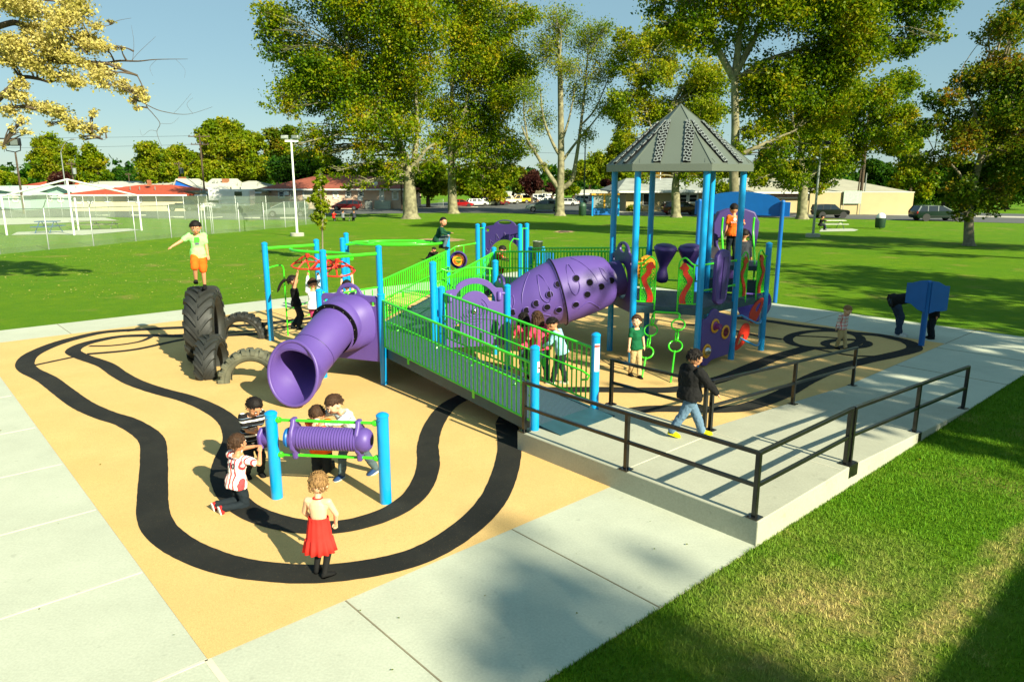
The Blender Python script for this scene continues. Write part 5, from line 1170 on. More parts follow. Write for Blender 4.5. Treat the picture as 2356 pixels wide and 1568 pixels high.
tree('street_tree', 'dark-trunked green tree in front of the long tan building', g9, [g9]+PT(g9.y, [(1812, 465), (1808, 445), (1800, 420)]), CL_(g9.y, [(1785, 395, 40), (1830, 405, 38), (1760, 420, 30), (1870, 425, 34), (1900, 440, 22), (1800, 440, 22)], seed=9), 16000, .38, M['leafgreen'], M['bark'], 19, tr=.42)
# sapling in the lawn
gs = gnd(742, 598); 
tree('sapling', 'narrow young tree with brown-yellow leaves behind the climber posts', gs, [gs]+PT(gs.y, [(742, 560), (741, 510), (738, 450), (736, 400)]), CL_(gs.y, [(737, 392, 8), (735, 405, 11), (737, 425, 15), (734, 448, 18), (736, 470, 21), (733, 492, 20), (738, 508, 13), (748, 415, 7), (716, 455, 8), (741, 525, 6)], seed=10, sub=3), 3600, .11, M['leafyel'], M['barkgrey'], 20, tr=.045)
# --- near tree whose boughs hang in from the left edge
YN = 21.5; bN = Vector((-24.5, 23.0, gz(23))); LN = []
near_l = [([(-160, 330), (0, 223), (30, 196), (52, 178), (86, 181), (114, 190)], .13, .03), ([(-160, 260), (0, 249), (57, 246), (98, 257), (148, 275), (205, 293), (232, 304)], .07, .012), ([(-160, 120), (0, 60), (45, 55), (75, 80), (110, 130), (141, 143), (205, 143), (246, 145), (275, 140), (318, 141), (360, 137), (432, 136)], .10, .004), ([(246, 146), (275, 158), (316, 174)], .05, .03), ([(316, 174), (330, 205), (337, 243), (352, 262), (368, 284), (361, 302), (366, 322), (373, 337)], .022, .003),
          ([(330, 237), (360, 252), (387, 259), (415, 263), (443, 261), (489, 246)], .018, .003), ([(-160, 60), (0, 17), (40, 24), (90, 25), (140, 60), (200, 125)], .07, .02), ([(100, 0), (140, 6), (170, 30), (200, 70), (215, 100)], .04, .008), ([(180, 40), (240, 60), (270, 48), (302, 42)], .015, .003), ([(300, 143), (320, 120), (352, 90), (358, 84)], .008, .002), ([(305, 140), (308, 100), (302, 58)], .008, .002), ([(-160, 400), (-40, 345), (5, 330), (10, 350)], .03, .005), ([(443, 261), (430, 240), (444, 225)], .006, .002), ([(400, 260), (415, 245), (440, 215)], .005, .002), ([(361, 302), (345, 300), (328, 312), (322, 298)], .006, .002), ([(368, 284), (395, 284), (412, 270)], .005, .002), ([(361, 137), (345, 155), (352, 175)], .005, .002), ([(405, 137), (425, 160), (424, 180)], .004, .0015), ([(200, 293), (235, 320), (245, 318)], .01, .003)]
lim_ = [([bN+Vector((0, 0, 4.5)), Vector((-19, 22.2, 8.6))]+PT(YN, p, dy=.05), r0*1.1, r1) for p, r0, r1 in near_l[:3]]+[(PT(YN, p, dy=.03), r0*.75, r1) for p, r0, r1 in near_l[3:]]
LNc = [(30, 15, 34), (80, 25, 36), (140, 20, 32), (185, 40, 30), (60, 70, 20), (100, 80, 26), (150, 85, 30), (200, 90, 26), (230, 100, 20), (70, 115, 30), (110, 120, 30), (160, 130, 26), (205, 150, 22), (30, 150, 24), (70, 155, 22), (105, 160, 22), (140, 180, 22), (185, 180, 22), (225, 170, 20), (255, 185, 18), (285, 200, 16), (315, 215, 16), (330, 228, 10), (300, 232, 10), (60, 200, 16), (30, 215, 14), (60, 235, 20), (100, 245, 18), (140, 265, 20), (170, 285, 18), (195, 300, 14), (215, 290, 12), (235, 300, 9), (50, 275, 14), (20, 255, 16), (55, 300, 9), (110, 285, 8), (158, 300, 8), (215, 262, 9), (190, 318, 8), (10, 120, 18), (270, 110, 8), (262, 150, 9), (5, 335, 7), (8, 90, 14), (25, 295, 8), (225, 60, 12), (250, 45, 8), (320, 250, 8)]
tree('honey_tree', 'golden-leaved tree reaching in from the upper left edge with bare twig ends', bN, [bN, bN+Vector((.1, 0, 2)), bN+Vector((0, 0, 4.6)), bN+Vector((-.2, 0, 7)), bN+Vector((0, 0, 10))], CL_(YN, LNc, seed=11, dep=.9, sub=2), 26000, .068, M['leafgold'], M['bark'], 21, limbs=lim_, tr=.42, branches=True, spread=2.3, twigs=8)

# --- trees outside the view whose shadows fall on the scene
def shade_tree(x, y, top, r, n, seed, dens=.3, label='', k=9):
    rr = random.Random(seed); base = Vector((x, y, -.02)); cl = []
    for i in range(k):
        a = rr.uniform(0, 6.28); q = r*rr.uniform(.15, .85); cl.append((x+q*math.cos(a), y+q*math.sin(a), top-r*.9+rr.uniform(-.7, .7)*r, r*rr.uniform(.32, .5)))
    return tree('plane_tree', label, base, [base, base+Vector((0, 0, top*.3)), base+Vector((.2, 0, top*.6)), base+Vector((0, 0, top*.85))], cl, n, dens, M['leafgreen'], M['barkpale'], seed, tr=.4)
sh_off = Vector((SUNV.x, SUNV.y, 0))/SUNV.z
def shade_for(px_, py_, hgt, r, n, seed, label, z=0, k=9, dens=.3):
    g = gnd(px_, py_, 0) if z is not None else gnd(px_, py_); c = g+sh_off*hgt; return shade_tree(c.x, c.y, hgt+r*.9, r, n, seed, dens, label, k)
shade_for(2110, 650, 9.0, 4.6, 5200, 31, 'leafy tree right of the view that shades the lawn behind the blue boards', k=12)
shade_for(2330, 735, 9.0, 3.6, 3200, 32, 'leafy tree right of the view that shades the lawn at the right edge')
shade_for(1960, 835, 10.5, 3.8, 3300, 33, 'thin-leaved tree right of the view that dapples the right end of the play surface', k=12)
shade_for(2250, 960, 10.0, 2.4, 1500, 38, 'thin-leaved tree right of the view that dapples the ramp lawn', k=7)
shade_for(1500, 770, 13.0, 3.4, 1000, 39, 'thin-leaved tall tree behind the camera that dapples the surface under the roofed deck', k=10)
shade_for(2330, 560, 10.0, 5, 4200, 35, 'leafy tree right of the view that shades the lawn under the rusty tree', k=10)
shade_for(1900, 560, 10.0, 3.2, 2600, 36, 'leafy tree right of the view that shades the middle lawn', k=8)
shade_for(1260, 1460, 26.0, 1.9, 200, 40, 'thin-leaved tree behind the camera that dapples the near pavement', k=6, dens=.3)
shade_for(1580, 1540, 20.0, 1.7, 900, 41, 'leafy tree behind the camera that shades the near grass', k=7, dens=.22)
shade_for(2150, 800, 9.5, 2.9, 7000, 44, 'leafy tree right of the view that shades the two-wing blue boards', k=10)
# building behind the camera that shades the lower right corner
gb = gnd(2290, 1420, 0)+sh_off*3.9
hb_ = empty('building', (gb.x, gb.y, 0), UANG, 'plain park building behind the camera whose shadow falls on the near grass', 'building')
m_ = MB(); m_.box((.9, -3.2, 1.9), (5.0, 6, 3.8)); m_.build('wall', M['concwall'], hb_, smooth=0)
m_ = MB(); m_.box((.9, -3.2, 3.86), (5.5, 6.5, .14)); m_.build('roof', M['roofgrey'], hb_, smooth=0)

# ================================================================== PEOPLE
def skin_m(name, c): 
    m = pm(name, c, .5, var=.05, sc=8); P = m.node_tree.nodes['Principled BSDF']; P.inputs['Subsurface Weight'].default_value = .08; P.inputs['Subsurface Radius'].default_value = (.02, .008, .004); return m
SK = {'tan': skin_m('tan_skin', s(196, 138, 100)), 'light': skin_m('light_skin', s(226, 178, 142)), 'brown': skin_m('brown_skin', s(160, 104, 72))}
def cloth(name, c, var=.12, sc=7, **k): return pm(name, c, .85, var=var, sc=sc, bump=.25, bsc=18, bdist=.01, spec=.2, **k)
def cmat(name):
    if name not in M: M[name] = cloth(name, CL[name])
    return M[name]
CL = {'lime_shirt': s(150, 238, 130), 'orange_cloth': s(226, 96, 22), 'black_cloth': s(24, 24, 24), 'black_top': s(18, 18, 22), 'white_cloth': s(222, 222, 216), 'pink_cloth': s(205, 70, 120), 'jeans': s(46, 62, 82), 'jeans_light': s(92, 118, 140),
      'jeans_dark': s(28, 36, 42), 'jeans_grey': s(74, 92, 98), 'green_cloth': s(22, 66, 46), 'green_polo': s(16, 92, 56), 'khaki': s(178, 154, 110), 'red_cloth': s(190, 30, 24), 'rose_cloth': s(206, 62, 96), 'sky_cloth': s(140, 184, 206), 'coral_red': s(222, 48, 40), 'navy': s(26, 32, 56), 'brownbelt': s(120, 60, 34), 'charcoal': s(50, 54, 60), 'grey_cloth': s(110, 114, 116), 'hair_black': s(14, 11, 10), 'hair_brown': s(50, 32, 22), 'hair_blond': s(134, 98, 58), 'shoe_black': s(20, 20, 20), 'shoe_white': s(205, 205, 200), 'shoe_yellow': s(206, 200, 20), 'shoe_red': s(186, 40, 40), 'shoe_blue': s(40, 66, 110), 'whites': s(230, 228, 220), 'lip': s(150, 70, 60), 'darkgreen_cloth': s(20, 52, 44)}
def wave_mat(name, cols, axis='Z', period=.1, stops=(.5,)):
    m, N, L, P = new_mat(name); tc = N.new('ShaderNodeTexCoord'); sp = N.new('ShaderNodeSeparateXYZ'); L.new(tc.outputs['Object'], sp.inputs[0])
    mt = N.new('ShaderNodeMath'); mt.operation = 'MULTIPLY'; mt.inputs[1].default_value = 1/period; L.new(sp.outputs[axis], mt.inputs[0])
    fr = N.new('ShaderNodeMath'); fr.operation = 'FRACT'; L.new(mt.outputs[0], fr.inputs[0])
    cr = N.new('ShaderNodeValToRGB'); cr.color_ramp.interpolation = 'CONSTANT'; e = cr.color_ramp.elements
    while len(e) < len(cols): e.new(.5)
    ps = (0,)+tuple(stops)
    for i, c in enumerate(cols): e[i].position = ps[i]; e[i].color = c
    L.new(fr.outputs[0], cr.inputs[0]); L.new(cr.outputs[0], P.inputs['Base Color']); P.inputs['Roughness'].default_value = .85; P.inputs['Specular IOR Level'].default_value = .2; return m
M['stripe_bw'] = wave_mat('black_white_striped_polo', [s(24, 24, 26), s(222, 222, 218), s(24, 24, 26), s(120, 140, 160), s(24, 24, 26)], 'Z', .105, (.3, .52, .78, .84))
M['stripe_red'] = wave_mat('red_white_striped_jersey', [s(224, 220, 212), s(210, 70, 74), s(224, 220, 212), s(196, 58, 66)], 'X', .085, (.35, .55, .85))
def plaid(name, base, c1, c2, p1=.06):
    m, N, L, P = new_mat(name); tc = N.new('ShaderNodeTexCoord'); sp = N.new('ShaderNodeSeparateXYZ'); L.new(tc.outputs['Object'], sp.inputs[0]); cur = base
    for ax, per, col, th in (('X', p1, c1, .30), ('Z', p1, c1, .30), ('X', p1, c2, .09), ('Z', p1, c2, .09)):
        mt = N.new('ShaderNodeMath'); mt.operation = 'MULTIPLY_ADD'; mt.inputs[1].default_value = 1/per; mt.inputs[2].default_value = .5 if col is c2 else 0; L.new(sp.outputs[ax], mt.inputs[0])
        fr = N.new('ShaderNodeMath'); fr.operation = 'FRACT'; L.new(mt.outputs[0], fr.inputs[0]); lt = N.new('ShaderNodeMath'); lt.operation = 'LESS_THAN'; lt.inputs[1].default_value = th; L.new(fr.outputs[0], lt.inputs[0])
        m5 = N.new('ShaderNodeMath'); m5.operation = 'MULTIPLY'; m5.inputs[1].default_value = .62; L.new(lt.outputs[0], m5.inputs[0]); cur = mixc(N, L, m5.outputs[0], cur, col)
    L.new(cur, P.inputs['Base Color']); P.inputs['Roughness'].default_value = .85; return m
M['plaid_red'] = plaid('red_white_plaid_shirt', s(222, 216, 206), s(190, 30, 34), s(60, 40, 60), .075)
M['plaid_pale'] = plaid('pale_plaid_shirt', s(206, 214, 210), s(160, 180, 186), s(120, 140, 150), .07)
def hair_mat(name, c1, c2):
    m, N, L, P = new_mat(name); tc = N.new('ShaderNodeTexCoord'); mp = N.new('ShaderNodeMapping'); mp.inputs['Scale'].default_value = (1, 1, .13); L.new(tc.outputs['Object'], mp.inputs[0])
    n = N.new('ShaderNodeTexNoise'); n.inputs['Scale'].default_value = 170; n.inputs['Detail'].default_value = 3; L.new(mp.outputs[0], n.inputs['Vector'])
    mr = N.new('ShaderNodeMapRange'); mr.inputs[1].default_value = .35; mr.inputs[2].default_value = .68; L.new(n.outputs['Fac'], mr.inputs[0]); c = mixc(N, L, mr.outputs[0], c1, c2); L.new(c, P.inputs['Base Color'])
    P.inputs['Roughness'].default_value = .65; P.inputs['Specular IOR Level'].default_value = .22; bp = N.new('ShaderNodeBump'); bp.inputs['Strength'].default_value = .8; bp.inputs['Distance'].default_value = .004; L.new(n.outputs['Fac'], bp.inputs['Height']); L.new(bp.outputs[0], P.inputs['Normal']); return m
M['hairb'] = hair_mat('black_hair', s(10, 8, 8), s(34, 26, 22)); M['hairbr'] = hair_mat('brown_hair', s(34, 22, 14), s(84, 58, 38)); M['hairbl'] = hair_mat('golden_brown_hair', s(86, 60, 34), s(176, 136, 86))

def ik(a, b, l1, l2, pole):
    a, b, pole = Vector(a), Vector(b), Vector(pole); d = b-a; L_ = d.length; mx_ = (l1+l2)*.999
    if L_ > mx_: b = a+d.normalized()*mx_; d = b-a; L_ = mx_
    x = (l1*l1-l2*l2+L_*L_)/(2*L_); h = math.sqrt(max(0, l1*l1-x*x)); dn = d.normalized(); pn = pole-dn*pole.dot(dn)
    if pn.length < 1e-4: pn = Vector((0, 1, 0))
    return a+dn*x+pn.normalized()*h, b
def remesh(o, vox, sm=3):
    r_ = o.modifiers.new('remesh', 'REMESH'); r_.mode = 'VOXEL'; r_.voxel_size = vox; r_.use_smooth_shade = True
    s_ = o.modifiers.new('smooth', 'SMOOTH'); s_.factor = .5; s_.iterations = sm
def person(label, pos, face, H, pel=(0, 0, .515), lean=0, side=0, twist=0, head=(0, 0), hl=None, hr=None, fl=None, fr=None, kl=(0, 1, 0), kr=(0, 1, 0), el=(-.6, -.7, -.2), er=(.6, -.7, -.2),
           skin='tan', shirt='white_cloth', sleeve='short', pants='jeans', plen='long', shoes='shoe_black', hair='hairb', hstyle='short', vox=None, hs=1.0, build=1.0, grip=False, dress=None, coat=None, toe=(0, 0), group=None, hood=False, footdir=(0, 1), category='person', pitchfoot=(0, 0), extra=None):
    g = lambda v: Vector(v)*H
    hs = hs*(1.07+max(0, (1.3-H))*.30)
    pel = g(pel); Rt = Matrix.Rotation(R(twist), 3, 'Z')@Matrix.Rotation(R(side), 3, 'Y')@Matrix.Rotation(R(-lean), 3, 'X')
    up = Rt@Vector((0, 0, 1)); rt = Rt@Vector((1, 0, 0)); fw = Rt@Vector((0, 1, 0)); B = build*H
    chest = pel+up*.20*H; neck = pel+up*.292*H; shl, shr = neck-rt*.098*B-up*.022*H, neck+rt*.098*B-up*.022*H
    hdR = Rt.copy() if abs(lean) < 1 and abs(side) < 1 else (Matrix.Rotation(R(twist), 3, 'Z')@Matrix.Rotation(R(-lean*.45), 3, 'X'))
    hdR = hdR@Matrix.Rotation(R(head[0]), 3, 'Z')@Matrix.Rotation(R(-head[1]), 3, 'X')
    hup, hfw, hrt = hdR@Vector((0, 0, 1)), hdR@Vector((0, 1, 0)), hdR@Vector((1, 0, 0)); hc = neck+up*.035*H+hup*.083*H*hs+hfw*.012*H
    hr_ = .070*H*hs
    dl = lambda sgn: neck+Vector((sgn*.15, .03, -.30))*H
    hl = (g(hl) if hl else dl(-1)); hr = (g(hr) if hr else dl(1))
    elb_l, hl = ik(shl, hl, .155*H, .13*H, Rt@Vector(el)); elb_r, hr = ik(shr, hr, .155*H, .13*H, Rt@Vector(er))
    hpl, hpr = pel-rt*.048*B, pel+rt*.048*B
    fl = g(fl) if fl else Vector((-.06*H, 0, .045*H)); fr = g(fr) if fr else Vector((.06*H, 0, .045*H))
    knl, fl = ik(hpl, fl, .245*H, .235*H, kl); knr, fr = ik(hpr, fr, .245*H, .235*H, kr)
    D = (Vector(pos)-Vector((0, 0, CAMH))).length; vox = vox or max(.0052, min(.02, D*.00062))
    # ---- body: one closed surface
    m_ = MB(); c_ = lambda a, b, ra, rb, n=10: m_.cap_(a, b, ra*H, rb*H, n)
    def torso(mm, k=1.0, add=0, z0=-.03, z1=.30, fat=1.0, hem=False):
        prof = [(-.055, .050, .048), (-.03, .075, .058), (0, .084, .062), (.05, .080, .056), (.10, .073, .051), (.16, .080, .055), (.21, .088, .058), (.25, .086, .052), (.275, .066, .042), (.30, .036, .034)]
        rg = []
        for z, rx, ry in prof:
            if z < z0-.001 or z > z1+.001: continue
            if hem and z < .051: rx, ry = (.100, .076) if z < .001 else (.092, .066)
            c = pel+up*z*H; rx = rx*B*fat+add*H; ry = ry*B*fat+add*H
            rg.append([c+rt*rx*math.copysign(abs(math.cos(a))**.85, math.cos(a))+fw*ry*math.sin(a) for a in [2*math.pi*k_/20 for k_ in range(20)]])
        mm.rings(rg)
    torso(m_); c_(neck-up*.02*H, hc-hup*.05*H*hs, .034, .030)
    c_(neck-up*.03*H-rt*.02*H, shl, .036, .035*build); c_(neck-up*.03*H+rt*.02*H, shr, .036, .035*build); c_(pel+up*.20*H-rt*.05*H, shl, .04, .03); c_(pel+up*.20*H+rt*.05*H, shr, .04, .03)
    for a, b, c, hp in ((shl, elb_l, hl, 0), (shr, elb_r, hr, 1)):
        c_(a, b, .034*build, .025*build); c_(b, c, .026*build, .0175)
        # hand: palm, four fingers, thumb
        d = (c-b).normalized(); sx = d.cross(up); sx = sx.normalized() if sx.length > .1 else rt.copy(); pn = sx.cross(d).normalized(); sgn = 1 if hp else -1
        if grip: pn = -pn
        pc = c+d*.035*H; 
        m_.rings([[q+sx*rx*H*math.cos(t)+pn*ry*H*math.sin(t) for t in [2*math.pi*k/12 for k in range(12)]] for q, rx, ry in ((c-d*.008*H, .013, .011), (c+d*.012*H, .019, .012), (c+d*.035*H, .023, .011), (c+d*.05*H, .022, .009))])
        if vox < .012:
            for k in range(4):
                base = c+d*.047*H+sx*(-.018+.012*k)*H; ln = (.030, .035, .033, .026)[k if sgn > 0 else 3-k]*H; cu = 1.15 if grip else .35
                p1 = base+d*ln*.55-pn*ln*.25*cu; p2 = p1+(d*(.5-.45*(cu > 1))-pn*.55*cu).normalized()*ln*.55
                c_(base, p1, .0066, .0058, 7); c_(p1, p2, .0058, .0046, 7)
            tb_ = c+d*.015*H-rt.dot(sx)*sx*sgn*.016*H; t1 = tb_+(d*.6-rt.dot(sx)*sx*sgn*.6-pn*.3).normalized()*.026*H; c_(tb_, t1, .008, .0066, 7); c_(t1, t1+(d*.9-pn*.4).normalized()*.016*H, .0066, .005, 7)
        else: c_(c+d*.04*H, c+d*.07*H-pn*.01*H, .017, .011, 8)
    for a, b, c in ((hpl, knl, fl), (hpr, knr, fr)): c_(a, b, .058*build, .037*build); c_(b, c, .037*build, .022)
    # head
    hM = hdR.to_4x4()
    def E(c, r_, n=18, mm=m_): mm.ball(hc+hdR@Vector([q*H*hs for q in c]), [q*H*hs for q in r_], n, M=hM)
    E((0, 0, .008), (.0655, .078, .078), 22); E((0, .018, -.030), (.050, .056, .052)); E((0, .032, -.052), (.028, .030, .024)); E((0, .079, -.018), (.0095, .012, .012), 8); E((0, .074, -.006), (.007, .012, .018), 8)
    for q in (-1, 1): E((q*.066, -.004, -.012), (.010, .017, .022), 10); E((q*.034, .044, -.022), (.022, .024, .02), 10)
    E((0, .066, -.044), (.020, .010, .009), 8)
    root = m_.build('person', SK[skin], None, smooth=0); remesh(root, vox); root.location = pos; root.rotation_euler = (0, 0, R(face-90))
    tag(root, label, category, group); sh = lambda mm, nm, mt, rem=True, sm=3, vx=None, smooth=60: (lambda o: (remesh(o, (vx or vox)*1.15, sm) if rem else None, o)[1])(mm.build(nm, mt, root, smooth=smooth))
    # face
    if vox < .013:
        for q in (-1, 1):
            e_ = MB(); E((q*.026, .0735, .0), (.0095, .005, .0062), 10, e_); sh(e_, 'eye', cmat('whites'), False); e_ = MB(); E((q*.026, .0775, .0), (.0048, .003, .0052), 8, e_); E((q*.027, .074, .020), (.014, .006, .0032), 8, e_); sh(e_, 'iris_and_brow', M['hairb'] if hair != 'hairbl' else M['hairbr'], False)
        e_ = MB(); E((0, .0755, -.045), (.017, .0045, .0048), 10, e_); sh(e_, 'mouth', cmat('lip'), False)
    # hair
    e_ = MB(); n1, n2 = 30, 18; vsx = []; fs = []; rr = random.Random(len(label)); long_ = hstyle in ('long', 'pony', 'braid', 'curly')
    for i in range(n2+1):
        t = math.pi*i/n2
        for j in range(n1):
            a = 2*math.pi*j/n1; v = Vector((math.sin(t)*math.cos(a), math.sin(t)*math.sin(a), math.cos(t)))
            nz_ = noise.noise(v*5+Vector((len(label), 0, 0)))*.06+noise.noise(v*14)*.05*(2.4 if hstyle == 'curly' else 1)
            vsx.append(hc+hdR@Vector((v.x*.0725*(1+nz_), v.y*(.083 if v.y < 0 else .079)*(1+nz_)-.005, v.z*.084*(1+nz_)+.013))*H*hs)
    for i in range(n2):
        for j in range(n1):
            t = math.pi*(i+.5)/n2; a = 2*math.pi*(j+.5)/n1; x, y, z = math.sin(t)*math.cos(a), math.sin(t)*math.sin(a), math.cos(t)
            lim = -.42 if long_ else -.30
            if y > .05: lim = .20+.30*min(1, y*1.1)-(.25 if abs(x) > .62 and long_ else 0)-(.14 if abs(x) > .8 else 0)
            elif y > -.35 and not long_: lim = -.05
            if z > lim: fs.append((i*n1+j, i*n1+(j+1) % n1, (i+1)*n1+(j+1) % n1, (i+1)*n1+j))
    used = sorted({q for f in fs for q in f}); mp_ = {q: k for k, q in enumerate(used)}; e_.add([vsx[q] for q in used], [tuple(mp_[q] for q in f) for f in fs])
    ho = sh(e_, 'hair', M[hair], False, smooth=80); sd = ho.modifiers.new('solid', 'SOLIDIFY'); sd.thickness = .006*H; sd.offset = -1
    hb = lambda *p: hc+hdR@Vector(p)*H*hs
    if vox < .0105 and hstyle != 'curly':
        e_ = MB()
        for k in range(330):
            z = rr.uniform(-.5, 1); a = rr.uniform(0, 6.283); q_ = math.sqrt(max(0, 1-z*z)); x, y = q_*math.cos(a), q_*math.sin(a)
            if y > .05 and z < .30+.25*y: continue
            if z < -.30 and abs(x) > .5 or z < -.05 and y > -.35: continue
            p = hb(x*.0725, y*.083-.006, z*.084+.013); fl_ = Vector((x*.35+rr.gauss(0, .25), (y+.25)*(.12 if y > 0 else .5)+rr.gauss(0, .2), -.35-.6*(1-max(z, 0)))); fl_ = (hdR@fl_).normalized(); ln = rr.uniform(.018, .036)*H; out = (p-hc).normalized()
            p0 = p-out*.003*H; e_.tube([p0, p0+fl_*ln*.5+out*.0045*H, p0+fl_*ln+out*.002*H], [.0042*H, .0036*H, .0008*H], 4, cap=False)
        sh(e_, 'hair_strands', M[hair], False, smooth=80)
    if hstyle in ('long', 'pony', 'braid', 'curly'):
        e_ = MB()
        if hstyle == 'long':
            for k in range(9):
                a = R(185+170*k/8-0); x, y = .066*math.cos(a), .070*math.sin(a); p = hb(x, y+.01, .0); d_ = Vector((0, 0, -1)); pts = [p, p-hup*.05*H+d_*.03*H+(hb(x, y, 0)-hc)*.15, p-hup*.05*H+d_*(.12+.02*(k % 3))*H]
                e_.tube(smoothpath(pts, 4), [.024*H]*5+[.022*H]*2+[.014*H]*2, 8)
        elif hstyle == 'pony':
            b_ = hb(0, -.085, .03); dr_ = -hfw; pts = [b_, b_+dr_*.05*H+Vector((0, 0, .01))*H, b_+dr_*.12*H-Vector((0, 0, .04))*H, b_+dr_*.17*H-Vector((0, 0, .13))*H, b_+dr_*.19*H-Vector((0, 0, .17))*H]
            for q in (-.012, .0, .014): e_.tube(smoothpath([p+rt*q*H+Vector((0, 0, q*.6))*H for p in pts], 4), [.014*H]*3+[.022*H]*10+[.010*H]*3+[.003*H], 8)
        elif hstyle == 'braid':
            b_ = hb(.02, -.07, -.05)
            for k in range(9): e_.ball(b_+Vector((.02 if k % 2 else .006, -.01, -.022*k))*H+rt*.03*H, (.017*H*(1-.05*k), .014*H, .017*H), 8)
        elif hstyle == 'curly':
            rr = random.Random(4)
            for k in range(230):
                a = rr.uniform(0, 6.283); t = rr.uniform(.25, 2.25); x, y, z = math.sin(t)*math.cos(a), math.sin(t)*math.sin(a), math.cos(t)
                if y > .35 and z < .45: continue
                r0 = .99+.10*max(0, -z); p = hb(x*.070*r0, y*.084*r0-.006, z*.088*r0+.008); q0 = rr.uniform(0, 6.28); rad_ = .010*H*rr.uniform(.6, 1.2)
                e_.tube([p+rt*rad_*math.cos(q0+q*.9)+Vector((0, 0, 1))*(rad_*math.sin(q0+q*.9)-.006*H*q*(.6 if z < .3 else .1))+(p-hc).normalized()*.004*H*math.sin(q) for q in range(6)], [.003*H, .004*H, .0045*H, .004*H, .003*H, .0015*H], 5)
        sh(e_, 'hair_strands', M[hair], False, smooth=80)
    # ---- clothes
    tk = .011
    if pants:
        e_ = MB(); cc = lambda a, b, ra, rb: e_.cap_(a, b, ra*H, rb*H, 12); torso(e_, add=.010 if plen != 'tights' else .004, z0=-.06, z1=.055 if plen != 'tights' else -.0)
        for a, b, c in ((hpl, knl, fl), (hpr, knr, fr)):
            if plen == 'long': cc(a, b, .064*build, .047*build); cc(b, b+(c-b)*.96, .046*build, .040*build)
            elif plen == 'tights': cc(a, b, .058*build, .040*build); cc(b, c, .040*build, .026)
            else: cc(a, a+(b-a)*.97, .067*build, .057*build)
        po_ = sh(e_, 'trousers' if plen == 'long' else ('tights' if plen == 'tights' else 'shorts'), cmat(pants) if pants in CL else M[pants])
        if plen != 'tights': dm = po_.modifiers.new('folds', 'DISPLACE'); dm.texture = FOLD; dm.strength = .02*H; dm.mid_level = .5
    if shirt:
        e_ = MB(); cc = lambda a, b, ra, rb: e_.cap_(a, b, ra*H, rb*H, 12); torso(e_, add=.017+(.018 if hood else 0), z0=-.055, z1=.276, fat=1.04, hem=True)
        for a, b, c, rv in ((shl, elb_l, hl, rt), (shr, elb_r, hr, -rt)):
            e_.cap_(a+rv*.02*H, a, .043*H, .045*H)
            hb2 = 1.2 if hood else 1
            if sleeve == 'long': cc(a, b, .045*build*hb2, .036*build*hb2); cc(b, b+(c-b)*.93, .036*build*hb2, .029*hb2)
            elif sleeve == 'short': cc(a, a+(b-a)*.62, .046*build, .043*build)
        if hood: e_.cap_(neck-fw*.045*H-rt*.03*H+up*.005*H, neck-fw*.045*H+rt*.03*H+up*.005*H, .036*H, .036*H); e_.cap_(neck-fw*.03*H+up*.02*H, neck+fw*.02*H+up*.0*H, .046*H, .043*H)
        so_ = sh(e_, 'shirt' if not hood else 'hooded_top', cmat(shirt) if shirt in CL else M[shirt]); dm = so_.modifiers.new('folds', 'DISPLACE'); dm.texture = FOLD; dm.strength = .022*H; dm.mid_level = .5
    if dress:
        e_ = MB(); rg = []; n = 60
        for z, rx, ry, wv in ((.118, .096, .074, 0), (.104, .098, .076, .02), (.086, .094, .073, .05), (.05, .104, .082, .03), (.01, .108, .09, .03), (-.04, .116, .10, .03), (-.085, .120, .106, .03), (-.09, .126, .112, .07), (-.15, .137, .124, .10), (-.215, .150, .136, .12)):
            rg.append([pel+up*z*H+rt*rx*H*math.cos(a)*(1+wv*math.sin(a*13+z*7))+fw*ry*H*math.sin(a)*(1+wv*math.sin(a*13+z*7)) for a in [2*math.pi*k/n for k in range(n)]])
        e_.rings(rg, cap=False); do = sh(e_, 'dress', cmat(dress), False, smooth=80); sd = do.modifiers.new('solid', 'SOLIDIFY'); sd.thickness = .006*H
        e_ = MB(); e_.tube([neck+up*.01*H+rt*.040*H*math.cos(a)+fw*.036*H*math.sin(a)+fw*.0*H for a in [2*math.pi*k/20 for k in range(20)]], .007*H, 6, closed=True)
        for q in (-1, 1): e_.tube([neck+rt*q*.04*H+fw*.015*H, neck+rt*q*.05*H+fw*.055*H-up*.05*H, pel+up*.16*H+rt*q*.04*H+fw*.062*H], .008*H, 6)
        sh(e_, 'halter_strap', cmat(dress), False)
    # shoes
    for k, (a, kn) in enumerate(((fl, knl), (fr, knr))):
        fd = Vector((footdir[0], footdir[1], 0)).normalized(); 
        fd = Matrix.Rotation(R(toe[k]), 3, 'Z')@fd; pt = pitchfoot[k]; sxx = fd.cross(Vector((0, 0, 1))); fd = Matrix.Rotation(R(pt), 3, sxx)@fd; fu = sxx.cross(fd)
        e_ = MB(); P0 = a-fu*.012*H; rg = []
        for t, rx, rz, dz in ((-.035, .008, .012, -.010), (-.030, .020, .024, -.008), (-.01, .026, .034, -.002), (.02, .027, .034, -.006), (.06, .031, .024, -.014), (.09, .028, .018, -.018), (.108, .016, .012, -.020), (.114, .004, .005, -.022)):
            c = P0+fd*t*H+fu*dz*H; rg.append([c+sxx*rx*H*math.cos(q)+fu*rz*H*math.sin(q)*(1 if math.sin(q) > 0 else .62) for q in [2*math.pi*i/16 for i in range(16)]])
        e_.rings(rg); so_ = sh(e_, 'shoe', cmat(shoes), False, smooth=60)
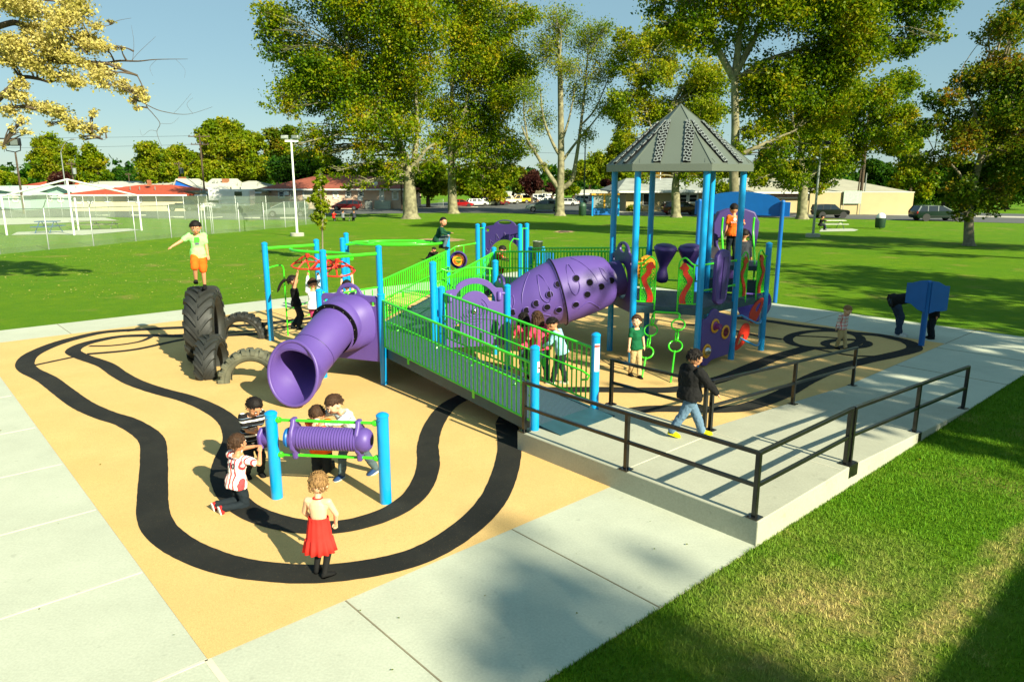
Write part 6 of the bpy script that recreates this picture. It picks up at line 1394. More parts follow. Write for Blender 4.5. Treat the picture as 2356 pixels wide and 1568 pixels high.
        if shoes not in ('shoe_black',) or True:
            e_ = MB(); rg2 = [[Vector(p)-fu*.001 for p in r2] for r2 in rg]; rg3 = []
            for t, rx, rz, dz in ((-.036, .012, 0, 0), (-.025, .025, 0, 0), (.03, .030, 0, 0), (.08, .034, 0, 0), (.108, .022, 0, 0), (.118, .008, 0, 0)):
                c = P0+fd*t*H-fu*.033*H; rg3.append([c-sxx*rx*H-fu*.004*H, c+sxx*rx*H-fu*.004*H, c+sxx*rx*H*.97+fu*.008*H, c-sxx*rx*H*.97+fu*.008*H])
            e_.rings(rg3); sh(e_, 'shoe_sole', cmat('shoe_white' if shoes not in ('shoe_black', 'shoe_yellow') else shoes), False, smooth=40)
    if extra: extra(root, dict(pel=pel, chest=chest, neck=neck, up=up, rt=rt, fw=fw, H=H, hc=hc))
    return root
def text_mesh(body, size, ext, mat, parent, mtx, align='CENTER'):
    cu = bpy.data.curves.new('lettering', 'FONT'); cu.body = body; cu.size = size; cu.align_x = align; cu.extrude = ext
    to = bpy.data.objects.new('lettering', cu); COL.objects.link(to); dg = bpy.context.evaluated_depsgraph_get(); dg.update()
    me = bpy.data.meshes.new_from_object(to.evaluated_get(dg)); bpy.data.objects.remove(to); me.materials.clear(); me.materials.append(mat)
    o = bpy.data.objects.new('lettering', me); COL.objects.link(o); o.parent = parent; o.matrix_local = mtx; return o
FOLD = bpy.data.textures.new('cloth_folds', 'CLOUDS'); FOLD.noise_scale = .07; FOLD.noise_depth = 2

def deg_to_cam(p): return math.degrees(math.atan2(-p[1], -p[0]))
# 1 boy on the tall tyre
tz = 1.475
def print_shirt(root, d):   # plain green blob print on the chest
    e_ = MB(); H = d['H']; c = d['chest']+d['fw']*(.077*H); M_ = Matrix((d['rt'], d['fw'], d['up'])).transposed().to_4x4(); M_.translation = c
    e_.prism([(-.03*H, -.02*H), (.03*H, -.02*H), (.036*H, .02*H), (.03*H, .055*H), (-.03*H, .055*H), (-.04*H, .02*H)], M_, .012); e_.build('shirt_print', pm('green_print', s(70, 190, 40), .8), root)
    e_ = MB(); e_.prism([(-.026*H, -.055*H), (.026*H, -.055*H), (.026*H, -.022*H), (-.026*H, -.022*H)], M_, .012); e_.build('shirt_print', pm('grey_purple_print', s(96, 84, 110), .8), root)
person('boy in lime green shirt and orange shorts balancing on top of the tallest tyre', (-6.33, 14.55, tz), -62, 1.36, head=(0, 26), lean=4, hl=(.19, .07, .51), hr=(-.30, .05, .62) if 0 else (.16, .07, .47), skin='tan', shirt='lime_shirt', pants='orange_cloth', plen='short', shoes='shoe_black',
       fl=(-.05, .17, .13), fr=(.04, .0, .045), extra=print_shirt, el=(-.7, -.5, -.1)) if 0 else None
b1 = person('boy in lime green shirt and orange shorts balancing on top of the tallest tyre', (-6.36, 14.58, tz), -70, 1.36, head=(0, 30), lean=4, hr=(.36, .12, .63), hl=(-.13, .05, .50), skin='tan', shirt='lime_shirt', pants='orange_cloth', plen='short', shoes='shoe_black',
       fl=(-.045, .0, .045), fr=(.065, .06, .125), extra=print_shirt, pitchfoot=(0, 20), er=(.2, -.6, -.6))
# 2-4 children hanging from the red wheels
def hang(x, y, label, face, H, **k):
    return person(label, (x, y, 1.745-1.155*H), face, H, pel=(0, -.03, .50), hl=(-.10, .05, 1.125), hr=(.10, .05, 1.125), grip=True, **k)
hang(-4.80, 15.86, 'girl with a black ponytail and black top hanging from the red wheel', 18, 1.22, lean=-4, shirt='black_top', sleeve='none', pants='jeans_dark', hstyle='pony', fl=(-.02, -.12, .07), fr=(.03, -.02, .05), head=(-10, -12))
hang(-4.27, 15.28, 'child in white top and pink shorts hanging behind the blue climber post', 90, 1.15, shirt='white_cloth', sleeve='long', pants='pink_cloth', plen='short', hair='hairbr', fl=(-.05, .03, .05), fr=(.05, -.05, .07))
hang(-3.47, 14.98, 'dark-haired child hanging behind the hood of the purple tube slide', 100, 1.12, shirt='navy', sleeve='none', pants='jeans_dark', head=(0, -10), skin='light')
# 5 boy crouching on the far post
z5 = 2.02
person('boy in dark green shirt crouching high beside a far blue post', (Pn.x-.20, Pn.y-.05, z5-.10), 8, 1.15, pel=(-.02, -.05, .19), lean=22, head=(-58, 2), hl=(.0, .26, .34), hr=(.16, .17, .31), fl=(-.06, .02, .05), fr=(.08, .10, .05), kl=(0, 1, .5), kr=(0, 1, .6), shirt='green_cloth', sleeve='long', pants='jeans_grey', shoes='shoe_black')
# 6 child sitting on the lawn
g6 = gnd(985, 596, 0)
person('child in black sitting on the lawn behind the ramp', (g6.x, g6.y, gz(g6.y)), -5, 1.25, pel=(0, 0, .06), lean=28, hl=(-.05, .38, .28), hr=(.06, .36, .25), fl=(-.06, .36, .05), fr=(.07, .36, .05), kl=(0, .4, 1), kr=(0, .4, 1), shirt='black_cloth', sleeve='long', pants='black_cloth', head=(0, 30))
# 7 boy in red
p7 = Vector((-.42, 19.3, .95))
person('boy in red shirt playing on the far deck under the purple arch', p7, 0, 1.2, pel=(0, -.1, .36), lean=30, hl=(-.08, .25, .50), hr=(.10, .25, .48), fl=(-.08, .05, .045), fr=(.08, -.1, .045), shirt='red_cloth', pants='red_cloth', head=(0, 25))
# 8-10 children at the play board beside the ramp
person('child in rose pink shirt with long brown hair behind the ramp railing', (.56, 12.75, 0), 120, 1.30, lean=20, head=(0, 8), hl=(-.08, .22, .62), hr=(.12, .22, .58), skin='light', shirt='rose_cloth', hair='hairbr', hstyle='long', pants='jeans', build=1.05, fl=(-.07, .03, .045), fr=(.06, -.04, .045))
person('darker-haired child in rose pink leaning beside the long-haired one', (.26, 12.98, 0), 100, 1.24, lean=26, head=(0, 10), hl=(-.08, .25, .6), hr=(.12, .24, .58), skin='light', shirt='rose_cloth', hair='hairb', hstyle='long', pants='jeans')
person('boy in pale blue shirt looking down behind the ramp railing', (.90, 12.6, 0), 158, 1.24, lean=16, head=(8, 30), hl=(-.10, .24, .58), hr=(.08, .25, .60), skin='tan', shirt='sky_cloth', sleeve='long', pants='jeans_dark', shoes='shoe_white', fl=(-.05, .12, .045), fr=(.06, -.05, .045))
# 11 girl in green polo
person('girl with a braid in green polo shirt and khaki trousers', (2.33, 13.13, 0), -72, 1.16, head=(-38, 8), hl=(-.16, .02, .40), hr=(.15, .03, .41), skin='light', shirt='green_polo', pants='khaki', hair='hairbr', hstyle='braid', fl=(-.03, .09, .045), fr=(.05, -.08, .05), shoes='shoe_black', build=.92)
# 12 boy in black hoodie on the raised ramp
person('boy in black hooded top and blue jeans walking on the raised concrete', (2.36, 9.13, .262), -14, 1.18, lean=4, twist=46, head=(2, 8), hl=(-.15, -.10, .45), hr=(.10, .30, .56), el=(-.6, -.7, -.3), skin='tan', shirt='black_cloth', sleeve='long', pants='jeans_light', shoes='shoe_yellow', fl=(-.05, .17, .05), fr=(.05, -.19, .06), pitchfoot=(6, -16), hood=True, build=1.16)
# 13 plaid toddler
person('small boy in red plaid shirt and khaki trousers on the black rings', (7.22, 15.38, 0), -65, .97, head=(0, 34), lean=6, hl=(-.13, .0, .42), hr=(.14, -.04, .44), skin='light', shirt='plaid_red', sleeve='long', pants='khaki', hair='hairbl', fl=(-.04, .12, .045), fr=(.05, -.06, .05), hs=1.06)
# 14 adult bending behind the blue sign
person('adult in black jacket and blue jeans bending behind the two-wing blue board', (9.2, 16.72, 0), -8, 1.72, pel=(0, -.10, .50), lean=78, head=(0, -10), hl=(-.04, .30, .36), hr=(.10, .27, .35), el=(-.4, .4, .2), er=(.4, .4, .2), skin='brown', shirt='black_cloth', sleeve='long', pants='jeans', shoes='shoe_white', fl=(-.05, .04, .045), fr=(.06, -.03, .045), build=.95)
# 15 child behind sign
person('child in dark clothes standing behind the two-wing blue board', (9.85, 16.45, 0), 180, 1.12, shirt='black_cloth', sleeve='long', pants='jeans_dark', shoes='shoe_black')
# 16-17 children at the high slide
def back_print(root, d):
    e_ = MB(); H = d['H']; c = d['chest']-d['fw']*(.074*H)+d['up']*.02*H; M_ = Matrix((d['rt'], d['fw'], d['up'])).transposed().to_4x4(); M_.translation = c
    for a in (45, 135, 225, 315): e_.lathe([(.016*H, -.004), (.016*H, .004)], n=12, axis='Y', M=M_@Matrix.Translation((.015*H*math.cos(R(a)), 0, .02*H+.015*H*math.sin(R(a)))))
    e_.build('shirt_print', cmat('white_cloth'), root)
    text_mesh('FUNRUN', .034*H, .002, cmat('white_cloth'), root, M_@Matrix.Translation((0, -.010, -.045*H))@Matrix.Rotation(R(90), 4, 'X'))
person('boy in orange shirt with a white clover print standing at the high slide', (4.98, 16.3, 1.82), 88, 1.27, head=(0, 16), hl=(-.15, .02, .36), hr=(.18, .15, .62), skin='tan', shirt='orange_cloth', pants='jeans_dark', build=.95, extra=back_print)
person('dark-haired child in grey sitting at the top of the high slide', (5.35, 16.6, 1.82), 80, 1.2, pel=(0, 0, .08), lean=10, fl=(-.06, .34, .05), fr=(.06, .34, .05), kl=(0, .3, 1), kr=(0, .3, 1), shirt='charcoal', sleeve='long', pants='jeans')
# 18-22 children at the near drum panel
person('boy in black and white striped polo behind the left post of the drum panel', (-3.26, 8.46, 0), -52, 1.16, pel=(0, 0, .46), lean=20, head=(12, 30), hl=(.02, .22, .60), hr=(-.02, .22, .55), skin='tan', shirt='stripe_bw', pants='jeans_dark', shoes='shoe_black', fl=(-.07, .02, .045), fr=(.07, -.02, .045), kl=(0, 1, 0), kr=(0, 1, 0))
def ten(root, d):
    H = d['H']; c = d['chest']-d['fw']*(.078*H); M_ = Matrix((-d['rt'], -d['fw'], d['up'])).transposed().to_4x4(); M_.translation = c
    for txt, sz, dz in (('10', .085, -.03), ('PISUTA', .026, .07)):
        text_mesh(txt, sz*H, .003, cmat('navy'), root, Matrix.Translation(c+d['up']*dz*H) @ Matrix((d['rt'], d['up'], -d['fw'])).transposed().to_4x4())
person('kneeling boy in red and white striped shirt with number 10 at the left post', (-3.12, 7.62, 0), 42, 1.10, pel=(0, -.02, .27), lean=4, twist=24, side=6, head=(6, -4), hl=(.0, .20, .60), hr=(.13, .20, .57), skin='tan', shirt='stripe_red', pants='jeans_dark', shoes='shoe_red', hair='hairbr', fl=(-.06, -.22, .06), fr=(.07, -.20, .06), kl=(0, .9, -.6), kr=(0, .9, -.6), pitchfoot=(-80, -80), el=(-.8, -.3, -.3), er=(.8, -.2, -.5), extra=ten, footdir=(0, 1))
person('kneeling boy in orange shirt behind the purple ribbed drum', (-2.38, 8.42, 0), -85, 1.20, pel=(0, -.02, .34), lean=10, head=(0, 38), hl=(-.02, .20, .46), hr=(-.10, .24, .60), skin='tan', shirt='orange_cloth', pants='jeans_dark', shoes='shoe_black', hair='hairbr', fl=(-.06, -.22, .05), fr=(.07, -.22, .05), kl=(0, .9, -.6), kr=(0, .9, -.6), pitchfoot=(-80, -80))
person('boy in pale plaid shirt and grey jeans leaning over the purple ribbed drum', (-1.98, 8.42, 0), -128, 1.20, pel=(0, -.02, .50), lean=30, head=(-10, 22), hl=(-.02, .33, .68), hr=(.13, .34, .68), skin='light', shirt='plaid_pale', sleeve='long', pants='jeans_grey', shoes='shoe_blue', hair='hairbr', fl=(-.10, -.20, .06), fr=(.08, .10, .045), pitchfoot=(-14, 0), toe=(-10, 10))
# 23 toddler in red dress
person('toddler with curly hair in a red halter dress and black tights', (-1.80, 6.14, 0), 82, 1.0, pel=(0, 0, .475), lean=3, head=(4, 14), hl=(-.11, .11, .50), hr=(.12, .11, .49), el=(-1, -.1, -.25), er=(1, -.1, -.25), skin='light', shirt=None, pants='black_cloth', plen='tights', shoes='shoe_black', dress='coral_red', hair='hairbl', hstyle='curly', hs=1.06, build=1.02, fl=(-.06, .02, .045), fr=(.05, -.05, .045), toe=(10, -40))

# ================================================================== BUILDINGS
def wallm(name, c, var=.05): M[name] = pm(name, c, .85, var=var, sc=.6, bump=.2, bsc=12)
wallm('pink_stucco', s(214, 182, 158)); wallm('cream_wall', s(206, 196, 160)); wallm('mint_wall', s(152, 186, 170)); wallm('blue_siding', s(0, 96, 190)); wallm('tan_block', s(178, 162, 120)); wallm('cream_white', s(214, 210, 190))
M['rooftile_brown'] = pm('brown_red_shingles', s(140, 72, 52), .9, var=.14, sc=2.5, bump=.4, bsc=6); M['rooftile_red'] = pm('red_shingles', s(172, 70, 38), .9, var=.1, sc=2.5, bump=.4, bsc=6)
M['roofwhite'] = pm('pale_roof', s(186, 186, 172), .8, var=.06, sc=1); M['roofmint'] = pm('pale_green_roof', s(178, 198, 186), .8, var=.05, sc=1); M['roofolive'] = pm('olive_shingles', s(120, 112, 78), .9, var=.15, sc=3); M['roofgr2'] = pm('weathered_grey_roof', s(150, 154, 146), .85, var=.2, sc=.7)
M['roofcream'] = pm('cream_roof', s(164, 160, 138), .8, var=.08, sc=.8); M['brick'] = pm('brick', s(146, 96, 66), .9, var=.2, sc=6); M['glass'] = pm('window_glass', s(60, 72, 80), .12, var=.1, spec=.8); M['curtain'] = pm('pale_curtain_glass', s(186, 182, 160), .3, var=.1); M['darkopen'] = pm('dark_opening', s(24, 26, 24), .8)
def house(name, label, x0, x1, base, eave, ridge, Y, depth, wall, roofm, kind='hip', r0=.2, r1=.8, over=.5, wins=(), doors=(), z=None, group='houses behind the road', gable_side=None, chim=()):
    a, b = at(x0, base, Y), at(x1, base, Y); z0 = gz(Y); ze = at((x0+x1)/2, eave, Y).z; zr_ = at((x0+x1)/2, ridge, Y+depth/2).z
    o = empty(name, ((a.x+b.x)/2, Y, z0), 0, label, 'building', group); O = o.location
    m_ = MB(); w = b.x-a.x; h = ze-z0; m_.box((0, depth/2, h/2), (w, depth, h)); wl = m_.build('wall', wall, o, smooth=0)
    m_ = MB(); X0, X1, Yf, Yb = -w/2-over, w/2+over, -over, depth+over; zz = ze-z0; zt = zr_-z0
    ya = (Yf+Yb)/2; rx0, rx1 = X0+(X1-X0)*r0, X0+(X1-X0)*r1
    if kind == 'gable': rx0, rx1 = X0, X1
    if kind == 'front':   # ridge runs front to back, gable faces camera
        xm = X0+(X1-X0)*r0
        m_.add([(X0, Yf, zz), (xm, Yf, zt), (X1, Yf, zz), (X0, Yb, zz), (xm, Yb, zt), (X1, Yb, zz)]+[(X0, Yf, zz-.18), (xm, Yf, zt-.18), (X1, Yf, zz-.18), (X0, Yb, zz-.18), (xm, Yb, zt-.18), (X1, Yb, zz-.18)],
               [(0, 1, 4, 3), (1, 2, 5, 4), (6, 9, 10, 7), (7, 10, 11, 8), (0, 6, 7, 1), (1, 7, 8, 2), (3, 4, 10, 9), (4, 5, 11, 10), (0, 3, 9, 6), (2, 8, 11, 5)])
        g_ = MB(); g_.add([(-w/2, .0, zz-.15), (w/2, .0, zz-.15), (xm, .0, zt-.2), (-w/2, depth, zz-.15), (w/2, depth, zz-.15), (xm, depth, zt-.2)], [(0, 1, 2), (3, 5, 4), (0, 3, 4, 1), (1, 4, 5, 2), (2, 5, 3, 0)]); g_.build('gable', wall, wl, smooth=0)
    else:
        m_.add([(X0, Yf, zz), (X1, Yf, zz), (X1, Yb, zz), (X0, Yb, zz), (rx0, ya, zt), (rx1, ya, zt), (X0, Yf, zz-.2), (X1, Yf, zz-.2), (X1, Yb, zz-.2), (X0, Yb, zz-.2)],
               [(0, 1, 5, 4), (1, 2, 5), (2, 3, 4, 5), (3, 0, 4), (0, 6, 7, 1), (1, 7, 8, 2), (2, 8, 9, 3), (3, 9, 6, 0), (6, 9, 8, 7)])
    rf = m_.build('roof', roofm, o, smooth=0)
    m_ = MB(); m_.box((0, Yf-.03, zz-.12), (X1-X0, .06, .22)); m_.build('fascia', M['white'], rf, smooth=0)
    rr = random.Random(int(x0)); 
    for k in range(3):
        m_ = MB(); t = rr.uniform(.25, .8); m_.lathe([(.08, 0), (.08, .5)], (X0+(X1-X0)*t, Yf+depth*.25, zz+(zt-zz)*.45), n=8); m_.build('roof_vent', M['steel'], rf, smooth=0)
    for (cx, cw, ct, cb) in chim:
        c0, c1 = at(cx-cw/2, ct, Y+1), at(cx+cw/2, cb, Y+1); m_ = MB(); m_.box(((c0.x+c1.x)/2-O.x, depth*.3, (c0.z+c1.z)/2-z0), (c1.x-c0.x, .9, c0.z-c1.z)); m_.build('chimney', M['brick'], rf, smooth=0)
    def rect(nm, r, mt, fr=M['white'], fw=.10, cross=True):
        p, q = at(r[0], r[1], Y), at(r[2], r[3], Y); cx, cz, ww, hh = (p.x+q.x)/2-O.x, (p.z+q.z)/2-z0, q.x-p.x, p.z-q.z; m_ = MB()
        for dx, dz, sx, sz in ((0, hh/2, ww+fw, fw), (0, -hh/2, ww+fw, fw), (-ww/2, 0, fw, hh), (ww/2, 0, fw, hh)): m_.box((cx+dx, -.05, cz+dz), (sx, .1, sz))
        if cross: m_.box((cx, -.045, cz), (ww, .05, .06))
        f_ = m_.build(nm, fr, o, smooth=0); m_ = MB(); m_.box((cx, -.015, cz), (ww-.02, .03, hh-.02)); m_.build('pane' if nm == 'window' else 'leaf', mt, f_, smooth=0)
    for r in wins: rect('window', r[:4], M[r[4]] if len(r) > 4 else M['glass'], fw=.22)
    for r in doors: rect('door', r[:4], M[r[4]] if len(r) > 4 else M['white'], cross=False)
    return o, O
Yh = 112
ho, hO = house('house', 'long pink stucco house with a brown-red hipped roof behind the maroon minivan', 612, 945, 478, 434, 402, Yh, 13, M['pink_stucco'], M['rooftile_brown'], r0=.33, r1=.62, over=.9,
      wins=[(641, 440, 654, 455, 'glass'), (698, 438, 722, 455, 'curtain'), (767, 440, 778, 456, 'curtain'), (796, 440, 807, 453, 'glass'), (825, 440, 836, 452, 'glass'), (903, 440, 916, 459, 'curtain'), (928, 440, 938, 457, 'mint_wall')], doors=[(668, 441, 677, 458, 'curtain'), (873, 437, 884, 467)])
for x, y in ((660, 444), (829, 457)):
    p = at(x, y, Yh-.3); m_ = MB(); m_.box((p.x-hO.x, -.3, p.z-hO.z), (.7, .6, .6)); m_.build('air_conditioner', M['white'], ho, smooth=0)
p = at(863, 422, Yh-.5); m_ = MB(); m_.lathe([(.02, -.12), (.35, 0), (.42, .05)], (p.x-hO.x, -.6, p.z-hO.z), 'Y', 16); m_.build('satellite_dish', M['white'], ho)
m_ = MB(); p = at(879, 470, Yh-1.2)
for k in range(4): m_.box((p.x-hO.x, -1.5+.3*k, .1+.18*k), (2.4, .3, .2+.36*k))
m_.build('door_step', M['conc'], ho, smooth=0)
p = at(848, 474, Yh-2); ac = empty('meter_cabinet', (p.x, Yh-2, gz(Yh)), 0, 'grey cabinet in front of the long pink house', 'cabinet'); m_ = MB(); m_.box((0, 0, .65), (1.0, .7, 1.3)); m_.build('body', M['steel'], ac, bevel=.05); m_ = MB(); m_.box((0, 0, 1.33), (1.1, .8, .07)); m_.build('lid', M['black'], ac, smooth=0)
house('house', 'cream house with a bright red-orange hipped roof behind the white frame', 168, 424, 480, 447, 425, 104, 14, M['cream_wall'], M['rooftile_red'], r0=.42, r1=.68, over=1.0,
      wins=[(175, 456, 190, 467, 'curtain'), (202, 455, 214, 467, 'curtain'), (241, 454, 254, 464, 'glass'), (293, 453, 310, 463, 'glass'), (313, 452, 326, 466, 'glass')], chim=[(318, 5, 414, 428)])
house('house', 'pale green house with a pale ridge roof at the far left edge', -70, 72, 480, 446, 427, 108, 14, M['mint_wall'], M['roofmint'], 'front', r0=.35, over=.8, wins=[(29, 451, 43, 464, 'curtain'), (-20, 451, -5, 464)])
house('house', 'pale green house behind the pair of white cars', 88, 178, 480, 446, 425, 112, 12, M['mint_wall'], M['roofmint'], 'front', r0=.62, over=.8, wins=[(94, 450, 104, 462), (112, 450, 120, 462), (133, 450, 146, 464, 'curtain')])
house('house', 'red-roofed house just visible over the pale green ones at the left', 56, 160, 446, 428, 417, 138, 10, M['cream_white'], M['rooftile_red'], over=.6, chim=[(129, 5, 413, 421)])
house('house', 'white-roofed house behind the red-orange roof, left part', 160, 290, 440, 428, 417, 140, 10, M['cream_white'], M['roofwhite'], 'gable', over=.6)
house('house', 'white-roofed house behind the red-orange roof, right part', 292, 398, 440, 430, 419, 136, 10, M['cream_white'], M['roofwhite'], 'gable', over=.6)
house('house', 'bright blue gabled house with brick chimney and white roof', 400, 470, 455, 438, 411, 118, 12, M['blue_siding'], M['roofwhite'], 'front', r0=.18, over=.25, chim=[(404, 17, 407, 440)])
house('house', 'white-roofed house right of the blue gable', 470, 522, 452, 432, 411, 121, 9, M['cream_white'], M['roofwhite'], 'gable', over=.3, chim=[(510, 14, 411, 424)])
house('garage', 'small garage with an olive shingle roof left of the white camper', 424, 474, 478, 447, 438, 106, 9, M['cream_wall'], M['roofolive'], 'front', r0=.3, over=.5)
house('house', 'white hip-roofed house between the blue gable and the long pink house', 505, 612, 465, 437, 416, 122, 12, M['cream_white'], M['roofwhite'], r0=.4, r1=.55, over=.6)
house('garage', 'cream garage with an olive roof behind the white camper', 486, 600, 474, 441, 434, 108, 9, M['cream_wall'], M['roofolive'], 'front', r0=.8, over=.4, doors=[(545, 448, 560, 470, 'white')])
# school buildings at the right
sc_, sO = house('school_building', 'low school building with a weathered grey roof behind the roofed tower', 1440, 1760, 480, 439, 410, 103, 16, M['tan_block'], M['roofgr2'], 'hip', r0=.12, r1=.97, over=1.6, wins=[(1560, 446, 1580, 466, 'darkopen'), (1585, 446, 1604, 466, 'darkopen'), (1636, 446, 1660, 470, 'darkopen')], doors=[(1480, 445, 1500, 472, 'darkopen')], group='low school buildings')
s2, sO2 = house('school_building', 'long tan block-walled building with a pale hipped roof at the right', 1726, 2062, 488, 441, 409, 99, 18, M['tan_block'], M['roofcream'], 'hip', r0=.05, r1=.74, over=1.2, wins=[(1770, 445, 1860, 455, 'rooftile_brown')], group='low school buildings')
a, b = at(1860, 484, 94), at(2097, 484, 94); zt_ = at(1980, 443, 94).z
bw = empty('block_wall', ((a.x+b.x)/2, 94, gz(94)), 0, 'tall tan block wall reaching right from the long tan building', 'wall'); m_ = MB(); m_.box((0, 0, (zt_-gz(94))/2), (b.x-a.x, .3, zt_-gz(94))); m_.build('wall', M['tan_block'], bw, smooth=0)
m_ = MB(); m_.box((0, 0, zt_-gz(94)+.05), (b.x-a.x+.1, .4, .1)); m_.build('coping', M['cream_white'], bw, smooth=0)
p = at(1959, 462, 93.8); nb = empty('notice_board', (p.x, 93.6, gz(94)), 0, 'pale notice board on thin posts against the tan block wall', 'notice board')
m_ = MB(); m_.box((0, 0, 2.2), (2.3, .08, 1.6)); m_.build('board', pm('pale_green_board', s(160, 180, 160), .6), nb, smooth=0); m_ = MB(); m_.box((-1.1, 0, 1.5), (.06, .06, 3)); m_.build('post', M['steel'], nb); m_ = MB(); m_.box((1.1, 0, 1.5), (.06, .06, 3)); m_.build('post', M['steel'], nb)

# far houses behind the car park
house('house', 'pale house behind the parked cars, right of the half-bare tree', 1330, 1440, 460, 445, 436, 150, 10, M['cream_white'], M['roofwhite'], 'gable', over=.6)
house('house', 'pale peach-roofed house beyond the car park, left of the half-bare tree', 1205, 1275, 462, 446, 438, 155, 10, M['cream_white'], M['roofolive'], 'gable', over=.6)
house('house', 'low white house beyond the pickups in the car park', 1115, 1200, 460, 448, 440, 158, 10, M['cream_white'], M['roofwhite'], 'hip', over=.6)

# ================================================================== CARS
def carpaint(name, c, metal=.3): 
    if name not in M: M[name] = pm(name, c, .25, metal=metal, var=.03, coat=.6)
    return M[name]
M['carglass'] = pm('car_glass', s(26, 34, 38), .08, var=.05, spec=.9); M['rimm'] = pm('wheel_rim', s(150, 152, 150), .35, metal=.7); M['tailr'] = pm('tail_lamp', s(150, 16, 12), .3); M['headl'] = pm('head_lamp', s(210, 214, 210), .15, metal=.3); M['blackp'] = pm('black_trim', s(22, 22, 22), .6)
KINDS = {  # body outline (x, z), cabin outline bottom/top
 'sedan': dict(L=4.7, W=1.78, body=[(-2.3, .38), (-2.34, .6), (-2.28, .88), (-1.7, .95), (.75, .97), (1.6, .88), (2.2, .74), (2.34, .58), (2.3, .34), (1.9, .25), (-1.95, .25)], cab=[(-1.85, .93), (-1.2, 1.36), (-.5, 1.43), (.25, 1.40), (1.15, .95)], wx=(-1.4, 1.42), r=.32),
 'hatch': dict(L=4.2, W=1.74, body=[(-2.1, .4), (-2.14, .6), (-2.08, .95), (.85, .98), (1.6, .86), (2.05, .7), (2.12, .5), (2.05, .32), (-1.95, .25)], cab=[(-2.05, .93), (-1.8, 1.38), (-.9, 1.47), (.2, 1.43), (1.15, .95)], wx=(-1.3, 1.3), r=.32),
 'wagon': dict(L=4.8, W=1.78, body=[(-2.35, .4), (-2.4, .62), (-2.33, .95), (.85, .98), (1.7, .9), (2.3, .74), (2.4, .55), (2.34, .32), (-2.2, .26)], cab=[(-2.3, .93), (-1.98, 1.44), (-1.0, 1.48), (.15, 1.44), (1.1, .96)], wx=(-1.45, 1.45), r=.33),
 'minivan': dict(L=5.0, W=1.95, body=[(-2.42, .42), (-2.48, .7), (-2.44, 1.05), (1.35, 1.06), (1.95, .92), (2.4, .76), (2.5, .5), (2.4, .32), (-2.3, .28)], cab=[(-2.42, 1.02), (-2.15, 1.62), (-1.0, 1.74), (.3, 1.68), (1.75, 1.02)], wx=(-1.5, 1.55), r=.35),
 'suv': dict(L=4.6, W=1.85, body=[(-2.2, .5), (-2.26, .8), (-2.2, 1.12), (.95, 1.14), (1.95, 1.05), (2.25, .95), (2.3, .6), (2.2, .42), (-2.1, .4)], cab=[(-2.2, 1.1), (-2.05, 1.72), (-1.0, 1.8), (.2, 1.76), (.95, 1.12)], wx=(-1.35, 1.4), r=.39),
 'pickup': dict(L=5.4, W=1.95, body=[(-2.7, .55), (-2.74, .8), (-2.7, 1.08), (.9, 1.10), (1.0, 1.13), (2.2, 1.05), (2.62, .92), (2.7, .6), (2.6, .42), (-2.6, .42)], cab=[(-.75, 1.08), (-.6, 1.72), (.05, 1.78), (.45, 1.74), (1.15, 1.12)], wx=(-1.7, 1.75), r=.38)}
